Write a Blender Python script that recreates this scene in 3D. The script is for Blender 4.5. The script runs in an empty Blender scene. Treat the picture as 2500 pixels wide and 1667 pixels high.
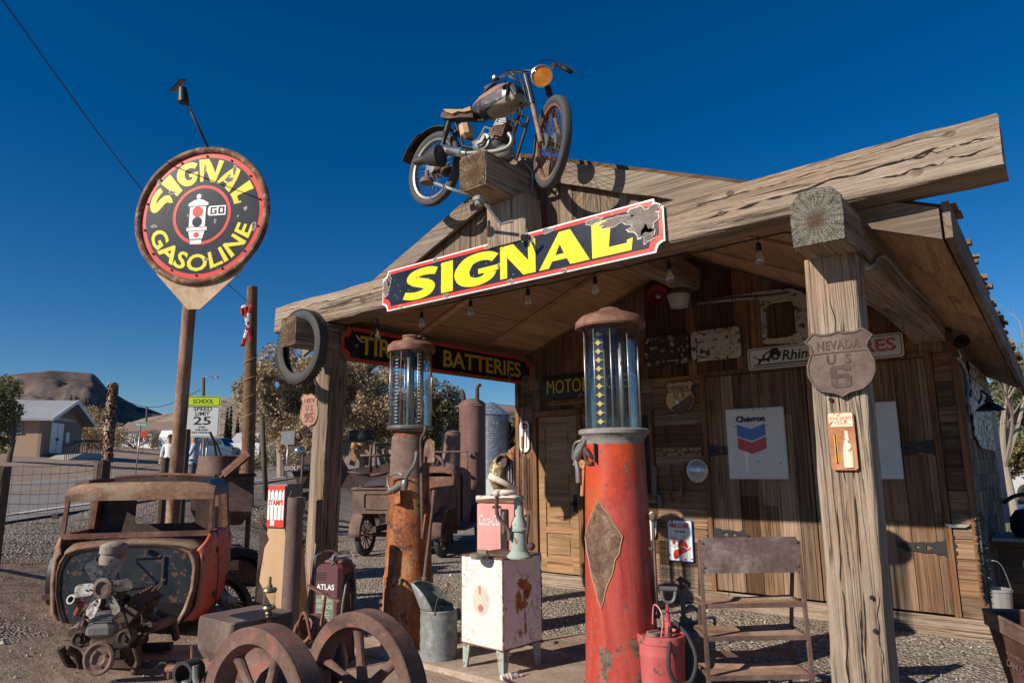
import bpy, bmesh, math, random
from math import sin, cos, pi, radians, sqrt, atan2
from mathutils import Matrix, Vector, Euler, noise
from mathutils.geometry import tessellate_polygon
random.seed(7)
S = bpy.context.scene
COL = S.collection
# ------------------------------------------------------------------ camera
CAM_R = Vector((0.777523797496372, 0.6287528179148156, -0.011253367984716822))
CAM_D = Vector((-0.11906865138630142, 0.1296233164469312, -0.9843883644631046))
CAM_F = Vector((-0.617478259199357, 0.7667253026980897, 0.17564996333234573))
F, CX, CY = 1682.825, 1250.0, 833.5
EYE = Vector((0, 0, 1.6))
cd = bpy.data.cameras.new('camera'); cam = bpy.data.objects.new('camera', cd); COL.objects.link(cam)
cd.sensor_width = 36; cd.lens = F / 2500 * 36; cd.clip_end = 9000; cd.clip_start = .05
cam.matrix_world = Matrix(((CAM_R.x, -CAM_D.x, -CAM_F.x, 0), (CAM_R.y, -CAM_D.y, -CAM_F.y, 0),
                           (CAM_R.z, -CAM_D.z, -CAM_F.z, 1.6), (0, 0, 0, 1)))
S.camera = cam
# ------------------------------------------------------------------ sky, sun, exposure
SUN_EL, SUN_AZ = radians(28.5), radians(17.5)          # light travels towards +Y turned SUN_AZ towards +X
sdir = Vector((sin(SUN_AZ) * cos(SUN_EL), cos(SUN_AZ) * cos(SUN_EL), -sin(SUN_EL)))
W_ = bpy.data.worlds.new('World'); S.world = W_; W_.use_nodes = True
wt = W_.node_tree; bg = wt.nodes['Background']
sky = wt.nodes.new('ShaderNodeTexSky'); sky.sky_type = 'NISHITA'; sky.sun_disc = False
sky.sun_elevation = SUN_EL; sky.sun_rotation = atan2(-sdir.x, -sdir.y)
sky.altitude = 1100; sky.air_density = 1.0; sky.dust_density = .25; sky.ozone_density = 4.0
hs = wt.nodes.new('ShaderNodeHueSaturation'); hs.inputs['Hue'].default_value = .505; hs.inputs['Saturation'].default_value = 1.36; hs.inputs['Value'].default_value = .83
wt.links.new(sky.outputs[0], hs.inputs['Color']); wt.links.new(hs.outputs[0], bg.inputs[0])
bg.inputs[1].default_value = .085
sl = bpy.data.lights.new('sun', 'SUN'); sl.energy = 4.9; sl.angle = radians(.5); sl.color = (1, .91, .79)
so = bpy.data.objects.new('sun', sl); COL.objects.link(so)
so.rotation_euler = sdir.to_track_quat('-Z', 'Y').to_euler()
S.view_settings.view_transform = 'Standard'; S.view_settings.look = 'None'
S.view_settings.exposure = .25; S.view_settings.gamma = 1
S.cycles.max_bounces = 6; S.cycles.transparent_max_bounces = 16; S.cycles.sample_clamp_indirect = 6
# ------------------------------------------------------------------ measuring helpers (sight lines met with real planes)
def ray(px, py): return CAM_R * ((px - CX) / F) + CAM_D * ((py - CY) / F) + CAM_F
def onY(px, py, y): d = ray(px, py); return EYE + d * (y / d.y)
def onX(px, py, x): d = ray(px, py); return EYE + d * (x / d.x)
def onZ(px, py, z=0): d = ray(px, py); return EYE + d * ((z - 1.6) / d.z)
def pix(px, py, dep): return EYE + ray(px, py) * dep
FH = Vector((CAM_F.x, CAM_F.y, 0)).normalized(); RH = Vector((FH.y, -FH.x, 0))
def AD(a, d, z=0): return RH * a + FH * d + Vector((0, 0, z))
def sstep(a, b, x):
    t = max(0, min(1, (x - a) / (b - a))); return t * t * (3 - 2 * t)
def gz(x, y):
    a = RH.x * x + RH.y * y; d = FH.x * x + FH.y * y
    u = -(a + .106 * d); s1 = sstep(2.0, 6.3, u)
    z = s1 * (.75 + .0137 * max(0, min(d, 140)))
    z += .09 * max(0, min(u, 70) - 16.5) * sstep(0, 20, d)
    return z
def G(p): return Vector((p[0], p[1], gz(p[0], p[1])))
# ------------------------------------------------------------------ scene helpers
def thing(name, label, cat, M=None, group=None):
    o = bpy.data.objects.new(name, None); COL.objects.link(o); o.empty_display_size = .1
    if M is not None: o.matrix_world = M if isinstance(M, Matrix) else Matrix.Translation(M)
    o['label'] = label; o['category'] = cat
    if group: o['group'] = group
    return o
def tag(o, label, cat, group=None):
    o['label'] = label; o['category'] = cat
    if group: o['group'] = group
    return o
def dup(root, M, label, group=None):
    def cp(o, par):
        c = o.copy(); COL.objects.link(c)
        if par: c.parent = par
        for ch in o.children: cp(ch, c)
        return c
    r = cp(root, None); r.matrix_world = M; r['label'] = label
    if group: r['group'] = group
    return r
def frame(o, x=(1, 0, 0), z=(0, 0, 1)):
    z = Vector(z).normalized(); x = Vector(x); y = z.cross(x).normalized(); x = y.cross(z).normalized()
    return Matrix(((x.x, y.x, z.x, o[0]), (x.y, y.y, z.y, o[1]), (x.z, y.z, z.z, o[2]), (0, 0, 0, 1)))
T = Matrix.Translation
def RX(a): return Matrix.Rotation(radians(a), 4, 'X')
def RY(a): return Matrix.Rotation(radians(a), 4, 'Y')
def RZ(a): return Matrix.Rotation(radians(a), 4, 'Z')
def SC(x, y, z): return Matrix.Diagonal((x, y, z, 1))
WALLM = frame((0, 0, 0), (1, 0, 0), (0, -1, 0))        # local x right, y up, z out towards the camera side (-Y)
def facing(o, yaw=0): return T(o) @ RZ(yaw) @ WALLM

class MB:
    def __init__(s, M=None):
        s.bm = bmesh.new(); s.pv = s.bm.faces.layers.float.new('pv'); s.M = M or Matrix(); s.v = .5; s.sm = False
    def _f(s, vs, sm=None):
        try: f = s.bm.faces.new(vs)
        except ValueError: return None
        f[s.pv] = s.v; f.smooth = s.sm if sm is None else sm; return f
    def V(s, p, M=None): return s.bm.verts.new(s.M @ ((M @ Vector(p)) if M else Vector(p)))
    def rnd(s): s.v = random.random(); return s
    def box(s, c, d, M=None, taper=(1, 1), bev=0):
        x, y, z = d[0] / 2, d[1] / 2, d[2] / 2; c = Vector(c)
        if bev:
            b = min(bev, x * .9, y * .9, z * .9); vs = []
            for sz in (-1, 1):
                for (ex, ey, ez) in ((b, b, 0), (0, 0, b)) if sz < 0 else ((0, 0, b), (b, b, 0)):
                    t = (1, 1) if sz < 0 else taper
                    X, Y, k = (x - ex) * t[0], (y - ey) * t[1], b
                    zz = sz * (z - ez)
                    ring = [(X - k, -Y), (X, -Y + k), (X, Y - k), (X - k, Y), (-X + k, Y), (-X, Y - k), (-X, -Y + k), (-X + k, -Y)]
                    vs.append([s.V(c + Vector((q[0], q[1], zz)), M) for q in ring])
            for i in range(3):
                for j in range(8): s._f([vs[i][j], vs[i][(j + 1) % 8], vs[i + 1][(j + 1) % 8], vs[i + 1][j]])
            s._f(vs[0][::-1]); s._f(vs[3]); return s
        tx, ty = taper
        v = [s.V(c + Vector(q), M) for q in ((-x, -y, -z), (x, -y, -z), (x, y, -z), (-x, y, -z), (-x * tx, -y * ty, z), (x * tx, -y * ty, z), (x * tx, y * ty, z), (-x * tx, y * ty, z))]
        for f in ((3, 2, 1, 0), (4, 5, 6, 7), (0, 1, 5, 4), (1, 2, 6, 5), (2, 3, 7, 6), (3, 0, 4, 7)): s._f([v[i] for i in f])
        return s
    def bb(s, a, b, **k):
        a = Vector(a); b = Vector(b); return s.box((a + b) / 2, [abs(b[i] - a[i]) for i in range(3)], **k)
    def tube(s, pts, r, n=10, cap=True, closed=False, M=None, sm=True):
        pts = [Vector(p) for p in pts]; m = len(pts)
        rs = list(r) if hasattr(r, '__len__') else [r] * m
        rings = []; up = None
        for i, p in enumerate(pts):
            if closed: t = pts[(i + 1) % m] - pts[i - 1]
            else: t = pts[min(i + 1, m - 1)] - pts[max(i - 1, 0)]
            if t.length < 1e-9: t = Vector((0, 0, 1))
            t.normalize()
            if up is None: up = Vector((0, 0, 1)) if abs(t.z) < .9 else Vector((1, 0, 0))
            x = up.cross(t)
            if x.length < 1e-6: x = Vector((1, 0, 0)).cross(t)
            x.normalize(); y = t.cross(x); up = y
            rings.append([s.V(p + (x * cos(2 * pi * j / n) + y * sin(2 * pi * j / n)) * rs[i], M) for j in range(n)])
        for i in range(m if closed else m - 1):
            a, b = rings[i], rings[(i + 1) % m]
            for j in range(n): s._f([a[j], a[(j + 1) % n], b[(j + 1) % n], b[j]], sm)
        if cap and not closed: s._f(rings[0][::-1], False); s._f(rings[-1], False)
        return s
    def bar(s, a, b, w, h=None, up=(0, 0, 1)):
        a = Vector(a); b = Vector(b); z = (b - a); L = z.length; z.normalize(); up = Vector(up)
        if abs(z.dot(up)) > .98: up = Vector((0, 1, 0))
        x = up.cross(z).normalized(); y = z.cross(x)
        m = Matrix(((x.x, y.x, z.x, a.x), (x.y, y.y, z.y, a.y), (x.z, y.z, z.z, a.z), (0, 0, 0, 1)))
        return s.box((0, 0, L / 2), (w, h or w, L), M=m)
    def lathe(s, prof, n=28, M=None, sm=True, a0=0, a1=2 * pi, fl=None):
        full = abs(a1 - a0 - 2 * pi) < 1e-6; k = n if full else n + 1; rings = []
        for r, z in prof:
            if r < 1e-6: rings.append([s.V((0, 0, z), M)])
            else: rings.append([s.V((r * cos(a0 + (a1 - a0) * j / n), r * sin(a0 + (a1 - a0) * j / n), z), M) for j in range(k)])
        for i in range(len(rings) - 1):
            a, b = rings[i], rings[i + 1]
            for j in range(n):
                j2 = (j + 1) % k if full else j + 1
                if len(a) == 1 and len(b) == 1: continue
                if len(a) == 1: s._f([a[0], b[j2], b[j]], sm)
                elif len(b) == 1: s._f([a[j], a[j2], b[0]], sm)
                else: s._f([a[j], a[j2], b[j2], b[j]], sm)
        return s
    def cyl(s, c, r, h, n=20, M=None, r2=None):
        r2 = r if r2 is None else r2; m = (M or Matrix()) @ T(c)
        return s.lathe([(0, 0), (r, 0), (r, 0), (r2, h), (r2, h), (0, h)], n, m)
    def torus(s, R, r, n=32, k=10, M=None, sq=1):
        m = M or Matrix(); rings = []
        for i in range(n):
            a = 2 * pi * i / n
            rings.append([s.V(((R + r * cos(2 * pi * j / k)) * cos(a), (R + r * cos(2 * pi * j / k)) * sin(a), r * sq * sin(2 * pi * j / k)), m) for j in range(k)])
        for i in range(n):
            a, b = rings[i], rings[(i + 1) % n]
            for j in range(k): s._f([a[j], b[j], b[(j + 1) % k], a[(j + 1) % k]], True)
        return s
    def ball(s, c, r, n=14, M=None, sc=(1, 1, 1)):
        pr = [(sin(pi * i / (n // 2)), -cos(pi * i / (n // 2))) for i in range(n // 2 + 1)]; pr[0] = (0, -1); pr[-1] = (0, 1)
        m = (M or Matrix()) @ T(c) @ SC(r * sc[0], r * sc[1], r * sc[2]); return s.lathe(pr, n, m)
    def poly(s, pts, h, z0=0, M=None, holes=(), back=True):
        """flat outline in local xy, extruded from z0 to z0+h"""
        loops = [[Vector((p[0], p[1], 0)) for p in L] for L in [list(pts)] + [list(q) for q in holes]]
        flat = [p for L in loops for p in L]
        tri = tessellate_polygon(loops)
        top = [s.V((p.x, p.y, z0 + h), M) for p in flat]; bot = [s.V((p.x, p.y, z0), M) for p in flat]
        for t in tri:
            a, b, c = (flat[i] for i in t); ccw = (b - a).cross(c - a).z > 0
            t = t if ccw else t[::-1]
            s._f([top[i] for i in t], False)
            if back: s._f([bot[i] for i in t[::-1]], False)
        k = 0
        for li, L in enumerate(loops):
            area = sum(L[i].x * L[(i + 1) % len(L)].y - L[(i + 1) % len(L)].x * L[i].y for i in range(len(L)))
            n = len(L)
            for i in range(n):
                a, b = k + i, k + (i + 1) % n
                q = [bot[a], bot[b], top[b], top[a]]
                if (area < 0) != (li > 0): q = q[::-1]
                s._f(q, False)
            k += n
        return s
    def loft(s, rings, closed=True, capa=True, capb=True, sm=True, M=None):
        R = [[s.V(p, M) for p in r] for r in rings]
        for i in range(len(R) - 1):
            n = len(R[i])
            for j in range(n if closed else n - 1): s._f([R[i][j], R[i][(j + 1) % n], R[i + 1][(j + 1) % n], R[i + 1][j]], sm)
        if closed and capa: s._f(R[0][::-1], False)
        if closed and capb: s._f(R[-1], False)
        return s
    def mesh(s, me, M=None):
        vs = [s.V(v.co, M) for v in me.vertices]
        for p in me.polygons: s._f([vs[i] for i in p.vertices], False)
        return s
    def build(s, name, m, parent=None, label=None, solid=0, kind=None):
        if len(s.bm.faces): bmesh.ops.recalc_face_normals(s.bm, faces=s.bm.faces[:])
        for e in s.bm.edges:
            if len(e.link_faces) == 2 and e.calc_face_angle(0) > .62: e.smooth = False
        me = bpy.data.meshes.new(name); s.bm.to_mesh(me); s.bm.free(); me.materials.append(m)
        o = bpy.data.objects.new(name, me); COL.objects.link(o)
        if parent: o.parent = parent
        if label: o['label'] = label
        if kind: o['kind'] = kind
        if solid:
            md = o.modifiers.new('solid', 'SOLIDIFY'); md.thickness = solid; md.offset = 0
        return o
def rrect(w, h, r, n=5, cx=0, cy=0):
    out = []
    for (sx, sy, a) in ((1, 1, 0), (-1, 1, 90), (-1, -1, 180), (1, -1, 270)):
        for i in range(n + 1):
            t = radians(a + 90 * i / n); out.append((cx + sx * (w / 2 - r) + r * cos(t), cy + sy * (h / 2 - r) + r * sin(t)))
    return out
def circ(r, n=40, cx=0, cy=0): return [(cx + r * cos(2 * pi * i / n), cy + r * sin(2 * pi * i / n)) for i in range(n)]
def spline(pts, k=8, closed=False):
    pts = [Vector(p) for p in pts]; n = len(pts); out = []
    for i in range(n if closed else n - 1):
        g = lambda j: pts[j % n] if closed else pts[max(0, min(n - 1, j))]
        p0, p1, p2, p3 = g(i - 1), g(i), g(i + 1), g(i + 2)
        for q in range(k):
            t = q / k; out.append(.5 * ((2 * p1) + (p2 - p0) * t + (2 * p0 - 5 * p1 + 4 * p2 - p3) * t * t + (3 * p1 - p0 - 3 * p2 + p3) * t ** 3))
    if not closed: out.append(pts[-1])
    return out
def text_mesh(st, w=None, h=1.0, bold=0.0, shear=0.0, ex=.004, space=1.0):
    """lettering as a mesh, lower left corner of its bounds at 0,0, scaled to w x h"""
    c = bpy.data.curves.new('lettering', 'FONT'); c.body = st; c.size = 1; c.offset = bold; c.shear = shear; c.resolution_u = 3; c.space_character = space
    o = bpy.data.objects.new('lettering', c); COL.objects.link(o); bpy.context.view_layer.update()
    me = bpy.data.meshes.new_from_object(o.evaluated_get(bpy.context.evaluated_depsgraph_get()))
    bpy.data.objects.remove(o); bpy.data.curves.remove(c)
    xs = [v.co.x for v in me.vertices]; ys = [v.co.y for v in me.vertices]
    x0, x1, y0, y1 = min(xs), max(xs), min(ys), max(ys); sy = h / (y1 - y0); sx = w / (x1 - x0) if w else sy
    bm = bmesh.new(); bm.from_mesh(me)
    for v in bm.verts: v.co = Vector(((v.co.x - x0) * sx, (v.co.y - y0) * sy, 0))
    r = bmesh.ops.extrude_face_region(bm, geom=bm.faces[:])
    for e in r['geom']:
        if isinstance(e, bmesh.types.BMVert): e.co.z += ex
    bmesh.ops.recalc_face_normals(bm, faces=bm.faces[:])
    bm.to_mesh(me); bm.free(); return me
def put_text(mb, st, x, y, w, h, z, bold=.0, shear=0, ex=.003, space=1.0, center=False):
    me = text_mesh(st, w, h, bold, shear, ex, space)
    if center:
        ww = max(v.co.x for v in me.vertices); x -= ww / 2; y -= h / 2
    mb.mesh(me, T((x, y, z))); bpy.data.meshes.remove(me); return mb
# ------------------------------------------------------------------ materials
class NT:
    def __init__(s, name):
        s.m = bpy.data.materials.new(name); s.m.use_nodes = True; s.t = s.m.node_tree; s.b = s.t.nodes['Principled BSDF']
        s.out = s.t.nodes['Material Output']
    def n(s, ty, **k):
        x = s.t.nodes.new('ShaderNode' + ty)
        for a, b in k.items():
            if a.startswith('_'): setattr(x, a[1:], b)
            elif a.startswith('i') and a[1:].isdigit(): s.set(x.inputs[int(a[1:])], b)
            else: s.set(x.inputs[a.replace('__', ' ')], b)
        return x
    def set(s, i, v):
        if isinstance(v, bpy.types.NodeSocket): s.t.links.new(v, i)
        elif isinstance(v, bpy.types.Node): s.t.links.new(v.outputs[0], i)
        else:
            try: i.default_value = v
            except (TypeError, ValueError): i.default_value = (*v, 1)
    def co(s, scale=(1, 1, 1), pv=False, kind='Object'):
        tc = s.n('TexCoord'); o = tc.outputs[kind]
        oi = s.n('ObjectInfo'); add = s.n('VectorMath', _operation='ADD', i0=o)
        mul = s.n('VectorMath', _operation='SCALE'); cx = s.n('CombineXYZ', i0=oi.outputs['Random'], i1=oi.outputs['Random'], i2=oi.outputs['Random'])
        s.set(mul.inputs[0], cx); mul.inputs['Scale'].default_value = 13; s.set(add.inputs[1], mul)
        o = add.outputs[0]
        if pv:
            at = s.n('Attribute', _attribute_name='pv', _attribute_type='GEOMETRY'); s.pva = at.outputs['Fac']
            m2 = s.n('VectorMath', _operation='SCALE'); cc = s.n('CombineXYZ', i0=s.pva, i1=s.pva, i2=s.pva); s.set(m2.inputs[0], cc); m2.inputs['Scale'].default_value = 41
            a2 = s.n('VectorMath', _operation='ADD', i0=o, i1=m2); o = a2.outputs[0]
        mp = s.n('Mapping', Vector=o, Scale=scale); return mp.outputs[0]
    def noise(s, v, sc, det=6, rough=.6, dist=0): return s.n('TexNoise', Vector=v, Scale=sc, Detail=det, Roughness=rough, Distortion=dist).outputs[0]
    def ramp(s, f, st, interp='LINEAR'):
        r = s.n('ValToRGB', Fac=f); r.color_ramp.interpolation = interp; e = r.color_ramp.elements
        while len(e) < len(st): e.new(.5)
        for i, (p, c) in enumerate(st): e[i].position = p; e[i].color = (*c, 1) if hasattr(c, '__len__') else (c, c, c, 1)
        return r.outputs[0]
    def mix(s, f, a, b, bl='MIX'):
        x = s.n('Mix', _data_type='RGBA', _blend_type=bl); s.set(x.inputs[0], f); s.set(x.inputs[6], a); s.set(x.inputs[7], b); return x.outputs[2]
    def math(s, op, a, b=0, c=None):
        x = s.n('Math', _operation=op, i0=a, i1=b)
        if c is not None: s.set(x.inputs[2], c)
        return x.outputs[0]
    def bump(s, h, st=.3, d=.01): s.set(s.b.inputs['Normal'], s.n('Bump', Height=h, Strength=st, Distance=d))
    def fin(s, col, rough=.7, metal=0, spec=None):
        s.set(s.b.inputs['Base Color'], col); s.set(s.b.inputs['Roughness'], rough); s.set(s.b.inputs['Metallic'], metal)
        if spec is not None: s.b.inputs['Specular IOR Level'].default_value = spec
        return s.m
def plain(name, c, rough=.6, metal=0, var=.15, sc=6):
    t = NT(name); v = t.co(); f = t.noise(v, sc)
    col = t.mix(f, [x * (1 - var) for x in c], [min(1, x * (1 + var)) for x in c]); t.bump(f, .1, .004)
    return t.fin(col, rough, metal)
def wood(name, dark, mid, light, axis='Z', pv=False, amp=.8, crack=.55, sc=1.0, bs=.5, knots=True, warm=.5, grey=0.0):
    t = NT(name); ax = 'XYZ'.index(axis)
    def st(al, ac): return [al * sc if i == ax else ac * sc for i in range(3)]
    big = t.noise(t.co(st(.9, 1.8), pv), 1.3, 5, .65)
    wv = t.noise(t.co(st(.5, 2.4), pv), 1.6, 4, .55)
    g1 = t.noise(t.co(st(.4, 22), pv), 1.8, 8, .7, .25); g2 = t.noise(t.co(st(.7, 62), pv), 2.2, 5, .7, .15)
    f = t.math('ADD', t.math('MULTIPLY', g1, .55), t.math('MULTIPLY', g2, .45))
    dm = [(p + q) / 2 for p, q in zip(dark, mid)]
    col = t.ramp(f, [(.37, [q * .8 for q in dm]), (.455, mid), (.54, light), (.64, [min(1, q * 1.18) for q in light])])
    wc = t.mix(.5, col, [mid[0] * 1.25, mid[1] * .82, mid[2] * .5])
    col = t.mix(t.ramp(big, [(.42, 0), (.6, warm)]), col, wc)
    if grey and pv:
        gsel = t.math('FRACT', t.math('MULTIPLY', t.pva, 7.31)); lum = t.n('RGBToBW', Color=col).outputs[0]
        gc = t.mix(1, t.ramp(lum, [(0, (0, 0, 0)), (1, (1.3, 1.12, .93))]), (1, 1, 1), 'MULTIPLY'); col = t.mix(t.ramp(gsel, [(.45, 0), (.75, grey)]), col, gc)
    col = t.mix(t.ramp(wv, [(.34, .5), (.52, 0)]), col, [q * .6 for q in dm])
    ck = t.noise(t.co(st(.15, 5.5), pv), 1.5, 5, .5, .3)
    ckm = t.ramp(ck, [(crack - .011, 0), (crack, 1), (crack + .004, 1), (crack + .011, 0)])
    ckm = t.math('MULTIPLY', ckm, t.ramp(t.noise(t.co(st(1.2, 3), pv), 1.7, 2, .5), [(.42, 0), (.56, 1)]))
    ck2 = t.noise(t.co(st(.35, 19), pv), 1.3, 3, .5, .2); ckm = t.math('MAXIMUM', ckm, t.ramp(ck2, [(.60, 0), (.61, .55), (.615, .55), (.628, 0)]))
    col = t.mix(t.math('MULTIPLY', ckm, .7), col, [q * .4 for q in dark])
    if knots:
        kv = t.n('TexVoronoi', Vector=t.co(st(.8, 2.9), pv), Scale=1.15, _feature='F1')
        kd = t.math('ADD', kv.outputs['Distance'], t.math('MULTIPLY', t.math('SUBTRACT', g1, .5), .05)); kr = t.math('SINE', t.math('MULTIPLY', kd, 110)); km = t.ramp(kd, [(.0, 1), (.08, .8), (.2, 0)])
        col = t.mix(t.math('MULTIPLY', km, t.ramp(kr, [(0, .1), (1, .65)])), col, [q * .6 for q in dark])
    if pv: col = t.mix(1, col, t.ramp(t.pva, [(0, [1 - amp * .58, 1 - amp * .62, 1 - amp * .66]), (.5, [.88, .86, .83]), (1, [1 + amp * .22, 1 + amp * .18, 1 + amp * .12])]), 'MULTIPLY')
    h = t.math('SUBTRACT', t.math('ADD', g1, t.math('MULTIPLY', g2, .8)), t.math('MULTIPLY', ckm, 1.2))
    t.bump(h, bs, .012)
    return t.fin(col, .88, 0, .2)
def rust(name, a, b, c, sc=1.0, streak=False, rough=.8, metal=0.0, bs=.35, spots=None):
    t = NT(name); v = t.co((1, 1, .35 if streak else 1))
    n1 = t.noise(v, 2.6 * sc, 8, .65, .3); n2 = t.noise(t.co(), 26 * sc, 4, .6)
    f = t.math('ADD', t.math('MULTIPLY', n1, .72), t.math('MULTIPLY', n2, .28))
    col = t.ramp(f, [(.36, a), (.5, b), (.63, c)])
    if spots:
        sp = t.noise(t.co(), 5.2 * sc, 6, .65); col = t.mix(t.ramp(sp, [(.56, 0), (.62, .85)]), col, spots)
    t.bump(f, bs, .006); return t.fin(col, rough, metal, .3)
def paint(name, c1, c2, chip, amt=.4, sc=1.0, rough=.45, streak=True, chip2=None, bs=.2):
    """weathered paint c1/c2 with chips down to `chip`; amt = share worn away"""
    t = NT(name); v = t.co((1, 1, .3 if streak else 1))
    n1 = t.noise(v, 3 * sc, 7, .62, .4); n2 = t.noise(t.co(), 7.5 * sc, 9, .68)
    col = t.ramp(n1, [(.36, c1), (.62, c2)])
    k = .73 - amt * .42
    m = t.ramp(n2, [(k, 0), (k + .025, 1)])
    n3 = t.noise(t.co(), 30 * sc, 3, .6); ch = t.ramp(n3, [(.35, [q * .55 for q in chip]), (.65, chip2 or chip)])
    t.bump(t.math('SUBTRACT', t.math('MULTIPLY', n3, .3), m), bs, .004)
    return t.fin(t.mix(m, col, ch), t.ramp(m, [(0, rough), (1, .85)]), 0, .4)
def metal(name, c, rough=.4, var=.3, sc=5, dirt=(.09, .05, .03), damt=.5, m=.85):
    t = NT(name); n1 = t.noise(t.co(), sc, 7, .65); k = .72 - damt * .3
    col = t.ramp(n1, [(.3, [q * (1 - var) for q in c]), (.6, c)])
    n2 = t.noise(t.co(), sc * 2.1, 6, .65); d = t.ramp(n2, [(k, 0), (k + .12, 1)])
    t.bump(n2, .15, .003); return t.fin(t.mix(d, col, dirt), t.ramp(d, [(0, rough), (1, .85)]), t.ramp(d, [(0, m), (1, .1)]))
def glassy(name, tint=(.8, .92, .98), clear=.8, rough=.03):
    t = NT(name); tr = t.n('BsdfTransparent', Color=tint); gl = t.n('BsdfGlossy', Color=(.9, .95, 1), Roughness=rough)
    fr = t.n('Fresnel', IOR=1.45); f = t.math('ADD', t.math('MULTIPLY', fr.outputs[0], .36), 1 - clear - .15)
    ms = t.n('MixShader', i0=f, i1=tr, i2=gl); t.set(t.out.inputs[0], ms); return t.m
M = {}
GR, GM, GL = (.075, .058, .043), (.23, .185, .14), (.41, .345, .275)
for ax in 'XYZ': M['timber' + ax] = wood('weathered timber ' + ax, (.10, .068, .047), (.275, .208, .153), (.41, .33, .258), ax, crack=.5, bs=1.0, warm=.55)
for ax in 'XZ': M['plank' + ax] = wood('old barn planks ' + ax, (.07, .037, .021), (.195, .112, .066), (.31, .20, .128), ax, True, 1.15, .55, grey=.45)
M['greyZ'] = wood('grey barn planks', (.07, .052, .038), (.18, .14, .106), (.29, .235, .185), 'Z', True, .7, .55)
M['greyX'] = wood('grey rake board', (.07, .053, .04), (.185, .148, .115), (.28, .23, .182), 'X', False, .6, .54)
M['endgrain'] = wood('end grain', (.07, .042, .025), (.20, .13, .08), (.33, .235, .155), 'Y', False, .8, .5, 1.6)
M['ply'] = wood('plywood soffit', (.28, .155, .08), (.50, .31, .18), (.62, .415, .26), 'Y', True, .45, .6, .6, .15)
M['doorwood'] = wood('varnished door', (.15, .08, .042), (.33, .20, .11), (.44, .295, .175), 'X', True, .5, .62, .8, .25)
M['trim'] = wood('reddish trim wood', (.07, .035, .018), (.20, .105, .055), (.31, .18, .10), 'Z', True, .6, .56)
M['rust'] = rust('rust brown', (.08, .047, .038), (.155, .094, .076), (.23, .152, .122))
M['rustdark'] = rust('rust dark', (.045, .029, .025), (.09, .056, .046), (.15, .095, .077))
M['rustred'] = rust('rust red brown', (.09, .042, .031), (.19, .092, .065), (.29, .16, .112), 1.3)
M['rustorange'] = rust('rust orange', (.07, .032, .022), (.33, .10, .035), (.47, .27, .135), 1.9, True, spots=(.06, .038, .034))
M['rustpatch'] = rust('rust patch', (.055, .034, .026), (.15, .088, .058), (.30, .215, .145), 4, spots=(.16, .05, .035))
M['cast'] = rust('cast iron', (.085, .048, .039), (.15, .085, .067), (.215, .135, .107), 1.8, bs=.7, spots=(.25, .095, .07))
M['grease'] = rust('greasy engine iron', (.022, .016, .013), (.07, .048, .036), (.16, .11, .08), 2.4, bs=.5)
M['steel'] = metal('dull steel', (.42, .41, .39), .38)
M['alu'] = metal('cast aluminium', (.27, .265, .25), .45, damt=.4, m=.6)
M['chrome'] = metal('chrome', (.62, .61, .58), .18, damt=.2)
M['galv'] = metal('galvanised sheet', (.32, .345, .345), .55, .35, 9, (.19, .195, .185), .9, .35)
M['silo'] = metal('corrugated steel', (.42, .46, .49), .35, .2, 3, (.3, .33, .35), .6, .75)
M['black'] = plain('black iron', (.018, .018, .02), .5, .3)
M['rubber'] = plain('tyre rubber', (.028, .028, .031), .75)
M['oldrubber'] = plain('dusty tyre rubber', (.05, .049, .048), .8, 0, .35)
M['wire'] = plain('cable black', (.012, .012, .012), .6)
M['glass'] = glassy('pump glass', (.90, .945, .955), .84)
M['clearglass'] = glassy('clear glass', (.93, .95, .95), .78)
M['darkglass'] = plain('dark window glass', (.02, .024, .028), .08)
M['white'] = paint('white enamel', (.72, .70, .67), (.80, .785, .755), (.13, .055, .03), .12, 1, .3)
def crackpaint(name):
    t = NT(name); n1 = t.noise(t.co(), 3, 7, .62); n2 = t.noise(t.co((1, 1, .8)), 8, 9, .68); mask = t.noise(t.co(), 2.3, 4, .6)
    col = t.ramp(n1, [(.36, (.76, .69, .60)), (.62, (.83, .79, .72))])
    d = t.n('TexNoise', Vector=t.co(), Scale=6, Detail=4); dv = t.n('VectorMath', _operation='MULTIPLY_ADD', i0=d.outputs[1], i1=(.12, .12, .12), i2=t.co((1, 1, .75)))
    vo = t.n('TexVoronoi', Vector=dv, Scale=15, _feature='DISTANCE_TO_EDGE'); cr = t.ramp(vo.outputs['Distance'], [(0, 1), (.018, .8), (.035, 0)])
    vo2 = t.n('TexVoronoi', Vector=dv, Scale=6, _feature='DISTANCE_TO_EDGE'); cr = t.math('MAXIMUM', t.math('MULTIPLY', cr, t.ramp(mask, [(.46, 0), (.58, 1)])), t.math('MULTIPLY', t.ramp(vo2.outputs['Distance'], [(0, 1), (.012, .8), (.02, 0)]), t.ramp(n1, [(.42, 0), (.6, 1)])))
    ch = t.ramp(n2, [(.645, 0), (.665, 1)]); m = t.math('MAXIMUM', t.math('MULTIPLY', cr, .75), ch)
    t.bump(t.math('SUBTRACT', 1, m), .4, .003)
    return t.fin(t.mix(m, col, (.16, .075, .04)), .5, 0, .3)
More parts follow.
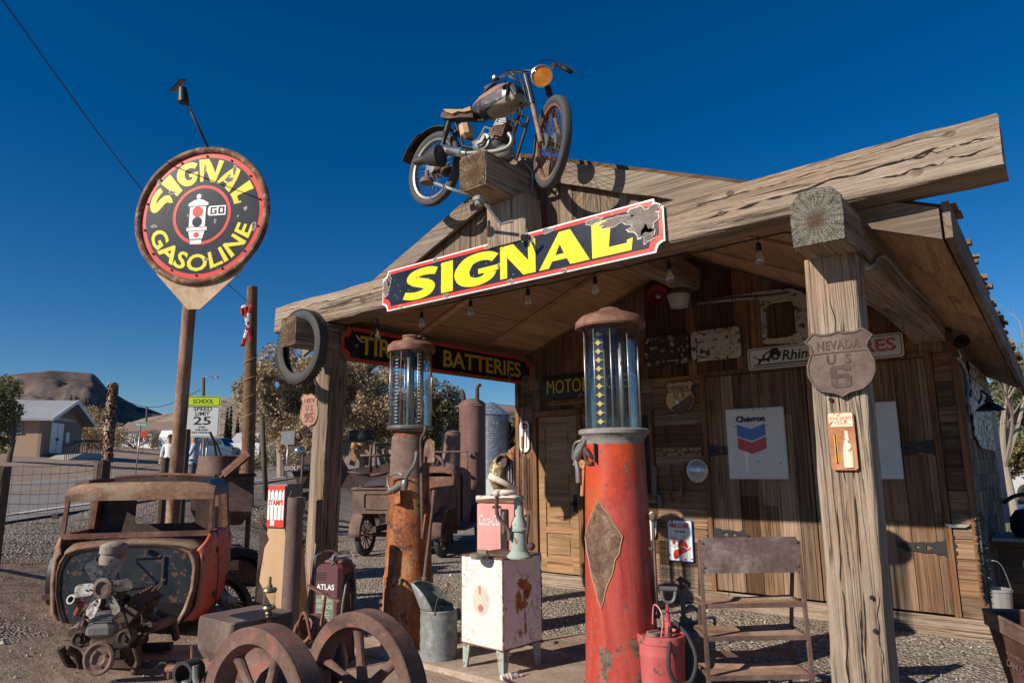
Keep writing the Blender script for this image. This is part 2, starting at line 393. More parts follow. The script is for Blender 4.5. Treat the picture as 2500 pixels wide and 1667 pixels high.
def endgrain(name, c, a, b, n):
    t = NT(name); v = t.n('TexCoord').outputs['Object']; cen = t.n('VectorMath', _operation='SUBTRACT', i0=v, i1=c); fl = t.n('VectorMath', _operation='MULTIPLY', i0=cen, i1=(1, .15, 1)); ln = t.n('VectorMath', _operation='LENGTH', i0=fl).outputs['Value']
    wv = t.noise(v, 9, 5, .65); fi = t.noise(v, 70, 4, .7); rr = t.math('SINE', t.math('ADD', t.math('MULTIPLY', ln, n), t.math('MULTIPLY', wv, 9)))
    sx = t.n('SeparateXYZ', Vector=cen); ang = t.math('ARCTAN2', sx.outputs[2], sx.outputs[0])
    ak = t.noise(t.n('CombineXYZ', i0=t.math('MULTIPLY', ang, 3.2), i1=t.math('MULTIPLY', ln, 6)).outputs[0], 2.2, 5, .7); ck = t.ramp(ak, [(.52, 0), (.54, 1), (.56, 1), (.585, 0)])
    rk = t.noise(v, 22, 3, .6); ck = t.math('MAXIMUM', ck, t.math('MULTIPLY', t.ramp(rr, [(.9, 0), (.98, 1)]), t.ramp(rk, [(.5, 0), (.6, .8)])))
    col = t.mix(t.ramp(wv, [(.38, 0), (.62, 1)]), a, b); col = t.mix(t.ramp(rr, [(.2, .4), (.9, 0)]), col, [q * .4 for q in a]); col = t.mix(.5, col, t.ramp(fi, [(.3, .45), (.65, 1)]), 'MULTIPLY')
    col = t.mix(t.ramp(ln, [(.03, .8), (.07, 0)]), col, (.10, .055, .03)); col = t.mix(t.math('MULTIPLY', ck, .85), col, (.02, .014, .01)); t.bump(t.math('SUBTRACT', t.math('ADD', rr, fi), t.math('MULTIPLY', ck, 3)), .5, .006); return t.fin(col, .92, 0, .2)
M['whitecrack'] = crackpaint('cracked cream paint')
def pump_red():
    t = NT('weathered pump red'); st_ = t.co((1, 1, .28)); n1 = t.noise(st_, 3.2, 7, .65, .5); n2 = t.noise(t.co((1, 1, .5)), 6.5, 9, .7); n3 = t.noise(t.co(), 28, 4, .65); z = t.n('SeparateXYZ', Vector=t.n('TexCoord').outputs['Object']).outputs[2]
    col = t.ramp(n1, [(.33, (.36, .04, .03)), (.42, (.47, .085, .062)), (.5, (.42, .05, .03)), (.58, (.54, .065, .016)), (.7, (.44, .11, .035))])
    col = t.mix(.35, col, t.ramp(n3, [(.3, .55), (.6, 1)]), 'MULTIPLY')
    low = t.ramp(z, [(.0, .16), (.45, 0)]); m = t.ramp(t.math('ADD', n2, low), [(.615, 0), (.64, 1)])
    m2 = t.ramp(t.noise(t.co(), 16, 5, .6), [(.63, 0), (.66, .8)]); m = t.math('MAXIMUM', m, m2)
    t.bump(t.math('SUBTRACT', t.math('MULTIPLY', n3, .3), m), .3, .004)
    return t.fin(t.mix(m, col, t.ramp(n3, [(.35, (.07, .048, .04)), (.65, (.22, .155, .115))])), t.ramp(m, [(0, .42), (1, .85)]), 0, .4)
M['red'] = pump_red()
M['redcan'] = paint('dusty red can', (.42, .06, .062), (.52, .13, .125), (.13, .09, .075), .3, 1.8, .5)
M['pink'] = paint('sun bleached red', (.62, .24, .22), (.68, .33, .305), (.30, .14, .12), .12, 1, .45)
M['signred'] = paint('enamel red', (.62, .045, .03), (.68, .07, .045), (.2, .14, .12), .09, 1.2, .25, False)
M['signblack'] = paint('enamel black', (.012, .014, .02), (.022, .025, .033), (.16, .135, .125), .17, 1.1, .22, False)
M['signyellow'] = paint('enamel yellow', (.78, .62, .008), (.85, .70, .015), (.3, .22, .1), .03, 1.2, .28, False)
M['fadeyellow'] = paint('faded yellow', (.56, .38, .02), (.66, .47, .05), (.10, .07, .04), .2, 2, .4, False)
M['signwhite'] = plain('sign white', (.74, .74, .72), .35, 0, .05)
M['signblue'] = plain('sign blue', (.008, .10, .42), .3, 0, .08)
M['ink'] = plain('black lettering', (.012, .012, .013), .5)
M['inkred'] = plain('red lettering', (.55, .03, .03), .4)
M['lime'] = plain('fluorescent yellow green', (.62, .80, .03), .4, 0, .05)
M['green'] = plain('street sign green', (.02, .26, .15), .4)
M['orange'] = paint('orange body paint', (.62, .07, .025), (.52, .15, .095), (.19, .11, .08), .36, 1.3, .5)
M['cabtan'] = rust('rusty tan cab', (.15, .078, .05), (.25, .145, .092), (.38, .26, .17), 1.3, spots=(.30, .25, .185), bs=.2)
M['firewall'] = paint('blue black paint', (.018, .025, .033), (.035, .043, .052), (.20, .095, .05), .36, 2.4, .45)
M['maroon'] = plain('maroon enamel', (.12, .04, .045), .45, 0, .25)
M['tan'] = paint('tan sheet steel', (.46, .28, .15), (.52, .34, .20), (.2, .1, .06), .12, .8, .7)
M['mint'] = paint('flaking mint paint', (.27, .34, .30), (.36, .42, .37), (.30, .21, .15), .4, 2.2, .6)
M['cream'] = paint('cream iron', (.62, .54, .44), (.70, .62, .52), (.24, .13, .08), .3, 2, .6)
M['greycan'] = paint('grey can', (.13, .14, .14), (.20, .21, .21), (.36, .35, .33), .2, 2, .6)
M['gold'] = plain('gold gauge marks', (.75, .52, .16), .45)
M['gravel_label'] = plain('label green', (.13, .17, .115), .6)
M['amber'] = plain('amber lens', (.62, .20, .02), .12)
M['bulb'] = glassy('bulb glass', (.95, .93, .88), .75)
M['siding_shaded'] = plain('shaded siding', (.26, .18, .13), .85, 0, .12)  # hall siding with the shade of its gable front put into the colour
M['concrete'] = plain('concrete', (.40, .36, .31), .9, 0, .18, 9)
M['roofing'] = plain('pale metal roof', (.30, .31, .32), .7, 0, .35, .6)
M['seat'] = plain('torn tan seat', (.40, .24, .12), .85)
def leafmat(name, c1, c2, c3):
    t = NT(name); at = t.n('Attribute', _attribute_name='pv', _attribute_type='GEOMETRY')
    col = t.ramp(at.outputs['Fac'], [(0, c1), (.5, c2), (1, c3)])
    t.fin(col, .8, 0, .2)
    tl = t.n('BsdfTranslucent', Color=col); ms = t.n('MixShader', i0=.25, i1=t.b.outputs[0], i2=tl); t.set(t.out.inputs[0], ms); return t.m
M['brownleaf'] = leafmat('autumn leaves', (.24, .17, .09), (.41, .30, .175), (.56, .45, .30))
M['oliveleaf'] = leafmat('olive leaves', (.09, .082, .036), (.18, .155, .068), (.28, .235, .12))
M['greenleaf'] = leafmat('dusty green leaves', (.11, .125, .055), (.19, .20, .095), (.28, .275, .15))
M['cypress'] = leafmat('cypress needles', (.012, .022, .012), (.022, .036, .018), (.036, .052, .024))
M['sage'] = leafmat('dry sage', (.17, .145, .095), (.27, .235, .16), (.36, .32, .23))
M['greyY'] = wood('grey eave board', (.06, .047, .038), (.16, .13, .104), (.25, .205, .165), 'Y', False, .6, .53)
M['twig'] = plain('pale bark', (.30, .25, .19), .9, 0, .3)
M['bark'] = plain('dark bark', (.10, .072, .05), .9, 0, .3)
# ------------------------------------------------------------------ ground, road, hills
def ground_mat():
    t = NT('desert ground'); v = t.n('TexCoord').outputs['Object']
    vo = t.n('TexVoronoi', Vector=v, Scale=36, _feature='F1'); vd = vo.outputs['Distance']; vc = t.n('SeparateColor', Color=vo.outputs['Color'])
    vo2 = t.n('TexVoronoi', Vector=v, Scale=80, _feature='F1')
    stone = t.ramp(vc.outputs[0], [(0, (.29, .23, .18)), (.35, (.50, .415, .335)), (.7, (.65, .555, .455)), (1, (.78, .70, .60))])
    gap = t.ramp(vd, [(.3, 1), (.7, .5)])
    stone = t.mix(1, stone, gap, 'MULTIPLY')
    n1 = t.noise(v, .55, 8, .7, .3); n2 = t.noise(v, 5, 8, .7)
    tint = t.noise(v, 1.6, 6, .7); fine = t.noise(v, 140, 3, .7)
    dirt = t.ramp(n2, [(.3, (.33, .23, .165)), (.55, (.45, .335, .255)), (.75, (.54, .425, .335))])
    def patch(c, r):
        d = t.n('VectorMath', _operation='DISTANCE', i0=v, i1=c); return t.ramp(t.math('DIVIDE', d.outputs['Value'], r), [(.5, 1), (1, 0)])
    pm = patch((-3.4, 4.5, 0), 2.0)
    for c, r in (((-5.6, 2.7, 0), 2.3), ((-4.6, 1.2, 0), 2.4), ((-8.2, 3.0, 0.2), 1.8)): pm = t.math('MAXIMUM', pm, patch(c, r))
    pm = t.math('ADD', t.math('MULTIPLY', pm, .85), t.math('MULTIPLY', t.math('SUBTRACT', n1, .5), 1.4))
    far = t.n('VectorMath', _operation='LENGTH', i0=v); fm = t.ramp(t.math('DIVIDE', far.outputs['Value'], 60), [(.35, 0), (.8, 1)])
    m = t.math('MAXIMUM', t.ramp(pm, [(.35, 0), (.6, .92)]), t.math('MULTIPLY', fm, .85))
    col = t.mix(m, stone, dirt)
    col = t.mix(.45, col, t.ramp(n1, [(.3, .5), (.7, 1)]), 'MULTIPLY'); col = t.mix(.5, col, t.ramp(tint, [(.35, (.62, .56, .50)), (.6, (1, .98, .95))]), 'MULTIPLY'); col = t.mix(.4, col, t.ramp(fine, [(.3, .5), (.6, 1)]), 'MULTIPLY')
    hgt = t.math('ADD', t.math('MULTIPLY', t.math('SUBTRACT', 1, vd), t.math('SUBTRACT', 1, m)), t.math('MULTIPLY', n2, 1.1))
    t.bump(hgt, .9, .03); return t.fin(col, .95, 0, .15)
mb = MB(); mb.sm = True
NR, NA = 190, 300; rings = []
for i in range(NR):
    r = .5 * (5500 / .5) ** (i / (NR - 1)); ring = []
    for j in range(NA):
        a = 2 * pi * j / NA; x, y = r * sin(a), r * cos(a)
        z = gz(x, y)
        if r < 60: z += .022 * (noise.noise((x * 1.3, y * 1.3, 3)) + .6 * noise.noise((x * 4, y * 4, 9))) * sstep(60, 20, r)
        ring.append(mb.V((x, y, z)))
    rings.append(ring)
c0 = mb.V((0, 0, 0))
for j in range(NA):
    mb._f([c0, rings[0][(j + 1) % NA], rings[0][j]])
    for i in range(NR - 1): mb._f([rings[i][j], rings[i][(j + 1) % NA], rings[i + 1][(j + 1) % NA], rings[i + 1][j]])
mb.build('ground', ground_mat(), kind='structure')
def strip(name, m, u0, u1, d0, d1, lift, n=90):
    mb = MB(); prev = None
    for i in range(n + 1):
        d = d0 + (d1 - d0) * (i / n) ** 1.6; row = []
        for k in range(7):
            u = u0 + (u1 - u0) * k / 6; p = AD(-u - .106 * d, d); row.append(mb.V((p.x, p.y, gz(p.x, p.y) + lift)))
        if prev:
            for k in range(6): mb._f([prev[k], prev[k + 1], row[k + 1], row[k]])
        prev = row
    return mb.build(name, m, kind='structure')
ta = NT('asphalt'); av = ta.co(); aa = ta.noise(av, 2, 8, .7); ab = ta.noise(av, 90, 2, .6)
ta.bump(ab, .3, .01)
strip('road', ta.fin(ta.mix(.5, ta.ramp(aa, [(.35, (.20, .178, .16)), (.65, (.28, .25, .228))]), ta.ramp(ab, [(.3, .5), (.7, 1)]), 'MULTIPLY'), .9), 6.0, 16.1, -6, 150, .03)
wl = plain('worn white line', (.55, .54, .51), .8, 0, .3, 14); yl = plain('worn yellow line', (.50, .30, .07), .8, 0, .3, 14)
strip('road_marking', wl, 6.55, 6.72, -6, 150, .036); strip('road_marking', wl, 15.5, 15.68, -6, 150, .036)
strip('road_marking', yl, 11.0, 11.12, -6, 150, .036); strip('road_marking', yl, 11.3, 11.42, -6, 150, .036)
# stones lying loose on the gravel: too many to count
stm = NT('loose stones'); sa = stm.n('Attribute', _attribute_name='pv', _attribute_type='GEOMETRY')
stone_m = stm.fin(stm.ramp(sa.outputs['Fac'], [(0, (.18, .15, .125)), (.5, (.38, .33, .28)), (1, (.62, .56, .50))]), .95, 0, .2)
mb = MB(); R = random.Random(3)
for i in range(9000):
    a = radians(-62 + 112 * R.random()) ; rr = 3.0 + 13 * R.random() ** 1.35
    p = AD(rr * sin(a), rr * cos(a)); z = gz(p.x, p.y)
    if -6.3 < p.x < -.7 and p.y > 7.7: continue
    if sqrt((p.x + 3.6) ** 2 + (p.y - 4.4) ** 2) < 1.5 and R.random() < .8: continue
    if p.y < 3.0 and R.random() < .5: continue
    s = .006 + .009 * R.random() ** 2 + (.018 if R.random() < .012 else 0); mb.v = R.random()
    v = [mb.V((p.x + s * cos(k * 1.2566 + i) * R.uniform(.7, 1.2), p.y + s * sin(k * 1.2566 + i) * R.uniform(.7, 1.2), z)) for k in range(5)]
    tp = mb.V((p.x + s * .3 * R.uniform(-1, 1), p.y + s * .3 * R.uniform(-1, 1), z + s * R.uniform(.5, .9) + .008))
    for k in range(5): mb._f([v[k], v[(k + 1) % 5], tp])
mb.build('loose_gravel', stone_m, kind='stuff')
# hills: height fields standing where the ranges are
def hill(name, m, az0, az1, r0, rc, r1, prof, rough, n=150, k=46, jag=.22):
    """ridge line given as (azimuth deg right of the camera axis, height m) at range rc"""
    mb = MB(); mb.sm = True; prev = None
    for i in range(n + 1):
        az = az0 + (az1 - az0) * i / n
        h = prof[-1][1]
        for (a, ha), (b, hb) in zip(prof, prof[1:]):
            if a <= az <= b: h = ha + (hb - ha) * (az - a) / (b - a); break
        if az < prof[0][0]: h = prof[0][1]
        row = []
        for q in range(k + 1):
            t = q / k; r = r0 + (r1 - r0) * t; s = (r - r0) / (rc - r0) if r < rc else 1 - (r - rc) / (r1 - rc)
            p = AD(r * sin(radians(az)), r * cos(radians(az)))
            w = s ** 1.15
            nz = noise.fractal(Vector((p.x, p.y, 0)) / (rc * .10), .9, 2.1, 6) * rough * h * w * min(1.25 - w * jag * 3, (1 - w) * 3.2 + .02)
            row.append(mb.V((p.x, p.y, h * w + nz - 6)))
        if prev:
            for q in range(k): mb._f([prev[q], row[q], row[q + 1], prev[q + 1]])
        prev = row
    return mb.build(name, m, kind='structure')
def hill_mat(name, c1, c2, c3, sc, shrub):
    t = NT(name); v = t.n('TexCoord').outputs['Object']
    n1 = t.noise(v, sc, 9, .68, .3); col = t.ramp(n1, [(.34, c1), (.5, c2), (.66, c3)])
    vo = t.n('TexVoronoi', Vector=v, Scale=shrub); m = t.ramp(vo.outputs['Distance'], [(.28, 1), (.5, 0)])
    n3 = t.noise(v, shrub * .25, 4, .6); m = t.math('MULTIPLY', m, t.ramp(n3, [(.4, 0), (.55, 1)]))
    t.bump(t.math('ADD', n1, t.math('MULTIPLY', m, .25)), 1, 60 * .02 / sc * .02)
    return t.fin(t.mix(t.math('MULTIPLY', m, .85), col, (.075, .068, .045)), .95, 0, .1)
def az(px, py=1130): d = ray(px, py); return math.degrees(atan2(RH.dot(d), FH.dot(d)))
def hz(px, py, r): d = ray(px, py); return 1.6 + d.z / sqrt(d.x ** 2 + d.y ** 2) * r + 6
mes = [(-120, 930), (0, 917), (60, 911), (130, 906), (180, 909), (228, 912), (243, 927), (262, 950), (300, 972), (336, 992), (362, 997), (395, 1010), (440, 1040), (520, 1075), (640, 1110)]
hill('mesa_hill', hill_mat('mesa rock', (.07, .054, .050), (.135, .104, .092), (.215, .165, .14), .012, .05), -48, -18, 700, 1500, 2300, [(az(x, y), hz(x, y, 1500)) for x, y in mes], .3, 170, 60)
scr = [(150, 1085), (290, 1040), (340, 1020), (420, 1004), (480, 990), (540, 967), (600, 962), (700, 958), (800, 972), (950, 985), (1100, 975), (1190, 980), (1260, 986), (1340, 996), (1500, 1000), (1800, 1020), (2300, 1060), (2700, 1070)]
hill('scrub_hill', hill_mat('scrub slope', (.17, .125, .09), (.27, .205, .155), (.36, .285, .22), .06, .22), -40, 50, 130, 330, 600, [(az(x, y), hz(x, y, 330)) for x, y in scr], .13, 190, 44, .1)

# ------------------------------------------------------------------ the wooden station
BY = 4.2                                    # front beam face
WY = 7.8                                    # front wall face
XL, XR = -6.2, -.79
RIDX, RIDZ, SL = -3.45, 4.22, .405
RY0, RY1 = 4.40, 10.9
def eave_dz(y): return -.07 * (y - 4.4)     # the eaves sag towards the back
def roofz(x, y=RY0): s = abs(x - RIDX); return RIDZ - SL * s + eave_dz(y) * min(1, s / 3.0) * (1 if x > RIDX else -.25)
shed = thing('wooden_station', 'weathered wooden gas station shack with plank walls, gable roof and timber canopy', 'building', T((RIDX, WY, 0)))
SI = T((-RIDX, -WY, 0))                     # parts are modelled in world metres, then hung on the shack
def part(mb, name, m, label=None, par=None):
    o = mb.build(name, m, par or shed, label)
    if par is None: o.matrix_local = SI
    return o
def timber(mb, a, b, w, h, n=14, rad=.03, wob=.008, seed=0, upv=(0, 0, 1), capround=0):
    a = Vector(a); b = Vector(b); z = (b - a).normalized(); up = Vector(upv); x = up.cross(z).normalized(); y = z.cross(x)
    pr = rrect(w, h, rad, 3); rings = []
    for i in range(n + 1):
        p = a.lerp(b, i / n); k = []
        for q in pr:
            e = 1 + .0 * i
            nn = noise.noise((p + x * q[0] * 9 + y * q[1] * 9) * 1.7 + Vector((seed, seed, seed))) + .6 * noise.noise((p + x * q[0] * 20 + y * q[1] * 20) * 5 + Vector((seed, 0, 0)))
            d = Vector((q[0], q[1])).normalized() * wob * nn
            k.append(p + x * (q[0] * e + d.x) + y * (q[1] * e + d.y) + (z * random.uniform(-.006, .006) if i in (0, n) else Vector()))
        rings.append(k)
    return mb.loft(rings, sm=False)
# posts
posts = []
M['knot'] = plain('wood knot', (.15, .10, .068), .9, 0, .4, 40)
for x0, x1, ztop in ((-6.06, -5.83, 2.79), (-1.16, -.865, 2.80)):
    dp = .24 if x0 < -3 else .22; mb = MB(); timber(mb, ((x0 + x1) / 2 - (.12 if x0 < -3 else .055), BY + .08 + dp / 2, -.1), ((x0 + x1) / 2 - (.03 if x0 < -3 else 0), BY + .08 + dp / 2, ztop), dp, x1 - x0, 16, .025, .010, x0, (0, -1, 0) if False else (1, 0, 0))
    posts.append(part(mb, 'post', M['timberZ']))
# front beam and the beams running back to the wall
mb = MB(); timber(mb, (-6.78, BY + .135, 3.215), (-.112, BY + .135, 3.235), .27, .295, 40, .02, .016, 5); beam_f = part(mb, 'front_beam', M['timberX'])
mb = MB(); timber(mb, (-5.945, 3.84, 2.925), (-5.945, WY - .05, 2.90), .25, .285, 22, .03, .012, 9); ob = part(mb, 'side_beam', M['timberY'])
mb = MB(); timber(mb, (-5.945, 3.835, 2.926), (-5.945, 3.845, 2.926), .235, .27, 1, .03, .006, 2); part(mb, 'beam_end', endgrain('square beam end', (-5.90, 3.84, 2.86), (.16, .10, .06), (.30, .205, .13), 300), par=ob)
mb = MB()
pr = [Vector((x, z)) for x, z in ((-.142, -.17), (.142, -.17), (.148, -.02), (.143, .09), (.09, .155), (.0, .172), (-.09, .155), (-.143, .09), (-.148, -.02))]
rg = []
for i in range(24):
    y = 3.985 + (WY - .03 - 3.985) * i / 23; k = 1 if i else .97
    rg.append([Vector((-.985 + p.x * k + .012 * noise.noise((p.x * 5, y * 1.5, 1)), y, 2.968 + p.y * k - (.06 if (i > 18 and p.y < -.1) else 0) * (i - 18) / 5 + .014 * noise.noise((p.y * 6, y * 1.6, 4)))) for p in pr])
mb.loft(rg, sm=False); ob2 = part(mb, 'side_beam', M['timberY'])
mb = MB(); mb.loft([[Vector((-.985 + p.x * .96, 3.978, 2.968 + p.y * .96)) for p in pr], [Vector((-.985 + p.x * .985, 3.992, 2.968 + p.y * .985)) for p in pr]], sm=False)
part(mb, 'beam_end', endgrain('weathered round end', (-.99, 3.98, 2.94), (.19, .185, .155), (.32, .285, .225), 420), par=ob2)
# long drying cracks, knots and bolt holes in the big timbers
from mathutils.bvhtree import BVHTree
def crack(pts, r, par, out=(0, -1, 0), nm='crack'):
    out = Vector(out); me = par.data; bv = BVHTree.FromPolygons([v.co for v in me.vertices], [p.vertices for p in me.polygons])
    mb = MB(); P = []
    for p in spline(pts, 12):
        h_ = bv.ray_cast(p + out * .3, -out)[0]
        if h_: P.append(h_ - out * r * .35)
    n = len(P); mb.tube(P, [max(.0012, r * min(1, 5 * i / n, 5 * (n - 1 - i) / n) * (.85 + .7 * noise.noise((i * .11, r * 900, 1)))) for i in range(n)], 6); return part(mb, nm, M['crack'], par=par)
M['crack'] = plain('dark split', (.022, .014, .009), .95)
def wob(a, b, n, amp, ax, seed):
    a, b = Vector(a), Vector(b); o = []
    for i in range(n + 1):
        p = a.lerp(b, i / n); p[ax] += amp * noise.noise((i * .7, seed, 3)); o.append(p)
    return o
bfy = BY + .001
for x0, x1, z0, z1, r, s in ((-6.7, -5.2, 3.29, 3.27, .005, 1), (-6.72, -5.7, 3.16, 3.17, .004, 2), (-5.9, -4.95, 3.21, 3.25, .004, 3), (-2.0, -.13, 3.17, 3.275, .009, 4), (-1.95, -.9, 3.29, 3.31, .004, 5), (-.75, -.115, 3.16, 3.20, .007, 6), (-1.2, -.12, 3.33, 3.345, .003, 7), (-.6, -.115, 3.24, 3.26, .006, 8)): crack(wob((x0, bfy, z0), (x1, bfy, z1), 14, .022, 2, s), r, beam_f)
for x, z0, z1, r, s in ((-1.09, -.05, 1.5, .006, 1), (-.99, .2, 2.7, .005, 2), (-1.04, 1.2, 2.75, .004, 3), (-.92, 0, 1.0, .004, 4), (-1.01, .0, .9, .007, 5)): crack(wob((x + .03 * (z0 - 1.4) / 1.4, BY + .0785, z0), (x + .03 * (z1 - 1.4) / 1.4, BY + .0785, z1), 14, .018, 0, s), r, posts[1])
for y, z0, z1, r, s in ((BY + .16, .3, 2.6, .006, 1), (BY + .27, .8, 2.7, .005, 2), (BY + .32, .2, 1.6, .004, 3)): crack(wob((-5.826, y, z0), (-5.828, y, z1), 12, .018, 1, s), r, posts[0], (1, 0, 0))
for x, z in ((-.955, .87), (-.955, .70), (-1.07, 1.95), (-.97, 1.58)):
    mb = MB(); mb.tube([(x, BY + .06, z), (x, BY + .0765, z)], .011, 12); part(mb, 'bolt_hole', M['crack'], par=posts[1])
for x, z, r, pa, y in ((-.93, 2.17, .02, 1, BY + .0745), (-1.09, 1.62, .018, 1, BY + .0745), (-.92, .42, .026, 1, BY + .0745), (-1.05, .30, .028, 1, BY + .0745), (-.5, 3.16, .022, 2, BY - .002), (-.33, 3.33, .022, 2, BY - .002), (-1.55, 3.32, .02, 2, BY - .002), (-1.62, 3.2, .018, 2, BY - .002), (-5.25, 3.2, .03, 2, BY - .002)):
    mb = MB(T((x, y, z)) @ WALLM)
    for k in range(4): mb.torus(r * (1 - .24 * k) * 1.0, r * .10, 20, 5, M=SC(.8, 1.25, .5) if pa == 1 else SC(1.3, .8, .5))
    part(mb, 'knot', M['knot'], par=posts[1] if pa == 1 else beam_f)
# ridge beam, its end grain, and the king post under it
mb = MB(); timber(mb, (-3.44, 3.80, 3.885), (-3.44, WY - .05, 3.80), .28, .29, 20, .03, .012, 14); ob3 = part(mb, 'ridge_beam', M['timberY'])
mb = MB(); timber(mb, (-3.44, 3.793, 3.885), (-3.44, 3.806, 3.885), .268, .275, 1, .03, .006, 2); part(mb, 'beam_end', endgrain('ridge beam end', (-3.42, 3.79, 3.86), (.17, .105, .06), (.31, .215, .14), 330), par=ob3)
mb = MB(); timber(mb, (-3.40, BY + .08, 3.36), (-3.40, BY + .08, 3.75), .26, .40, 6, .03, .012, 3, (1, 0, 0)); part(mb, 'king_post', M['timberZ'])
# gable boards in the front, and rake boards
def slope_planks(mb, x0, x1, z0, y, wmin, wmax, off, th=.025, R=random.Random(5)):
    x = x0
    while x < x1 - .02:
        w = min(R.uniform(wmin, wmax), x1 - x); a, b = x + .003, x + w - .003
        za, zb = roofz(a, y) - off, roofz(b, y) - off; mb.rnd(); dy = R.uniform(0, .012)
        if max(za, zb) > z0 + .02:
            za, zb = max(za, z0 + .01), max(zb, z0 + .01)
            p = [(a, za), (b, zb)]
            if a < RIDX < b: p = [(a, za), (RIDX, roofz(RIDX, y) - off), (b, zb)]
            mb.poly([(a, z0), (b, z0)] + p[::-1], th, -th - dy, M=T((0, y, 0)) @ WALLM)
        x += w
mb = MB(); slope_planks(mb, -5.9, -1.0, 3.33, 4.455, .13, .26, .05); part(mb, 'gable_wall', M['greyZ'])
for sgn in (-1, 1):
    mb = MB(); xe = RIDX + sgn * (3.05 if sgn < 0 else 3.01); pts = []
    n = 12
    up = [(RIDX + (xe - RIDX) * i / n, roofz(RIDX + (xe - RIDX) * i / n) - .005 + .008 * noise.noise((i * .9, sgn, 2))) for i in range(n + 1)]
    dn = [(x, z - .185) for x, z in up]
    mb.poly((up + dn[::-1]) if sgn < 0 else (dn + up[::-1]), .035, 0, M=T((0, 4.42, 0)) @ WALLM); part(mb, 'rake_board', M['greyX'])
# roof deck and plywood soffit
for sgn in (-1, 1):
    mb = MB(); ms = MB(); R = random.Random(11 + sgn); n = 10
    for i in range(n):
        ya, yb = RY0 + .03 + (RY1 - RY0) * i / n, RY0 + .03 + (RY1 - RY0) * (i + 1) / n
        xa, xb = RIDX, RIDX + sgn * (3.03 + R.uniform(-.02, .02))
        mb.rnd(); q = [(xa, roofz(xa, ya) + .015), (xb, roofz(xb, ya)), (xb, roofz(xb, yb)), (xa, roofz(xa, yb) + .015)]; ys = (ya, ya, yb, yb)
        top = [mb.V((p[0], y, p[1] + .03)) for p, y in zip(q, ys)]; bot = [mb.V((p[0], y, p[1] - .06)) for p, y in zip(q, ys)]
        mb._f(top); mb._f(bot[::-1])
        for k in range(4): mb._f([bot[k], bot[(k + 1) % 4], top[(k + 1) % 4], top[k]])
    part(mb, 'roof', M['plankX'])
    for i, (ya, yb) in enumerate(((4.47, 5.62), (5.62, 6.84), (6.84, 7.79), (7.83, 9.4), (9.4, 10.85))):
        for j, (sa, sb) in enumerate(((.0, 1.22), (1.225, 2.44), (2.445, 2.98))):
            ms.rnd(); xa, xb = RIDX + sgn * sa, RIDX + sgn * sb
            P4 = [(xa, ya), (xb, ya), (xb, yb - .006), (xa, yb - .006)]
            tv = [ms.V((x, y, roofz(x, y) - .075)) for x, y in P4]; bv = [ms.V((x, y, roofz(x, y) - .09)) for x, y in P4]
            ms._f(tv); ms._f(bv[::-1])
            for k in range(4): ms._f([bv[k], bv[(k + 1) % 4], tv[(k + 1) % 4], tv[k]])
    part(ms, 'soffit', M['ply'])
    mb = MB()
    for y in (5.6, 6.84): mb.rnd(); mb.bar((RIDX + sgn * .1, y, roofz(RIDX + sgn * .1, y) - .105), (RIDX + sgn * 2.45, y, roofz(RIDX + sgn * 2.45, y) - .105), .09, .02)
    part(mb, 'rafter', M['ply'])
    mb = MB(); xe = RIDX + sgn * 3.04; R = random.Random(8)
    for ya, yb in ((4.42, 6.7), (6.71, 8.9), (8.91, 10.93)):
        k = 5; mb.rnd(); rg = []
        for i in range(k + 1):
            y = ya + (yb - ya) * i / k; z = roofz(xe, y) + .02 * noise.noise((y * 2.2, 2, sgn)); w = .02
            fd = .17 if sgn > 0 else .10; rg.append([(xe - w, y, z - fd), (xe + w, y, z - fd), (xe + w, y, z + .045), (xe - w, y, z + .045)])
        mb.loft(rg, sm=False)
    part(mb, 'fascia_board', M['greyY'])
mb = MB(); R = random.Random(21)
for i in range(44):   # ragged shingle ends along the right eave
    y = 4.6 + 6.2 * i / 44; x = RIDX + 2.99; h = R.uniform(.01, .035); mb.rnd(); mb.box((x + R.uniform(-.03, .045), y, roofz(x, y) + .045 + h / 2), (.14, R.uniform(.06, .15), h), M=T((x, y, 0)) @ RZ(R.uniform(-8, 8)) @ T((-x, -y, 0)))
part(mb, 'roof_shingles', M['plankX'])
# walls
DXL, DXR, DZ0, DZ1 = onY(1313, 1016, WY).x, onY(1408, 1014, WY).x, .17, 2.25       # panel door
BXL, BXR, BZ1 = onY(1725, 1000, WY).x, onY(2257, 862, WY).x, 2.60                 # double plank doors
WXL, WXR = -4.85, onY(1589, 1100, WY).x                                           # dark window
def hplanks(mb, x0, x1, z0, z1, y=WY, wmin=.14, wmax=.27, R=random.Random(2), split=.5):
    z = z0
    while z < z1 - .02:
        w = min(R.uniform(wmin, wmax), z1 - z); xs = [x0, x1]
        if x1 - x0 > .8 and R.random() < split: xs = [x0, R.uniform(x0 + .3, x1 - .3), x1]
        for a, b in zip(xs, xs[1:]): mb.rnd(); d = R.uniform(0, .012); mb.bb((a + .002, y - d, z + .003), (b - .002, y + .02, z + w - .003))
        z += w
def vplanks(mb, x0, x1, z0, z1, y=WY, wmin=.11, wmax=.23, R=random.Random(4), dj=.012):
    x = x0
    while x < x1 - .015:
        w = min(R.uniform(wmin, wmax), x1 - x); d = R.uniform(0, dj); zs_ = [z0] + ([z0 + (z1 - z0) * R.uniform(.2, .8)] if z1 - z0 > .9 and R.random() < .55 else []) + [z1]
        for za, zb in zip(zs_, zs_[1:]): mb.rnd(); mb.bb((x + .003, y - d, za + .002), (x + w - .003, y + .02, zb - .002))
        x += w
mv, mh = MB(), MB()
def region(f, m, *a, **k): q = MB(); f(q, *a, **k); part(q, 'front_wall', m)
slope_planks(mv, XL, XR, 2.64, WY + .01, .12, .24, .12)
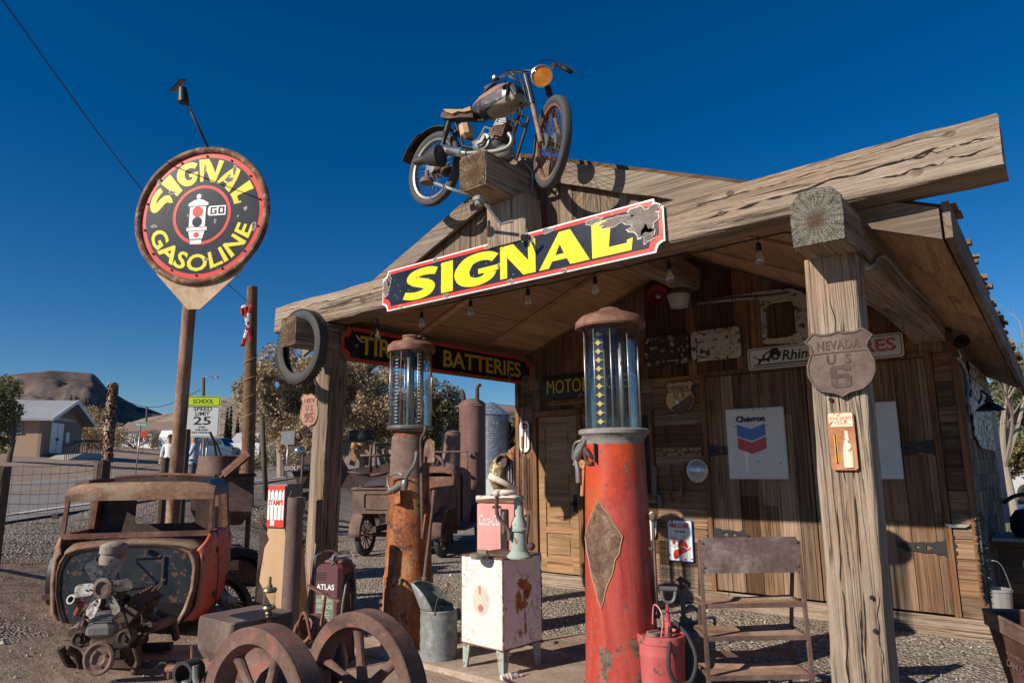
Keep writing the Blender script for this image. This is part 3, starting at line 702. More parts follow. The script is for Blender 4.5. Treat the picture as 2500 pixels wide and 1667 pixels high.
region(vplanks, M['plankZ'], XL, DXL - .09, .17, 1.75); region(hplanks, M['plankX'], XL, DXL - .09, 1.75, 2.64)
region(vplanks, M['plankZ'], DXL - .09, WXL - .06, 2.34, 2.64); region(vplanks, M['plankZ'], DXR + .09, WXL - .06, .17, 2.34)
region(hplanks, M['plankX'], WXL - .06, WXR + .06, 2.24, 2.64); region(hplanks, M['plankX'], WXL - .06, WXR + .06, .17, 1.18)
region(hplanks, M['plankX'], WXR + .06, BXL - .05, .17, 2.64); hplanks(mh, BXR + .06, XR, .17, 2.64, split=0)
part(mv, 'front_wall', M['plankZ']); part(mh, 'front_wall', M['plankX'])
mb = MB(); mb.bb((XL, WY + .025, 0), (DXL, WY + .08, 3.0)); mb.bb((DXL, WY + .09, .1), (BXR, WY + .12, 3.0)); mb.bb((BXR, WY + .025, 0), (XR - .02, WY + .08, 2.9)); mb.poly([(-5.6, 3.0), (-1.3, 3.0), (RIDX, 3.9)], .03, -.09, M=T((0, WY, 0)) @ WALLM); part(mb, 'wall_backing', M['rustdark'])
mb = MB()
for a, b in ((XL - .01, -3.2), (-3.19, XR + .01)): mb.rnd(); mb.bb((a, WY - .035, -.05), (b, WY - .013, .168))
part(mb, 'baseboard', M['timberX'])
for x0, z1 in ((XL - .015, 2.95), (XR - .045, 2.72)):
    mb = MB(); mb.rnd(); mb.bb((x0, WY - .03, .17), (x0 + .06, WY + .06, z1)); part(mb, 'corner_board', M['trim'])
# side walls
for x, sg in ((XR, 1), (XL, -1)):
    mb = MB(); R = random.Random(31); z = 0
    while z < 2.72:
        h = R.uniform(.14, .2); y = WY + .06
        while y < 10.58:
            w = R.uniform(.1, .24) if sg > 0 else 1.5; mb.rnd(); o = R.uniform(0, .014)
            mb.bb((x - .02 * sg, y + .002, z + .002), (x + (.005 + o) * sg, min(10.6, y + w) - .002, min(z + h - .002, 2.72))); y += w
        z += h
    part(mb, 'side_wall', M['greyZ'])
mb = MB(); mb.bb((XL, 10.6, 0), (XR, 10.64, 2.9)); part(mb, 'back_wall', M['plankZ'])
# panel door
mb = MB(); mb.v = .35
for x in (DXL - .08, DXR + .01): mb.bb((x, WY - .04, .165), (x + .07, WY + .03, DZ1 + .08))
mb.bb((DXL - .01, WY - .04, DZ1), (DXR + .01, WY + .03, DZ1 + .08)); part(mb, 'door_frame', M['trim'])
mb = MB(); dw = DXR - DXL; st = .115; R = random.Random(6)
mb.v = .55; zs = [DZ0, DZ0 + .20, DZ0 + .52, DZ0 + .60, DZ0 + .93, DZ0 + 1.03, DZ0 + 1.35, DZ0 + 1.44, DZ0 + 1.93, DZ1]
mb.bb((DXL + .004, WY - .005, DZ0 + .012), (DXL + st, WY + .03, DZ1 - .006)); mb.bb((DXR - st, WY - .005, DZ0 + .012), (DXR - .004, WY + .03, DZ1 - .006))
for i in range(len(zs) - 1):
    mb.v = R.uniform(.35, .75)
    if i % 2 == 0: mb.bb((DXL + st, WY - .005, zs[i] + (.012 if i == 0 else 0)), (DXR - st, WY + .03, zs[i + 1] - (.006 if i == 8 else 0)))
    else: mb.bb((DXL + st, WY + .012, zs[i]), (DXR - st, WY + .03, zs[i + 1])); mb.bb((DXL + st + .05, WY + .002, zs[i] + .05), (DXR - st - .05, WY + .011, zs[i + 1] - .05))
dr = part(mb, 'panel_door', M['doorwood'])
mb = MB(); mb.lathe([(0, 0), (.022, 0), (.022, .01), (.012, .02), (.012, .04), (.03, .055), (.028, .08), (0, .09)], 14, M=T((DXR - .055, WY - .005, 1.08)) @ WALLM); mb.bb((DXR - .085, WY - .012, .98), (DXR - .025, WY - .004, 1.2))
part(mb, 'door_knob', M['black'], par=dr)
# window in the dark bay behind the red pump
mb = MB(); mb.v = .3
for x in (WXL - .05, WXR): mb.bb((x, WY - .03, 1.18), (x + .05, WY + .03, 2.24))
mb.bb((WXL, WY - .03, 2.19), (WXR, WY + .03, 2.24)); mb.bb((WXL, WY - .04, 1.18), (WXR, WY + .03, 1.23)); mb.bb(((WXL + WXR) / 2 - .02, WY - .01, 1.23), ((WXL + WXR) / 2 + .02, WY + .02, 2.19))
win = part(mb, 'window', M['trim']); mb = MB(); mb.bb((WXL, WY + .015, 1.2), (WXR, WY + .024, 2.2)); part(mb, 'pane', M['darkglass'], par=win)
# plank double doors with strap hinges
mb = MB(); mb.v = .25
for x in (BXL - .05, BXR): mb.bb((x, WY - .035, .165), (x + .055, WY + .03, BZ1 + .05))
mb.bb((BXL + .005, WY - .035, BZ1), (BXR, WY + .03, BZ1 + .05)); part(mb, 'door_frame', M['trim'])
xm = (BXL + BXR) / 2
def strap(x, z, sg):
    mb = MB(); Mx = T((x, WY - .018, z)) @ WALLM @ SC(sg, 1, 1)
    hole = [(.10, .0), (.17, .028), (.17, -.028)]; hole2 = [(.21, 0), (.26, .022), (.26, -.022)]
    out = [(-.0, .085), (.04, .06), (.08, .062), (.12, .045), (.2, .05), (.25, .042), (.3, .036), (.34, .05), (.37, .03), (.42, 0)]
    out = out + [(a, -b) for a, b in out[::-1][1:]]
    mb.poly(out, .006, 0, M=Mx, holes=[hole, hole2])
    pl = [(-.012, .14), (-.035, .17), (-.05, .14), (-.07, .12), (-.06, .07), (-.085, .03), (-.06, 0)]; pl = pl + [(a, -b) for a, b in pl[::-1][1:]]
    mb.poly(pl, .006, 0, M=Mx); mb.tube([Mx @ Vector((-.006, -.1, .006)), Mx @ Vector((-.006, .1, .006))], .011, 8)
    for q in ((.06, .0), (.3, .0), (-.045, .1), (-.045, -.1), (-.05, 0)): mb.ball((q[0], q[1], .007), .009, 6, M=Mx)
    return mb
for k, (a, b) in enumerate(((BXL, xm), (xm, BXR))):
    mb = MB(); vplanks(mb, a + .004, b - .004, .185, BZ1 - .006, WY - .002, .12, .24, random.Random(17 + k), .008)
    d2 = part(mb, 'plank_door', M['plankZ'])
    for z in ((1.72, .78) if k else (1.73, .80)):
        part(strap(a + .0 if k == 0 else b, z, 1 if k == 0 else -1), 'strap_hinge', M['black'], par=d2)
# ------------------------------------------------------------------ signs
def stroke(pts, ws, k=7):
    ws = [w * 1.16 for w in ws]
    c = spline([(p[0], p[1], w) for p, w in zip(pts, ws)], k); L, Rr = [], []
    for i, p in enumerate(c):
        t = c[min(i + 1, len(c) - 1)] - c[max(i - 1, 0)]; t = Vector((t.x, t.y)).normalized(); n = Vector((-t.y, t.x)) * p.z / 2
        L.append((p.x + n.x, p.y + n.y)); Rr.append((p.x - n.x, p.y - n.y))
    return L + Rr[::-1]
GLY = {
    'S': [stroke([(.93, .80), (.75, .865), (.5, .88), (.28, .82), (.20, .70), (.34, .58), (.58, .47), (.74, .34), (.66, .18), (.42, .11), (.18, .125), (-.02, .19)], [.19, .22, .22, .24, .25, .26, .27, .26, .24, .22, .21, .2])],
    'I': [[(0, 0), (1, 0), (1, 1), (0, 1)]],
    'G': [stroke([(.94, .74), (.78, .85), (.55, .88), (.32, .80), (.19, .6), (.16, .42), (.24, .22), (.44, .115), (.64, .13), (.78, .22), (.82, .34)], [.2, .22, .23, .27, .31, .31, .28, .23, .21, .22, .25]),
          [(.55, .34), (1.0, .34), (1.0, .50), (.55, .50)]],
    'N': [[(0, 0), (0, 1), (.38, 1), (.80, .40), (.80, 1), (1, 1), (1, 0), (.66, 0), (.2, .64), (.2, 0)]],
    'A': [[(0, 0), (.42, 1), (.64, 1), (1, 0), (.63, 0), (.565, .19), (.27, .19), (.2, 0)]],
    'L': [[(0, 0), (0, 1), (.5, 1), (.42, .22), (.86, .22), (.86, .3), (1, .33), (.96, 0)]]}
HOL = {'A': [[(.335, .35), (.51, .35), (.43, .64)]]}
def plate_outline(w, h, r, inset=0):
    """rectangle with scooped corners"""
    w, h = w - 2 * inset, h - 2 * inset; r = r + inset * .25; o = []
    for sx, sy, a in ((1, 1, 270), (-1, 1, 0), (-1, -1, 90), (1, -1, 180)):
        q = [(sx * w / 2 + r * cos(radians(a - 90 * i / 5)), sy * h / 2 + r * sin(radians(a - 90 * i / 5))) for i in range(6)]
        o += q if False else q
    # put the points in order round the plate
    out = []
    for sx, sy in ((1, 1), (-1, 1), (-1, -1), (1, -1)):
        cx, cy = sx * w / 2, sy * h / 2
        a = [(cx - sx * 0, cy - sy * r), (cx - sx * r * .3, cy - sy * r * .95), (cx - sx * r * .71, cy - sy * r * .71), (cx - sx * r * .95, cy - sy * r * .3), (cx - sx * r, cy)]
        out += a if sx * sy > 0 else a[::-1]
    return out
def plate_sign(name, label, Mx, w, h, edge, border, field, th=.012, r=.07, b1=.012, b2=.042):
    t = thing(name, label, 'sign', Mx)
    mb = MB(); mb.poly(plate_outline(w, h, r), th); mb.build('plate', edge, t)
    mb = MB(); mb.poly(plate_outline(w, h, r, b1), .0025, th); mb.build('border', border, t)
    mb = MB(); mb.poly(plate_outline(w, h, r, b2), .0025, th + .0025); mb.build('field', field, t)
    return t, th + .005
def blot(cx, cy, rx, ry, n=40, seed=0, rough=.75):
    return [(cx + rx * cos(2 * pi * i / n) * (1 + rough * (noise.noise((cos(2 * pi * i / n) * 1.9, sin(2 * pi * i / n) * 1.9, seed)) + .5 * noise.noise((cos(2 * pi * i / n) * 5, sin(2 * pi * i / n) * 5, seed)))), cy + ry * sin(2 * pi * i / n) * (1 + rough * noise.noise((cos(2 * pi * i / n) * 1.9, sin(2 * pi * i / n) * 1.9, seed + 7)))) for i in range(n)]
M['bare'] = rust('bare sign steel', (.075, .058, .052), (.14, .115, .105), (.235, .205, .19), 2.2, rough=.6, metal=.2)
M['chipedge'] = plain('chipped enamel edge', (.62, .58, .52), .5)
# long SIGNAL sign on the beam
sg, zt = plate_sign('gasoline_sign', 'long black and red enamel sign reading SIGNAL on the front beam, right end rusted bare', facing((-3.465, BY - .018, 3.215), 0), 2.915, .39, M['signwhite'], M['signred'], M['signblack'])
mb = MB()
for ch, x0, x1 in (('S', -4.605, -4.17), ('I', -4.14, -4.0), ('G', -3.97, -3.49), ('N', -3.467, -3.108), ('A', -3.075, -2.61), ('L', -2.588, -2.25)):
    for i, p in enumerate(GLY[ch]):
        f = lambda q: (x0 + q[0] * (x1 - x0) + 3.465, (q[1] - .5) * .272 - .004)
        mb.poly([f(q) for q in p], .0022 + .0006 * i, zt, holes=[[f(q) for q in hq] for hq in HOL.get(ch, [])])
mb.build('lettering', M['signyellow'], sg)
def rustpatches(root, z, spots, par=True):
    ma, mc = MB(), MB()
    for (x, y, rx, ry, s) in spots:
        mc.poly(blot(x, y, rx * 1.05 + .002, ry * 1.05 + .002, seed=s), .0007, z); ma.poly(blot(x, y, rx, ry, seed=s), .0009, z + .0004)
    mc.build('chip_edge', M['chipedge'], root); ma.build('rust_patch', M['bare'], root)
rustpatches(sg, zt + .0031, [(1.30, .055, .125, .095, 1), (1.08, .10, .10, .035, 2.3), (.9, .145, .07, .02, 3), (1.33, -.05, .05, .06, 4.1), (-1.40, .03, .045, .07, 5), (-1.36, .1, .03, .05, 6), (-.1, .168, .06, .018, 7), (.25, .165, .05, .025, 8), (.48, .168, .05, .02, 9), (-.75, .174, .03, .014, 10), (-.62, -.168, .03, .014, 11), (.1, -.17, .03, .012, 12), (-1.2, -.174, .02, .01, 13), (.62, -.178, .025, .01, 14), (-.02, -.02, .013, .016, 15), (.33, .12, .014, .03, 16)])
mb = MB()
R = random.Random(4)
for i in range(60):
    x = R.uniform(-1.3, .2); y = R.uniform(-.14, .13) * (1 if R.random() < .4 else 1); l = R.uniform(.004, .013); mb.box((x, y, zt + .0036), (.003, l, .0006), M=None)
mb.build('scratches', M['chipedge'], sg)
# sign inside the canopy
ts, zt = plate_sign('shop_sign', 'black and red enamel sign reading TIRES & BATTERIES under the left eave', frame((-5.805, 5.985, 2.866), (0, 1, 0), (1, 0, 0)), 3.235, .372, M['steel'], M['signred'], M['signblack'], r=.075)
mb = MB(); put_text(mb, 'TIRES  &', -1.375, -.098, 1.06, .205, zt, .018); put_text(mb, 'BATTERIES', -.12, -.098, 1.50, .205, zt, .018); mb.build('lettering', M['fadeyellow'], ts)
rustpatches(ts, zt + .0031, [(1.5, -.12, .09, .05, 3), (1.13, -.1, .03, .07, 4), (.7, -.16, .05, .02, 5), (-1.42, -.01, .015, .015, 6), (-.9, -.165, .06, .02, 8), (1.4, .16, .04, .02, 9), (.2, -.16, .03, .02, 1)])
# round sign on its pole
px_ = (RH * .9903 - FH * .139); pn_ = (-RH * .139 - FH * .9903)
pbase = pix(421, 1255, 9.72); ptop = pix(467, 690, 9.62); pbase = Vector((pbase.x, pbase.y, gz(pbase.x, pbase.y)))
rs = thing('pole_sign', 'round SIGNAL GASOLINE sign in a rusty ring on a tall pole behind the wrecked cab', 'sign', T(pbase))
pm = T(-pbase)
mb = MB(pm); mb.tube([pbase - Vector((0, 0, .1)), ptop], .088, 18); mb.build('pole', M['rustpole'] if 'rustpole' in M else rust('flaking pole', (.11, .05, .034), (.26, .145, .095), (.44, .30, .21), 1.5, True, bs=.5), rs)
dc = pix(493, 525, 9.55); DM = frame(dc, px_, pn_) @ SC(1.04, 1.04, 1.04); RD = .885
gusset = [(-.62, -.66), (-.60, -.78), (-.12, -1.28), (.06, -1.28), (.62, -.78), (.64, -.64), (.3, -.85), (0, -.93), (-.3, -.88)]
mb = MB(pm @ DM); mb.poly(gusset, .015, -.03); mb.build('gusset', rust('pale rust plate', (.3, .19, .11), (.48, .34, .22), (.58, .43, .30), 1.2), rs)
mb = MB(pm @ DM); mb.torus(RD + .035, .045, 72, 10); mb.build('ring', rust('flaking ring', (.08, .04, .03), (.19, .095, .062), (.36, .22, .14), 2, spots=(.42, .29, .19)), rs)
def disc(mb, r, h, z, n=72): mb.poly(circ(r, n), h, z)
mb = MB(pm @ DM); disc(mb, RD + .01, .02, -.02); fc = mb.build('face', M['signred'], rs)
mb = MB(pm @ DM); disc(mb, RD - .075, .003, 0); mb.build('black_field', M['signblack'], fc)
mb = MB(pm @ DM); mb.poly(circ(.415, 60), .0025, .003, holes=[circ(.372, 60)]); mb.build('inner_ring', M['signred'], fc)
def arc_glyph(mb, p, holes, x0, x1, a0, a1, r0, r1, z, h, low=False):
    def f(q):
        x = x0 + q[0] * (x1 - x0); a = radians(a0 + (a1 - a0) * x); r = r0 + (r1 - r0) * q[1]; return (r * cos(a), r * sin(a))
    def sub(P):
        o = []
        for i in range(len(P)):
            a, b = Vector(P[i]), Vector(P[(i + 1) % len(P)]); k = max(1, int((b - a).length / .2)); o += [tuple(a.lerp(b, j / k)) for j in range(k)]
        return o
    mb.poly([f(q) for q in sub(p)], h, z, holes=[[f(q) for q in sub(hh)] for hh in holes])
mb = MB(pm @ DM)
for ch, x0, x1 in (('S', 0, .19), ('I', .205, .285), ('G', .305, .475), ('N', .49, .655), ('A', .665, .85), ('L', .875, 1.0)):
    for i, p in enumerate(GLY[ch]): arc_glyph(mb, p, HOL.get(ch, []), x0, x1, 176, 14, .47, .79, .003, .0025 + .0008 * i)
me = text_mesh('GASOLINE', 1.0, 1.0, .022, 0, 1)
for v in me.vertices:
    a = radians(196 + 150 * v.co.x); r = .775 - .235 * v.co.y; v.co = Vector((r * cos(a), r * sin(a), .003 + (.0025 if v.co.z > .5 else 0)))
mb.mesh(me); mb.build('lettering', M['signyellow'], fc)
mb = MB(pm @ DM); z = .003
mb.poly([(-.20, .13), (.085, .13), (.085, .165), (-.0, .215), (-.035, .215), (-.035, .24), (-.08, .24), (-.08, .215), (-.115, .215), (-.20, .165)], .003, z); mb.poly(circ(.035, 16, -.0575, .262), .003, z)
mb.poly([(-.175, .118), (.055, .118), (.055, -.16), (-.175, -.16)], .003, z, holes=[circ(.082, 24, -.062, .03), circ(.082, 24, -.062, -.105 + .02)][:0])
mb.poly([(-.205, -.17), (.085, -.17), (.085, -.215), (-.205, -.215)], .003, z); mb.poly([(-.175, -.225), (.055, -.225), (.03, -.33), (-.15, -.33)], .003, z); mb.poly([(-.14, -.345), (.02, -.345), (.02, -.40), (-.14, -.40)], .003, z)
mb.poly([(.085, .01), (.105, -.02), (.34, -.02), (.34, .115), (.105, .115), (.085, .09)], .003, z); mb.build('traffic_light_emblem', M['signwhite'], fc)
mb = MB(pm @ DM); mb.poly(circ(.075, 26, -.06, .045), .002, .0062); mb.poly(circ(.038, 20, -.06, -.275), .002, .0062); mb.build('red_lamp', M['signred'], fc)
mb = MB(pm @ DM); mb.poly(circ(.07, 26, -.06, -.095), .002, .0062)
for x, s in ((.125, 'G'), (.235, 'O')):
    if s == 'G': mb.poly([(x, 0), (x + .085, 0), (x + .085, .055), (x + .045, .055), (x + .045, .038), (x + .066, .038), (x + .066, .018), (x + .019, .018), (x + .019, .078), (x + .085, .078), (x + .085, .096), (x, .096)], .002, .0062)
    else: mb.poly([(x, 0), (x + .085, 0), (x + .085, .096), (x, .096)], .002, .0062, holes=[[(x + .022, .02), (x + .063, .02), (x + .063, .076), (x + .022, .076)]])
mb.build('black_lamp', M['signblack'], fc)
mb = MB(pm @ DM)
for k in range(14): mb.ball((.83 * cos(k * .449 + .2), .83 * sin(k * .449 + .2), .006), .016, 8)
mb.build('bolts', M['rustdark'], fc)
rustpatches(fc, .0062, [])if False else None
ma, mc = MB(pm @ DM), MB(pm @ DM)
for (x, y, rx, ry, s) in ((.36, .47, .10, .05, 1), (.43, .60, .03, .12, 2.2), (.0, .64, .02, .11, 3), (-.46, .34, .07, .05, 4), (-.66, .5, .04, .06, 5), (.62, .05, .035, .035, 6), (.75, -.2, .04, .09, 7), (.2, -.1, .022, .03, 8), (.1, -.62, .04, .035, 9), (-.68, -.12, .07, .02, 10), (.52, -.05, .015, .015, 11), (-.2, .0, .015, .015, 12)):
    mc.poly(blot(x, y, rx * .62 + .004, ry * .62 + .004, seed=s, rough=.8), .0007, .0068); ma.poly(blot(x, y, rx * .58, ry * .58, seed=s, rough=.8), .0009, .0072)
mc.build('chip_edge', M['chipedge'], fc); ma.build('rust_patch', M['bare'], fc)
# solar lamp on a stem above the round sign
lt = pix(447, 232, 9.5); lb = dc + Vector((0, 0, RD + .06)) + px_ * .05
sp = thing('solar_spotlight', 'small black solar spotlight on a thin stem above the round sign', 'lamp', T(lb))
mb = MB(T(-lb)); mb.tube([lb, lt], .018, 8); mb.build('stem', M['rustdark'], sp)
mb = MB(T(-lb) @ T(lt)); mb.lathe([(0, .1), (.05, .1), (.06, .04), (.075, -.1), (.06, -.12), (0, -.11)], 14, M=RX(8)); mb.build('lamp_head', M['black'], sp)
mb = MB(T(-lb) @ frame(lt + px_ * -.09 + Vector((0, 0, .15)), px_, Vector((-.25, -.55, .6)))); mb.box((0, 0, 0), (.24, .17, .02), bev=.008); mb.build('solar_panel', M['darkglass'], sp)

# ---- signs on the front wall
def wallsign(x, z, d=.03): return facing((x, WY - d, z))
t = thing('shop_sign', 'dark flat sign with yellow letters reading MOTORCYCLES above the panel door', 'sign', wallsign(-4.95, 2.645))
mb = MB(); mb.box((0, 0, 0), (1.53, .335, .014)); mb.build('plate', plain('sign black matte', (.016, .017, .02), .6), t)
mb = MB(); put_text(mb, 'MOTORCYCLES', -.685, -.088, 1.36, .185, .0072, .0); mb.build('lettering', M['fadeyellow'], t)
tl = thing('shelf', 'narrow wooden shelf board under the MOTORCYCLES sign', 'shelf', wallsign(-5.28, 2.425))
mb = MB(); mb.box((0, 0, .045), (.62, .075, .09), bev=.02); mb.build('board', M['trim'], tl); mb = MB(); mb.tube([(.2, .03, .06), (.22, .08, .07), (.25, .1, .06), (.27, .06, .06)], .008, 6); mb.build('hook', M['steel'], tl)
def shield_outline(w, h):
    p = [(0, -.5), (.10, -.44), (.3, -.40), (.42, -.30), (.49, -.15), (.49, 0), (.44, .13), (.40, .22), (.43, .31), (.5, .38), (.37, .5), (.25, .46), (.12, .46), (0, .49)]
    f = [(p[0][0], p[0][1])] + [(x, y) for x, y in p[1:]]
    out = f + [(-x, y) for x, y in f[::-1][1:-1]]
    return [(x * w, y * h) for x, y in out]
def shield(name, label, Mx, w, h, m, top, mid, num, letm, rim=True, emb=.0045, rimm=None):
    t = thing(name, label, 'sign', Mx)
    mb = MB(); mb.poly(shield_outline(w, h), .012); mb.build('plate', m, t)
    mb = MB(); o = shield_outline(w, h)
    if rim: mb.tube([(x * .965, y * .965, .012) for x, y in o], .010 * w / .45, 6, closed=True)
    mb.box((0, .175 * h, .013), (.80 * w, .02 * h, .01)); mb.build('rim', rimm or m, t)
    mb = MB(); put_text(mb, top, 0, .285 * h, .62 * w, .14 * h, .012, .02, 0, emb, 1.1, True)
    a, b = mid.split(); put_text(mb, a, -.12 * w, .07 * h, None, .145 * h, .012, .02, 0, emb, 1, True); put_text(mb, b, .12 * w, .07 * h, None, .145 * h, .012, .02, 0, emb, 1, True)
    if num == '6':
        f6 = lambda P: [((x - .5) * .29 * w, (y - .5) * .33 * h - .19 * h) for x, y in P]
        mb.poly(f6([(.15, 0), (.85, 0), (1, .1), (1, .5), (.85, .6), (.3, .6), (.3, .84), (.68, .84), (.68, .74), (1, .74), (1, .9), (.85, 1), (.15, 1), (0, .9), (0, .1)]), emb, .012, holes=[f6([(.3, .16), (.7, .16), (.7, .44), (.3, .44)])])
    elif num: put_text(mb, num, 0, -.2 * h, .5 * w, .3 * h, .012, .03, 0, emb, 1, True)
    mb.build('lettering', letm, t); return t
s1 = onY(1960, 885, BY - .0); s2 = onY(2140, 885, BY)
M['shieldrust'] = rust('cast shield', (.06, .037, .031), (.10, .066, .055), (.145, .102, .088), 2.2, rough=.6, metal=.15, bs=.3)
shield('route_shield', 'large rusty cast NEVADA US 6 shield on the right front post', frame(onY(2052, 888, BY + .06), (1, 0, 0), (0.0, -1, .02)), .375, .39, M['shieldrust'], 'NEVADA', 'U S', '6', rust('raised rust', (.05, .032, .028), (.09, .063, .055), (.135, .10, .088), 2.2, metal=.2))
shield('route_shield', 'narrow pinkish rusty US shield on the left front post above the gravel', frame(onY(757, 1002, BY + .065), (1, .22, 0), (.22, -1, .02)), .245, .36, rust('pink rust', (.24, .115, .08), (.38, .21, .155), (.46, .28, .21), 1.5), 'NEV', 'U S', '95', rust('raised pink rust', (.15, .075, .055), (.24, .13, .1), (.3, .18, .14), 2))
t = shield('route_shield', 'faded yellow NEVADA US shield with a dark lower half on the back wall', wallsign(-3.655, 2.375), .40, .42, paint('yellowed enamel', (.44, .27, .10), (.52, .36, .17), (.10, .06, .04), .35, 1.5), 'NEVADA', 'U S', '', M['ink'], emb=.0025, rimm=M['rustdark'])
mb = MB(); mb.poly([(-.12, -.125), (.155, .035), (.175, -.03), (.16, -.1), (.1, -.155), (0, -.2), (-.06, -.18)], .0012, .012); mb.build('rust_patch', M['rustdark'], t)
mb = MB(); mb.lathe([(0, .03), (.03, .028), (.036, .012), (.026, .0125)], 16, M=T((-.03, -.05, 0))); mb.build('grommet', M['steel'], t)
t = thing('state_sign', 'small maroon state outline sign numbered 2 beside the panel door', 'sign', wallsign(-4.985, 2.17))
mb = MB(); mb.poly([(-.1, .09), (.12, .09), (.12, -.06), (.07, -.1), (.0, -.13), (-.02, -.06), (-.07, -.02), (-.1, .03)], .006); mb.build('plate', M['maroon'], t)
mb = MB(); put_text(mb, '2', -.005, .0, None, .10, .006, .02, 0, .002, 1, True); mb.build('lettering', M['signwhite'], t)
t = thing('advertising_thermometer', 'long white rounded enamel thermometer plate left of the panel door', 'thermometer', wallsign(-6.045, 1.99))
mb = MB(); mb.poly(rrect(.17, .44, .075), .012); mb.build('plate', M['signwhite'], t); mb = MB(); mb.poly([(x * .058, y * .042) for x, y in circ(1, 24)], .003, .012, M=T((0, .145, 0))); mb.build('round_logo', plain('logo maroon', (.28, .02, .05), .4), t)
mb = MB(); put_text(mb, 'Nesbitt', 0, .145, .085, .028, .015, .01, 0, .002, 1, True); mb.build('lettering', M['signwhite'], t)
mb = MB(); mb.box((-.035, -.08, .0135), (.05, .17, .003)); mb.build('red_panel', plain('orange red', (.60, .13, .05), .4), t); mb = MB(); mb.box((.04, -.04, .014), (.012, .24, .004)); mb.build('tube', M['ink'], t)
t = thing('plate_sign', 'narrow rusty yellow plate reading OMAHA STANDARD on the plank wall', 'sign', wallsign(-3.69, 1.725))
mb = MB(); mb.box((0, 0, 0), (.525, .075, .008)); mb.build('plate', paint('yellow plate', (.40, .20, .06), (.50, .30, .08), (.13, .06, .03), .55, 3), t); mb = MB(); put_text(mb, 'OMAHA STANDARD', -.235, -.023, .47, .046, .004, .02); mb.build('lettering', M['rustdark'], t)
t = thing('enamel_sign', 'white enamel gasoline sign with red fire helmet on the lower plank wall', 'sign', wallsign(-3.744, .70))
mb = MB(); mb.poly(rrect(.315, .47, .015), .012); mb.build('plate', M['signblue'], t); mb = MB(); mb.poly(rrect(.298, .453, .012), .0025, .012); mb.build('field', M['signwhite'], t)
mb = MB(); put_text(mb, 'FIRE-CHIEF', -.137, .145, .265, .05, .0146, .03, .25); put_text(mb, 'TEXACO', -.118, .005, .08, .016, .0146, .01)
st_ = [(.032 * (1 if i % 2 == 0 else .42) * cos(pi / 2 + i * pi / 5) * 1.3, .032 * 1.3 * (1 if i % 2 == 0 else .42) * sin(pi / 2 + i * pi / 5)) for i in range(10)]
mb.poly(st_, .002, .0146, M=T((-.08, -.022, 0)))
mb.poly([(-.03, -.10), (.0, -.075), (.045, -.07), (.08, -.10), (.12, -.075), (.145, -.068), (.13, -.085), (.06, -.13), (.0, -.155), (-.03, -.2), (-.065, -.215), (-.09, -.2), (-.095, -.15), (-.07, -.11)], .002, .0146); mb.poly([(-.03, -.09), (-.025, -.02), (.0, .01), (.04, .015), (.08, -.02), (.1, -.06), (.085, -.085), (.05, -.062), (0, -.067)], .0028, .0146); mb.build('lettering', M['inkred'], t)
mb = MB(); put_text(mb, 'GASOLINE', -.065, .092, .135, .022, .0146, .01); mb.poly(circ(.058, 24, -.08, -.02), .0015, .0146, holes=[circ(.054, 24, -.08, -.02)])
mb.poly([(-.07, -.20), (-.05, -.16), (-.035, -.18), (-.05, -.205)], .003, .0146); mb.build('black_print', M['ink'], t)
mb = MB(); mb.poly([(.02, .015), (.05, .065), (.065, .06), (.06, .02)], .004, .0146); mb.build('gold_crest', M['gold'], t)
mb = MB()
for x, y in ((-.14, .215), (.1, .2), (.14, -.2), (-.14, -.17), (.06, -.21), (-.09, .215)): mb.poly(blot(x, y, .012, .012, seed=x), .001, .0152)
mb.build('rust_patch', M['rustred'], t)
t = thing('enamel_sign', 'white Chevron sign with blue and red chevrons on the plank door', 'sign', wallsign(-2.765, 1.805, .045))
mb = MB(); mb.box((0, 0, .0), (.655, .785, .04), bev=.012); mb.build('plate', paint('off white enamel', (.62, .61, .60), (.66, .65, .64), (.42, .03, .05), .09, 1.6, .35, False), t)
mb = MB(); mb.poly([(-.20, .215), (-.04, .155), (.12, .215), (.12, .085), (-.04, .028), (-.20, .085)], .002, .0205); mb.build('blue_chevron', M['signblue'], t)
mb = MB(); mb.poly([(-.20, .068), (-.04, .01), (.12, .068), (.12, -.06), (-.04, -.118), (-.20, -.06)], .002, .0205); mb.build('red_chevron', plain('chevron red', (.48, .02, .045), .35), t)
mb = MB(); put_text(mb, 'Chevron', -.205, .235, .33, .072, .0205, .05); mb.build('lettering', M['ink'], t)
mb = MB()
for x, y in ((-.22, .19), (.14, .19), (.0, .37), (.12, .37), (.02, -.2), (.26, -.22)): mb.poly(circ(.008, 10, x, y), .002, .0205)
mb.build('nail_holes', M['ink'], t)
t = thing('enamel_sign', 'blank back of a white enamel sign behind the right front post', 'sign', wallsign(-1.56, 1.80, .045))
mb = MB(); mb.box((0, 0, 0), (.44, .765, .035), bev=.01); mb.build('plate', paint('pale blue white enamel', (.52, .55, .58), (.60, .61, .62), (.26, .12, .07), .17, 1.1, .4, False), t)
t = thing('tyre_shop_sign', 'white sign with a charging rhino, Rhino lettering and red TIRES on the back wall', 'sign', facing((-2.0, WY - .05, 2.742), 0))
mb = MB(); mb.poly(rrect(1.57, .245, .035), .008); mb.build('plate', plain('sign white worn', (.60, .59, .57), .45, 0, .1), t)
mb = MB(); mb.poly(rrect(1.54, .218, .03), .0015, .008, holes=[rrect(1.525, .203, .026)]); mb.box((-.2, -.072, .0085), (1.05, .014, .002)); mb.box((-.2, -.092, .0085), (1.05, .006, .002))
put_text(mb, 'Rhino', -.405, -.045, .36, .115, .008, .02, .2)
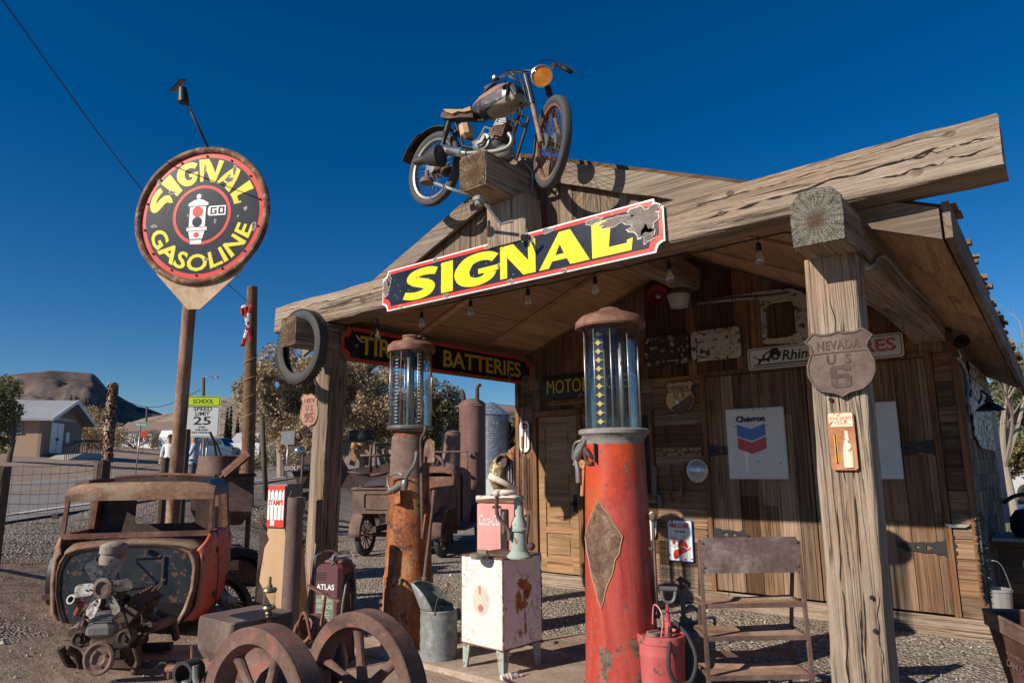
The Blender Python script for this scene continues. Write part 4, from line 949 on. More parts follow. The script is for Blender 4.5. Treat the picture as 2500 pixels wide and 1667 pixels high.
rh = [(-.70, .01), (-.72, .03), (-.70, .035), (-.68, .0), (-.66, -.03), (-.69, -.055), (-.65, -.06), (-.63, -.03), (-.62, .03), (-.58, .06), (-.52, .09), (-.50, .105), (-.47, .1), (-.46, .115), (-.44, .09), (-.43, .06), (-.40, .065), (-.425, .03), (-.395, .04), (-.43, -.0), (-.45, -.03), (-.50, -.03), (-.53, -.0), (-.55, -.05), (-.53, -.08), (-.57, -.08), (-.585, -.03), (-.61, -.01)]
mb.poly(rh, .002, .008, holes=[[(-.60, .01), (-.58, .04), (-.53, .07), (-.545, .02), (-.575, -.005)], [(-.50, .02), (-.47, .03), (-.45, .0), (-.49, -.01)]]); mb.build('black_print', M['ink'], t)
mb = MB(); put_text(mb, 'TIRES', .22, -.055, .50, .135, .008, .03); mb.build('lettering', paint('red outline letters', (.42, .05, .04), (.46, .08, .07), (.5, .46, .42), .4, 4), t)
mb = MB(); mb.poly(rrect(.02, .02, .005), .001); mb.bm.free()
# soda thermometer on the right post
t = thing('advertising_thermometer', 'rusty orange and cream soda thermometer with a bottle on the right post', 'thermometer', frame(onY(2058, 1076, BY + .065), (1, .0, 0), (0, -1, 0)))
mb = MB(); mb.poly(rrect(.14, .325, .018), .012); mb.build('plate', rust('orange thermometer', (.24, .09, .045), (.42, .17, .09), (.50, .25, .14), 2), t)
mb = MB(); mb.box((.0, .118, .0125), (.125, .075, .003)); mb.build('label', paint('cream label', (.74, .62, .42), (.80, .70, .50), (.35, .14, .07), .35, 4), t)
mb = MB(); put_text(mb, 'ROYAL CROWN', 0, .128, .11, .02, .014, .01, 0, .0015, 1, True); put_text(mb, 'COLA', 0, .1, .06, .018, .014, .01, 0, .0015, 1, True); mb.build('lettering', M['inkred'], t)
mb = MB(); pr = [(0, -.15), (.024, -.15), (.027, -.14), (.027, -.06), (.02, -.02), (.011, .015), (.009, .05), (.012, .055), (0, .058)]
mb.lathe([(r, z) for r, z in pr], 16, M=T((.025, 0, .014)) @ RX(-90) @ SC(1, .5, 1) if False else T((.025, 0, .014)) @ SC(1, 1, .4) @ RX(-90)); mb.build('bottle_relief', paint('cream bottle', (.70, .60, .42), (.76, .67, .47), (.4, .18, .09), .35, 4), t)
mb = MB(); mb.box((-.035, -.04, .014), (.016, .16, .004)); mb.build('scale', M['fadeyellow'], t); mb = MB(); mb.tube([(-.035, -.125, .018), (-.035, .04, .018)], .0035, 6); mb.build('tube', M['ink'], t)
# ------------------------------------------------------------------ petrol pumps and things on the island
mb = MB(); mb.poly([(-5.3, 4.12), (-2.1, 4.12), (-2.1, 5.05), (-5.3, 5.05)], .12, -.075); mb.build('pavement', rust('dusty slab', (.27, .195, .145), (.40, .305, .235), (.50, .40, .32), 1.3, rough=.95, bs=.5), kind='structure')
def cyl_patch(mb, r, pts, th=.003):
    """outline of (angle deg, z) laid on a cone radius r(z)"""
    out = [[], []]
    cx = sum(p[0] for p in pts) / len(pts); cz = sum(p[1] for p in pts) / len(pts)
    rings = []
    for k in range(7):
        t = k / 6; rings.append([mb.V((r(cz + (z - cz) * t) * cos(radians(cx + (a - cx) * t)), r(cz + (z - cz) * t) * sin(radians(cx + (a - cx) * t)), cz + (z - cz) * t)) for a, z in pts] if k else [mb.V((r(cz) * cos(radians(cx)), r(cz) * sin(radians(cx)), cz))])
    n = len(pts)
    for k in range(6):
        for j in range(n):
            if k == 0: mb._f([rings[0][0], rings[1][j], rings[1][(j + 1) % n]], True)
            else: mb._f([rings[k][j], rings[k][(j + 1) % n], rings[k + 1][(j + 1) % n], rings[k + 1][j]], True)
    return mb
def densify(P, k=6):
    o = []
    for i in range(len(P)):
        a, b = Vector(P[i]), Vector(P[(i + 1) % len(P)]); o += [tuple(a.lerp(b, j / k)) for j in range(k)]
    return o
def nozzle(t, P, m, sc=1):
    mb = MB(); mb.tube(spline(P['spout'], 5), .014 * sc, 8); mb.build('spout', m, t)
    mb = MB(); a, b = Vector(P['body'][0]), Vector(P['body'][1]); mb.tube([a, a.lerp(b, .3), a.lerp(b, .55), b], [.02 * sc, .03 * sc, .026 * sc, .02 * sc], 10); mb.build('valve_body', m, t)
    mb = MB(); mb.tube(spline(P['guard'], 5), .007 * sc, 6); mb.build('trigger_guard', m, t)
# red pump -----------------------------------------------------------------
PX, PY, PZ = -2.66, 4.5, .05
t = thing('visible_gas_pump', 'tall red gas pump with glass cylinder and a rusty diamond patch', 'gas pump', T((PX, PY, PZ)), 'old glass cylinder gas pumps')
rb = lambda z: .262 - .045 * (z / 1.74)
mb = MB(); mb.sm = True; mb.lathe([(0, 0), (.275, 0), (.275, .03), (.263, .035)] + [(rb(z), z) for z in (.05, .3, .31, .6, .9, 1.2, 1.5, 1.70)] + [(0, 1.70)], 48); mb.build('body', M['red'], t)
mb = MB(); mb.lathe([(.2, 1.69), (.218, 1.69), (.222, 1.72), (.245, 1.755), (.262, 1.765), (.264, 1.79), (.25, 1.80), (.19, 1.805), (0, 1.805)], 48); mb.build('collar', M['steel'] if False else rust('grey collar', (.14, .125, .115), (.24, .22, .205), (.34, .31, .285), 1.4), t)
R = random.Random(12); dp = [(a + R.uniform(-1.6, 1.6), z + R.uniform(-.007, .007)) for a, z in densify([(-91, 1.30), (-50, 1.05), (-91, .575), (-135, 1.03)], 9)]
mb = MB(); cyl_patch(mb, lambda z: rb(z) + .004, dp); pa = mb.build('diamond_patch', M['rustpatch'], t)
mb = MB(); mb.tube([((rb(z) + .004) * cos(radians(a)), (rb(z) + .004) * sin(radians(a)), z) for a, z in dp], .004, 5, closed=True); mb.build('patch_edge', M['tan'], pa)
mb = MB(); mb.lathe([(.19, 1.80), (.19, 2.56)], 40); mb.build('glass_cylinder', M['glass'], t)
for k in range(10):
    a = radians(36 * k + 12); mb = MB(); mb.tube([(.208 * cos(a), .208 * sin(a), 1.80), (.208 * cos(a), .208 * sin(a), 2.57)], .0055, 8); mb.build('guard_rod', M['steel'], t)
mb = MB()
for x, y, r in ((.06, .03, .02), (.1, -.03, .012), (-.1, .06, .014), (.0, .1, .022)): mb.tube([(x, y, 1.8), (x, y, 2.55)], r, 10)
mb.build('inner_pipe', M['steel'], t)
gm = frame((-.045, -.11, 0), (cos(radians(28)), sin(radians(28)), 0), (sin(radians(28)), -cos(radians(28)), 0))
mb = MB(gm); mb.box((.0, 2.18, -.006), (.075, .74, .006)); mb.build('gauge_strip', plain('gauge backing', (.035, .045, .065), .4), t)
mb = MB(gm)
for k in range(11): z = 1.855 + k * .0655; mb.poly([(0, -.022), (.011, -.012), (.016, -.004), (.045, 0), (.016, .004), (.011, .012), (0, .022), (-.011, .012), (-.016, .004), (-.045, 0), (-.016, -.004), (-.011, -.012)], .004, 0, M=T((0, z, 0)))
mb.build('gauge_marks', M['gold'], t)
mb = MB(); mb.lathe([(0, 2.575), (.22, 2.575), (.262, 2.560), (.27, 2.575), (.262, 2.612), (.225, 2.65), (.15, 2.678), (.10, 2.69), (.075, 2.715), (.03, 2.73), (.0, 2.735)], 44); mb.build('cap', M['rustred'], t)
v = lambda px, py, y: onY(px, py, y) - Vector((PX, PY, PZ))
nz = thing_parts = t
nozzle(t, {'spout': [v(1412, 1178, 4.33), v(1410, 1145, 4.33), v(1404, 1118, 4.33)], 'body': (v(1405, 1120, 4.33), v(1432, 1065, 4.33)), 'guard': [v(1398, 1120, 4.33), v(1402, 1085, 4.30), v(1420, 1075, 4.3)]}, M['alu'], 1.35)
mb = MB(); mb.tube(spline([v(1450, 1120, 4.27), v(1437, 1110, 4.24), v(1428, 1095, 4.3), v(1432, 1128, 4.3), v(1448, 1130, 4.27)], 5), .014, 8); mb.bar(v(1453, 1082, 4.27), v(1455, 1128, 4.27), .05, .012, (1, 0, 0)); mb.build('hose_bracket', M['rustdark'], t)
mb = MB(); mb.bar(v(1405, 1125, 4.36), v(1432, 1135, 4.36), .05, .06); mb.bar(v(1427, 1130, 4.36), v(1422, 1210, 4.36), .022, .03); mb.build('nozzle_rest', M['rustorange'], t)
l0, l1 = v(1602, 1497, 4.55), v(1594, 1262, 4.55)
mb = MB(); mb.tube([l0, l0.lerp(l1, .9), l1], [.02, .012, .013], 8); mb.ball(l1, .028, 12, sc=(1, 1, 1.2)); mb.build('pump_lever', M['rust'], t)
mb = MB(); mb.tube([v(1572, 1497, 4.5), l0], .017, 10); mb.tube([v(1576, 1497, 4.5), v(1570, 1497, 4.5)], .05, 14); mb.tube([l0 + Vector((.02, 0, 0)), l0 - Vector((.02, 0, 0))], .03, 12); mb.build('lever_shaft', M['black'], t)
mb = MB(); mb.bar(v(1566, 1338, 4.5), v(1592, 1338, 4.53), .012, .02); mb.build('lever_clip', M['steel'], t)
# rust orange pump ---------------------------------------------------------
QX, QY, QZ = -4.87, 4.5, .03
t = thing('visible_gas_pump', 'tall rusty orange gas pump with glass cylinder and bare steel top', 'gas pump', T((QX, QY, QZ)), 'old glass cylinder gas pumps')
rq = lambda z: .24 - .075 * (z / 1.9)
mb = MB(); mb.lathe([(0, 0), (.25, 0), (.25, .03), (.24, .035)] + [(rq(z), z) for z in (.1, .35, .50)] + [(rq(.55) + .005, .52), (rq(.55) + .012, .545), (rq(.55) + .004, .565), (rq(.6) + .01, .585), (rq(.62) - .002, .61)] + [(rq(z), z) for z in (.8, 1.1, 1.4, 1.7, 1.84)] + [(.15, 1.87), (.13, 1.88), (0, 1.88)], 44); mb.build('body', M['rustorange'], t)
mb = MB(); mb.lathe([(rq(1.5) + .002, 1.46), (rq(1.5) + .003, 1.50), (rq(1.8) + .003, 1.82), (rq(1.8) + .001, 1.84)], 44); mb.build('bare_band', M['rust'], t)
mb = MB(); mb.lathe([(.12, 1.87), (.13, 1.9), (.215, 1.905), (.222, 1.915), (.222, 1.935), (.2, 1.942), (0, 1.942)], 44); mb.build('base_ring', M['steel'], t)
mb = MB(); mb.lathe([(.188, 1.94), (.188, 2.66)], 40); mb.build('glass_cylinder', M['glass'], t)
for k in range(8):
    a = radians(45 * k + 20); mb = MB(); mb.tube([(.205 * cos(a), .205 * sin(a), 1.93), (.205 * cos(a), .205 * sin(a), 2.67)], .005, 8); mb.build('guard_rod', M['steel'] if k % 2 else M['rustred'], t)
mb = MB(); mb.tube([(.07, -.09, 1.94), (.07, -.09, 2.66)], .022, 10); mb.tube([(-.05, .05, 1.94), (-.05, .05, 2.66)], .026, 10); mb.tube([(.1, .05, 1.94), (.1, .05, 2.66)], .012, 10); mb.build('inner_pipe', M['steel'], t)
mb = MB()
for k in range(20):
    z = 1.98 + k * .033; mb.box((-.105, -.09, z), (.035, .003, .005)); mb.box((.14, -.02, z), (.02, .02, .007))
mb.build('gauge_marks', M['signwhite'], t)
mb = MB(); mb.lathe([(0, 2.65), (.2, 2.65), (.225, 2.64), (.232, 2.655), (.226, 2.70), (.19, 2.735), (.10, 2.75), (.085, 2.755), (.085, 2.785), (.095, 2.79), (.09, 2.805), (0, 2.81)], 44); cp = mb.build('cap', M['rustred'], t)
mb = MB(); mb.tube([(-.13, 0, 2.79), (.13, 0, 2.79)], .008, 8); mb.tube([(.09, .05, 2.775), (.14, .05, 2.77)], .008, 8); mb.build('clamp_bolt', M['steel'], cp)
v = lambda px, py, y=4.26: onY(px, py, y) - Vector((QX, QY, QZ)); k = lambda x, y: (820 + x / 3.136, 900 + y / 3.136)
nozzle(t, {'spout': [v(*k(620, 632)), v(*k(612, 700)), v(*k(592, 750)), v(*k(560, 792)), v(*k(535, 840))], 'body': (v(*k(530, 850)), v(*k(525, 930))), 'guard': [v(*k(415, 940)), v(*k(400, 880)), v(*k(405, 835)), v(*k(470, 800)), v(*k(505, 815))]}, M['alu'], 1.2)
mb = MB(); mb.tube([v(*k(410, 942)), v(*k(460, 910)), v(*k(515, 880))], [.028, .026, .03], 10); mb.build('nozzle_handle', M['alu'], t)
mb = MB(); mb.tube(spline([v(*k(690, 440), 4.3), v(*k(680, 490), 4.3), v(*k(655, 540), 4.32), v(*k(655, 700), 4.34), v(*k(660, 1000), 4.33), v(*k(665, 1300), 4.3)], 4), .016, 8); mb.build('riser_pipe', M['rustdark'], t)
mb = MB(); mb.poly([tuple(v(*k(x, y), 4.36).xz) for x, y in ((660, 525), (705, 515), (762, 560), (762, 715), (668, 720))], .012, 0, M=T((0, -.14, 0)) @ WALLM); mb.build('side_plate', M['rustpatch'], t)
mb = MB(); a, b = v(1061, 1196, 4.3), v(1037, 1412, 4.26); mb.tube([a, a.lerp(b, .12), a.lerp(b, .2), a.lerp(b, .97), b], [.022, .02, .012, .02, .012], 8); mb.ball(b, .028, 10); mb.build('pump_lever', M['rust'], t)
mb = MB(); mb.poly([tuple(v(*k(x, y), 4.29).xz) for x, y in ((455, 940), (500, 910), (503, 1020), (490, 1035), (440, 1025))], .008, 0, M=T((0, v(0, 0, 4.29).y - .01, 0)) @ WALLM); mb.bar(v(1040, 1255, 4.32), v(1032, 1310, 4.3), .02, .02); mb.build('nozzle_rest', M['rustorange'], t)
# cream lubester on legs -----------------------------------------------------
bF, bL = pix(1229, 1592, 5.15), pix(1122, 1572, 5.39); ztop = pix(1229, 1371, 5.15).z; zb = (bF.z + bL.z) / 2
xd = (RH * .743 - FH * .669); yd = Vector((-xd.y, xd.x, 0)); bw = .46
bo = Vector((bF.x, bF.y, .045)) - xd * bw / 2 + yd * bw / 2; BM = frame(bo, xd)
t = thing('oil_dispenser', 'cream white cracked oil cabinet on green legs with a mint pump on top', 'oil cabinet', BM)
h0, h1 = zb - .045, ztop - .045
mb = MB(); mb.box((0, 0, (h0 + h1) / 2), (bw, bw, h1 - h0), bev=.012); mb.build('cabinet', M['whitecrack'], t)
mb = MB(); mb.box((0, 0, h1 + .003), (bw - .01, bw - .01, .008)); mb.build('top_plate', rust('dirty rusty top', (.07, .04, .025), (.17, .10, .06), (.30, .21, .14), 2.2), t)
R = random.Random(4); mb = MB(); hb_ = bw / 2 - .003
for a, b in (((-hb_, -hb_, h0), (-hb_, -hb_, h1)), ((hb_, -hb_, h0), (hb_, -hb_, h1)), ((hb_, hb_, h0), (hb_, hb_, h1)), ((-hb_, -hb_, h1), (hb_, -hb_, h1)), ((hb_, -hb_, h1), (hb_, hb_, h1)), ((-hb_, -hb_, h0 + .004), (hb_, -hb_, h0 + .004)), ((hb_, -hb_, h0 + .004), (hb_, hb_, h0 + .004))):
    a, b = Vector(a), Vector(b); P = [a.lerp(b, i / 24) for i in range(25)]; mb.tube(P, [R.choice((.001, .004, .0075, .006)) for _ in P], 6)
mb.build('rusty_edges', M['rustred'], t)
for sx in (-1, 1):
    for sy in (-1, 1):
        mb = MB(); rg = []
        for z, w in ((h0, .075), (h0 * .5, .06), (0, .04)):
            cx, cy = sx * (bw / 2 - .012), sy * (bw / 2 - .012); rg.append([(cx, cy, z), (cx - sx * w, cy, z), (cx - sx * w, cy - sy * .02, z), (cx - sx * .02, cy - sy * .02, z), (cx - sx * .02, cy - sy * w, z), (cx, cy - sy * w, z)])
        mb.loft(rg, sm=False); mb.build('leg', M['mint'], t)
mb = MB(T((-.005, -bw / 2 - .0005, h0 + (h1 - h0) * .52)) @ WALLM); mb.poly([(x * .09, y * .115) for x, y in circ(1, 30)], .0012); ov = mb.build('round_decal', paint('worn decal', (.44, .46, .46), (.62, .52, .38), (.72, .66, .58), .5, 5, .5), t)
mb = MB(T((-.005, -bw / 2 - .002, h0 + (h1 - h0) * .52)) @ WALLM); mb.poly(circ(.03, 20, .0, -.06), .001); mb.box((-.01, .07, .0005), (.025, .06, .001)); mb.build('red_badge', plain('faded decal red', (.50, .20, .19), .6), ov)
mb = MB(T((-.005, -bw / 2 - .0032, h0 + (h1 - h0) * .52)) @ WALLM); put_text(mb, '76', 0, -.06, .03, .022, 0, .01, 0, .001, 1, True); mb.build('lettering', plain('faded decal blue', (.16, .16, .33), .6), ov)
mb = MB(T((bw / 2 + .0005, 0, h0 + (h1 - h0) * .56)) @ frame((0, 0, 0), (0, 1, 0), (1, 0, 0)))
for x, y, rx, ry, s in ((.0, .09, .06, .035, 1), (.06, .03, .035, .07, 2), (-.055, -.03, .035, .075, 3), (0, -.07, .05, .03, 4), (.02, .0, .02, .06, 5), (.02, -.16, .008, .06, 6), (.025, -.24, .012, .05, 7), (-.04, -.27, .02, .012, 8)): mb.poly(blot(x, y, rx, ry, seed=s, rough=.7), .0008 + s * .00012)
mb.build('rust_stain', rust('ochre stain', (.16, .06, .02), (.36, .17, .04), (.45, .25, .08), 5), t)
mb = MB(BM.inverted()); q = pix(1171, 1349, 5.35); q = Vector((q.x, q.y, ztop)); mb.lathe([(0, 0), (.068, 0), (.07, .015), (.075, .018), (.078, .03), (.07, .035), (0, .036)], 26, M=T(q)); mb.bar(q + Vector((-.03, .02, .05)), q + Vector((.05, .03, .05)), .02, .03); mb.build('filler_cap', rust('dusty cap', (.12, .10, .08), (.22, .185, .15), (.3, .26, .21), 2), t)
mb = MB(BM.inverted()); q = pix(1268, 1346, 5.38); q.z = ztop; pq = q.copy()
mb.lathe([(0, 0), (.10, 0), (.10, .012), (.085, .03), (.068, .05), (.066, .2), (.082, .205), (.082, .22), (.07, .225), (.06, .27), (.04, .31), (.036, .44), (.045, .45), (.045, .47), (0, .475)], 22, M=T(q)); mb.build('pump_body', M['mint'], t)
vb = lambda px, py, d=5.35: pix(px, py, d); k = lambda x, y: (820 + x / 3.136, 900 + y / 3.136)
mb = MB(BM.inverted()); mb.tube([vb(*k(1385, 945)), vb(*k(1230, 945))], .022, 10); mb.tube([vb(*k(1232, 925)), vb(*k(1230, 975))], .028, 10); mb.tube([vb(*k(1385, 920)), vb(*k(1170, 815))], [.02, .025], 10); mb.build('spout_arm', M['cream'], t)
mb = MB(BM.inverted()); mb.tube(spline([vb(*k(1232, 980)), vb(*k(1232, 1080)), vb(*k(1245, 1140)), vb(*k(1290, 1190)), vb(*k(1325, 1240)), vb(*k(1330, 1310))], 5), .016, 9); mb.tube([vb(*k(1198, 1058)), vb(*k(1268, 1058))], .012, 6); mb.build('return_pipe', M['rust'], t)
mb = MB(BM.inverted()); mb.tube(spline([vb(*k(1440, 1130), 5.3), vb(*k(1475, 1125), 5.25), vb(*k(1470, 1220), 5.2), vb(*k(1460, 1330), 5.2), vb(*k(1470, 1350), 5.2)], 5), .011, 8); mb.ball(vb(*k(1494, 1357), 5.18), .032, 12); mb.build('crank', M['rustdark'], t)
# pink cooler beside the shack, behind the cabinet ----------------------------
cl, cr = pix(1161, 1345, 10.1), pix(1262, 1345, 9.7); zt = pix(1161, 1222, 10.1).z; cw = (Vector((cr.x, cr.y)) - Vector((cl.x, cl.y))).length
t = thing('drinks_cooler', 'sun faded pink red Coca-Cola chest cooler beside the left corner of the shack', 'cooler', frame((cl.x, cl.y, 0), (cr.x - cl.x, cr.y - cl.y, 0)))
mb = MB(); mb.box((cw / 2, .35, zt / 2), (cw, .7, zt - .04), bev=.04); mb.build('body', M['pink'], t); mb = MB(); mb.box((cw / 2, .35, zt - .015), (cw + .01, .71, .05), bev=.02); mb.build('lid', M['rustred'], t)
mb = MB(T((0, -.002, 0)) @ WALLM); put_text(mb, 'Coca-Cola', .07, zt - .35, .42, .15, 0, .0, .35, .003); mb.build('lettering', M['signwhite'], t)
mb = MB(); mb.box((cw * .72, -.012, zt - .42), (.13, .03, .62), bev=.01); mb.build('bottle_opener_panel', M['black'], t); mb = MB(); mb.box((cw * .72, -.035, zt - .3), (.05, .03, .3), bev=.01); mb.build('handle', M['chrome'], t)
# galvanised can ---------------------------------------------------------------
q = onZ(1043, 1612, .045); q = Vector((q.x, q.y + .13, .045))
t = thing('watering_can', 'galvanised steel can with hooded pouring spout and bail handle beside the orange pump', 'can', frame(q, (RH.x, RH.y, 0)))
mb = MB(); mb.sm = True; rr_ = .152; mb.lathe([(0, 0), (rr_, 0)] + [(rr_ + (.004 if k in (3, 6, 9) else 0), .005 + k * .033) for k in range(12)] + [(rr_ + .004, .375), (rr_, .385), (rr_ - .008, .38), (rr_ - .01, .02), (0, .02)], 36); mb.build('body', M['galv'], t)
tip = Vector((-.215, -.03, .60)); mb = MB(); rg = []
for k in range(9):
    t_ = k / 8; row = []
    for i in range(19):
        ph = radians(35 + 225 * i / 18); p0 = Vector((rr_ * cos(ph), rr_ * sin(ph), .38)); p1 = tip + Vector((.02 * cos(ph), .02 * sin(ph), .01 * cos(ph)))
        q_ = p0.lerp(p1, t_); q_.z += (.075 * sin(pi * t_) * (.5 + .5 * cos(ph)) + .0); row.append(q_)
    rg.append(row)
mb.loft(rg, closed=False); mb.build('spout_hood', M['galv'], t, solid=.004)
mb = MB(); mb.tube(spline([(-.02, -.155, .36), (.0, -.15, .47), (.05, -.07, .55), (.07, 0, .565), (.07, .08, .55), (.04, .15, .45), (.02, .155, .36)], 6), .004, 6); hd = mb.build('bail_handle', M['rust'], t); mb = MB(); mb.tube([(.06, -.045, .566), (.07, .05, .568)], .011, 8); mb.build('grip', M['tan'], hd)
# loose fitting lying on the ground
q = onZ(1248, 1660, .03); t = thing('hose_fitting', 'pale grey ribbed hose fitting lying by the foot of the cream oil cabinet', 'fitting', frame(Vector((q.x, q.y, .05)), RH * .9 + FH * .45)); mb = MB(RY(90)); mb.lathe([(0, -.08), (.03, -.08), (.034, -.06), (.03, -.05), (.034, -.035), (.03, -.02), (.034, -.01), (.026, .01), (.022, .05), (.014, .055), (.014, .085), (0, .085)], 16); mb.build('body', M['cream'], t); mb = MB(); mb.tube([(.03, 0, .02), (.09, .02, .035)], .008, 8); mb.build('stub', M['steel'], t)
# step stool rack ---------------------------------------------------------------
q = pix(1840, 1500, 4.45); sm_ = frame((q.x, q.y, 0), (RH * .99 + FH * .02))
t = thing('step_rack', 'rusty brown folding metal step rack with a blank back plate', 'step rack', sm_)
W2 = .325; Zt = 1.115
for sx in (-1, 1):
    mb = MB(); mb.bar((sx * W2 * 1.02, -.06, 0), (sx * W2, .0, Zt - .03), .022, .026); mb.build('front_leg', M['rust'], t)
    mb = MB(); mb.bar((sx * (W2 - .03) + .10 * (1 if sx > 0 else .55), .50, 0), (sx * (W2 - .015), .04, Zt - .02), .022, .022); mb.build('rear_leg', M['rust'], t)
mb = MB(); mb.poly([(-W2 - .01, 0), (W2 + .01, 0), (W2 + .01, .195), (W2 - .01, .205), (W2 - .02, .225), (-W2 + .03, .225), (-W2 + .01, .205), (-W2 - .01, .20)], .006, 0, M=T((0, -.012, Zt - .225)) @ WALLM); bp = mb.build('back_plate', rust('scoured plate', (.115, .07, .065), (.20, .135, .125), (.34, .27, .255), 1.5, rough=.6, metal=.3), t)
mb = MB()
for x in (-.31, .31):
    for z in (.04, .19): mb.ball((x, -.02, Zt - .225 + z), .008, 8)
mb.build('rivets', M['rustdark'], bp)
for i, (z, dy, dep) in enumerate(((.695, -.02, .20), (.50, -.035, .26), (.27, -.05, .24), (.05, -.055, .30))):
    mb = MB(); sag = .012
    rg = [[(-W2 - .0, dy + dep * u / 6, z + (.022 if u in (0, 6) else -.0) - (.02 if u == 0 else 0)), (0, dy + dep * u / 6, z - sag + (.022 if u == 6 else 0)), (W2, dy + dep * u / 6, z + (.022 if u in (6,) else 0))] for u in range(7)]
    mb.loft(rg, closed=False, sm=False); o = mb.build('tread', M['tan'] if False else rust('dusty tread', (.17, .085, .05), (.30, .185, .125), (.40, .29, .21), 1.6), t, solid=.006)
    mb = MB(); mb.bar((-W2, dy - .004, z - .004), (W2, dy - .004, z - .004), .008, .028); mb.build('tread_lip', M['rust'], o)
    mb = MB()
    for sx in (-1, 1): mb.bar((sx * W2, dy, z), (sx * W2, dy + dep, z + .01), .018, .016)
    mb.build('tread_bracket', M['rust'], o)
mb = MB(); mb.bar((-W2 + .05, .36, .30), (W2 + .07, .38, .30), .012, .04); mb.build('rear_brace', M['rust'], t)
# red oil can and grey drum ------------------------------------------------------
q = pix(1614, 1545, 4.65); zc = q.z
t = thing('hand_pump_can', 'dusty red can with pump handle and looped black hose by the red pump', 'can', frame((q.x, q.y, 0), RH))
mb = MB(); mb.lathe([(0, 0), (.135, 0), (.138, .01), (.150, zc * .72), (.154, zc * .74), (.151, zc * .77), (.154, zc - .05), (.162, zc - .045), (.163, zc), (.156, zc + .004), (.15, zc - .01), (0, zc - .008)], 36); mb.build('body', M['redcan'], t)
mb = MB(); mb.cyl((-.06, -.03, zc - .008), .045, .022, 18); mb.bar((-.1, -.05, zc + .02), (-.02, -.01, zc + .02), .016, .012); mb.build('filler_cap', rust('dusty can cap', (.16, .12, .1), (.26, .19, .16), (.32, .26, .22), 2), t)
mb = MB(); mb.lathe([(.024, 0), (.026, .07), (.02, .08), (.012, .085), (.011, .2), (0, .2)], 14, M=T((.055, .02, zc - .01))); mb.tube([(.02, .02, zc + .055), (.1, .03, zc + .055)], .012, 8); mb.build('pump_barrel', M['redcan'], t)
hz_ = zc + .19
mb = MB(); mb.tube(spline([(.02, .02, hz_ + .09), (.025, .02, hz_ + .04), (.045, .02, hz_ + .01), (.08, .02, hz_ + .005), (.105, .02, hz_ + .03), (.115, .02, hz_ + .09)], 5), .011, 8); mb.tube([(.01, .02, hz_ + .095), (.125, .02, hz_ + .09)], .017, 10); mb.build('pump_handle', M['alu'], t)
mb = MB(); mb.tube(spline([(.055, -.03, zc + .04), (.02, -.16, zc - .03), (.0, -.20, zc - .17), (.05, -.205, zc - .26), (.14, -.2, zc - .24), (.19, -.15, zc - .12), (.16, -.06, zc + .0), (.09, .01, zc + .075)], 7), .014, 9); mb.build('hose', M['rubber'], t)
mb = MB(); mb.tube(spline([(-.02, -.1, zc), (-.01, -.12, zc + .1), (-.02, -.1, zc + .17), (-.04, 0, zc + .18), (-.045, .05, zc + .05)], 5), .005, 6); mb.build('bail_handle', M['pink'], t)
q = pix(1690, 1530, 5.15); zc = q.z
t = thing('hand_pump_can', 'tall grey drum with a hand pump behind the red can', 'can', frame((q.x, q.y, 0), RH))
mb = MB(); mb.lathe([(0, 0), (.16, 0), (.162, zc - .04), (.166, zc - .03), (.16, zc), (.09, zc + .03), (0, zc + .035)], 34); mb.build('body', M['greycan'], t)
mb = MB(); mb.lathe([(.03, 0), (.03, .05), (.018, .06), (.018, .2), (.024, .21), (.02, .25), (0, .25)], 14, M=T((-.06, 0, zc + .02))); mb.bar((-.09, 0, zc + .055), (.0, -.0, zc + .055), .03, .014); mb.build('pump_barrel', M['greycan'], t)
mb = MB(); mb.tube([(-.06, 0, zc + .25), (-.07, 0, zc + .33), (-.1, 0, zc + .34), (-.075, 0, zc + .355), (-.01, -.03, zc + .31), (-.02, -.03, zc + .29)], .014, 8); mb.build('pump_handle', M['rust'], t)
mb = MB(); mb.tube(spline([(-.05, 0, zc + .12), (.0, 0, zc + .15), (.05, -.02, zc + .11), (.05, -.02, zc + .06)], 5), .013, 8); mb.tube(spline([(.03, -.1, zc + .0), (.0, -.14, zc + .06), (.06, -.15, zc + .1), (.14, -.1, zc + .08), (.15, -.06, zc + .0)], 5), .012, 8); mb.build('hose', M['greycan'], t)
# ------------------------------------------------------------------ tyre on the beam
def tyre(mb, R, w, Mx, rin, lugs=0, n=56):
    d = R - rin
    pr = [(rin, -w * .30), (rin + d * .12, -w * .42), (rin + d * .5, -w * .5), (rin + d * .85, -w * .44), (R - .004, -w * .36), (R, -w * .2), (R, w * .2), (R - .004, w * .36), (rin + d * .85, w * .44), (rin + d * .5, w * .5), (rin + d * .12, w * .42), (rin, w * .30), (rin + .015, w * .22), (rin + d * .75, w * .28), (rin + d * .75, -w * .28), (rin + .015, -w * .22), (rin, -w * .30)]
    mb.lathe(pr, n, Mx)
    for k in range(lugs):
        a = 2 * pi * k / lugs
        for s in (-1, 1): mb.box((R - .001, s * w * .26 if False else 0, s * w * .33), (.014, 2 * pi * R / lugs * .55, w * .26), M=Mx @ Matrix.Rotation(a + (.5 * pi / lugs if s > 0 else 0), 4, 'Z'))
    return mb
t = thing('old_tyre', 'old dusty black tyre hung over the square beam end of the left front post', 'tyre', T((-5.93, 3.99, 2.79)))
mb = MB(); tyre(mb, .372, .115, RX(90), .272, 58, 64); mb.build('casing', M['oldrubber'], t)
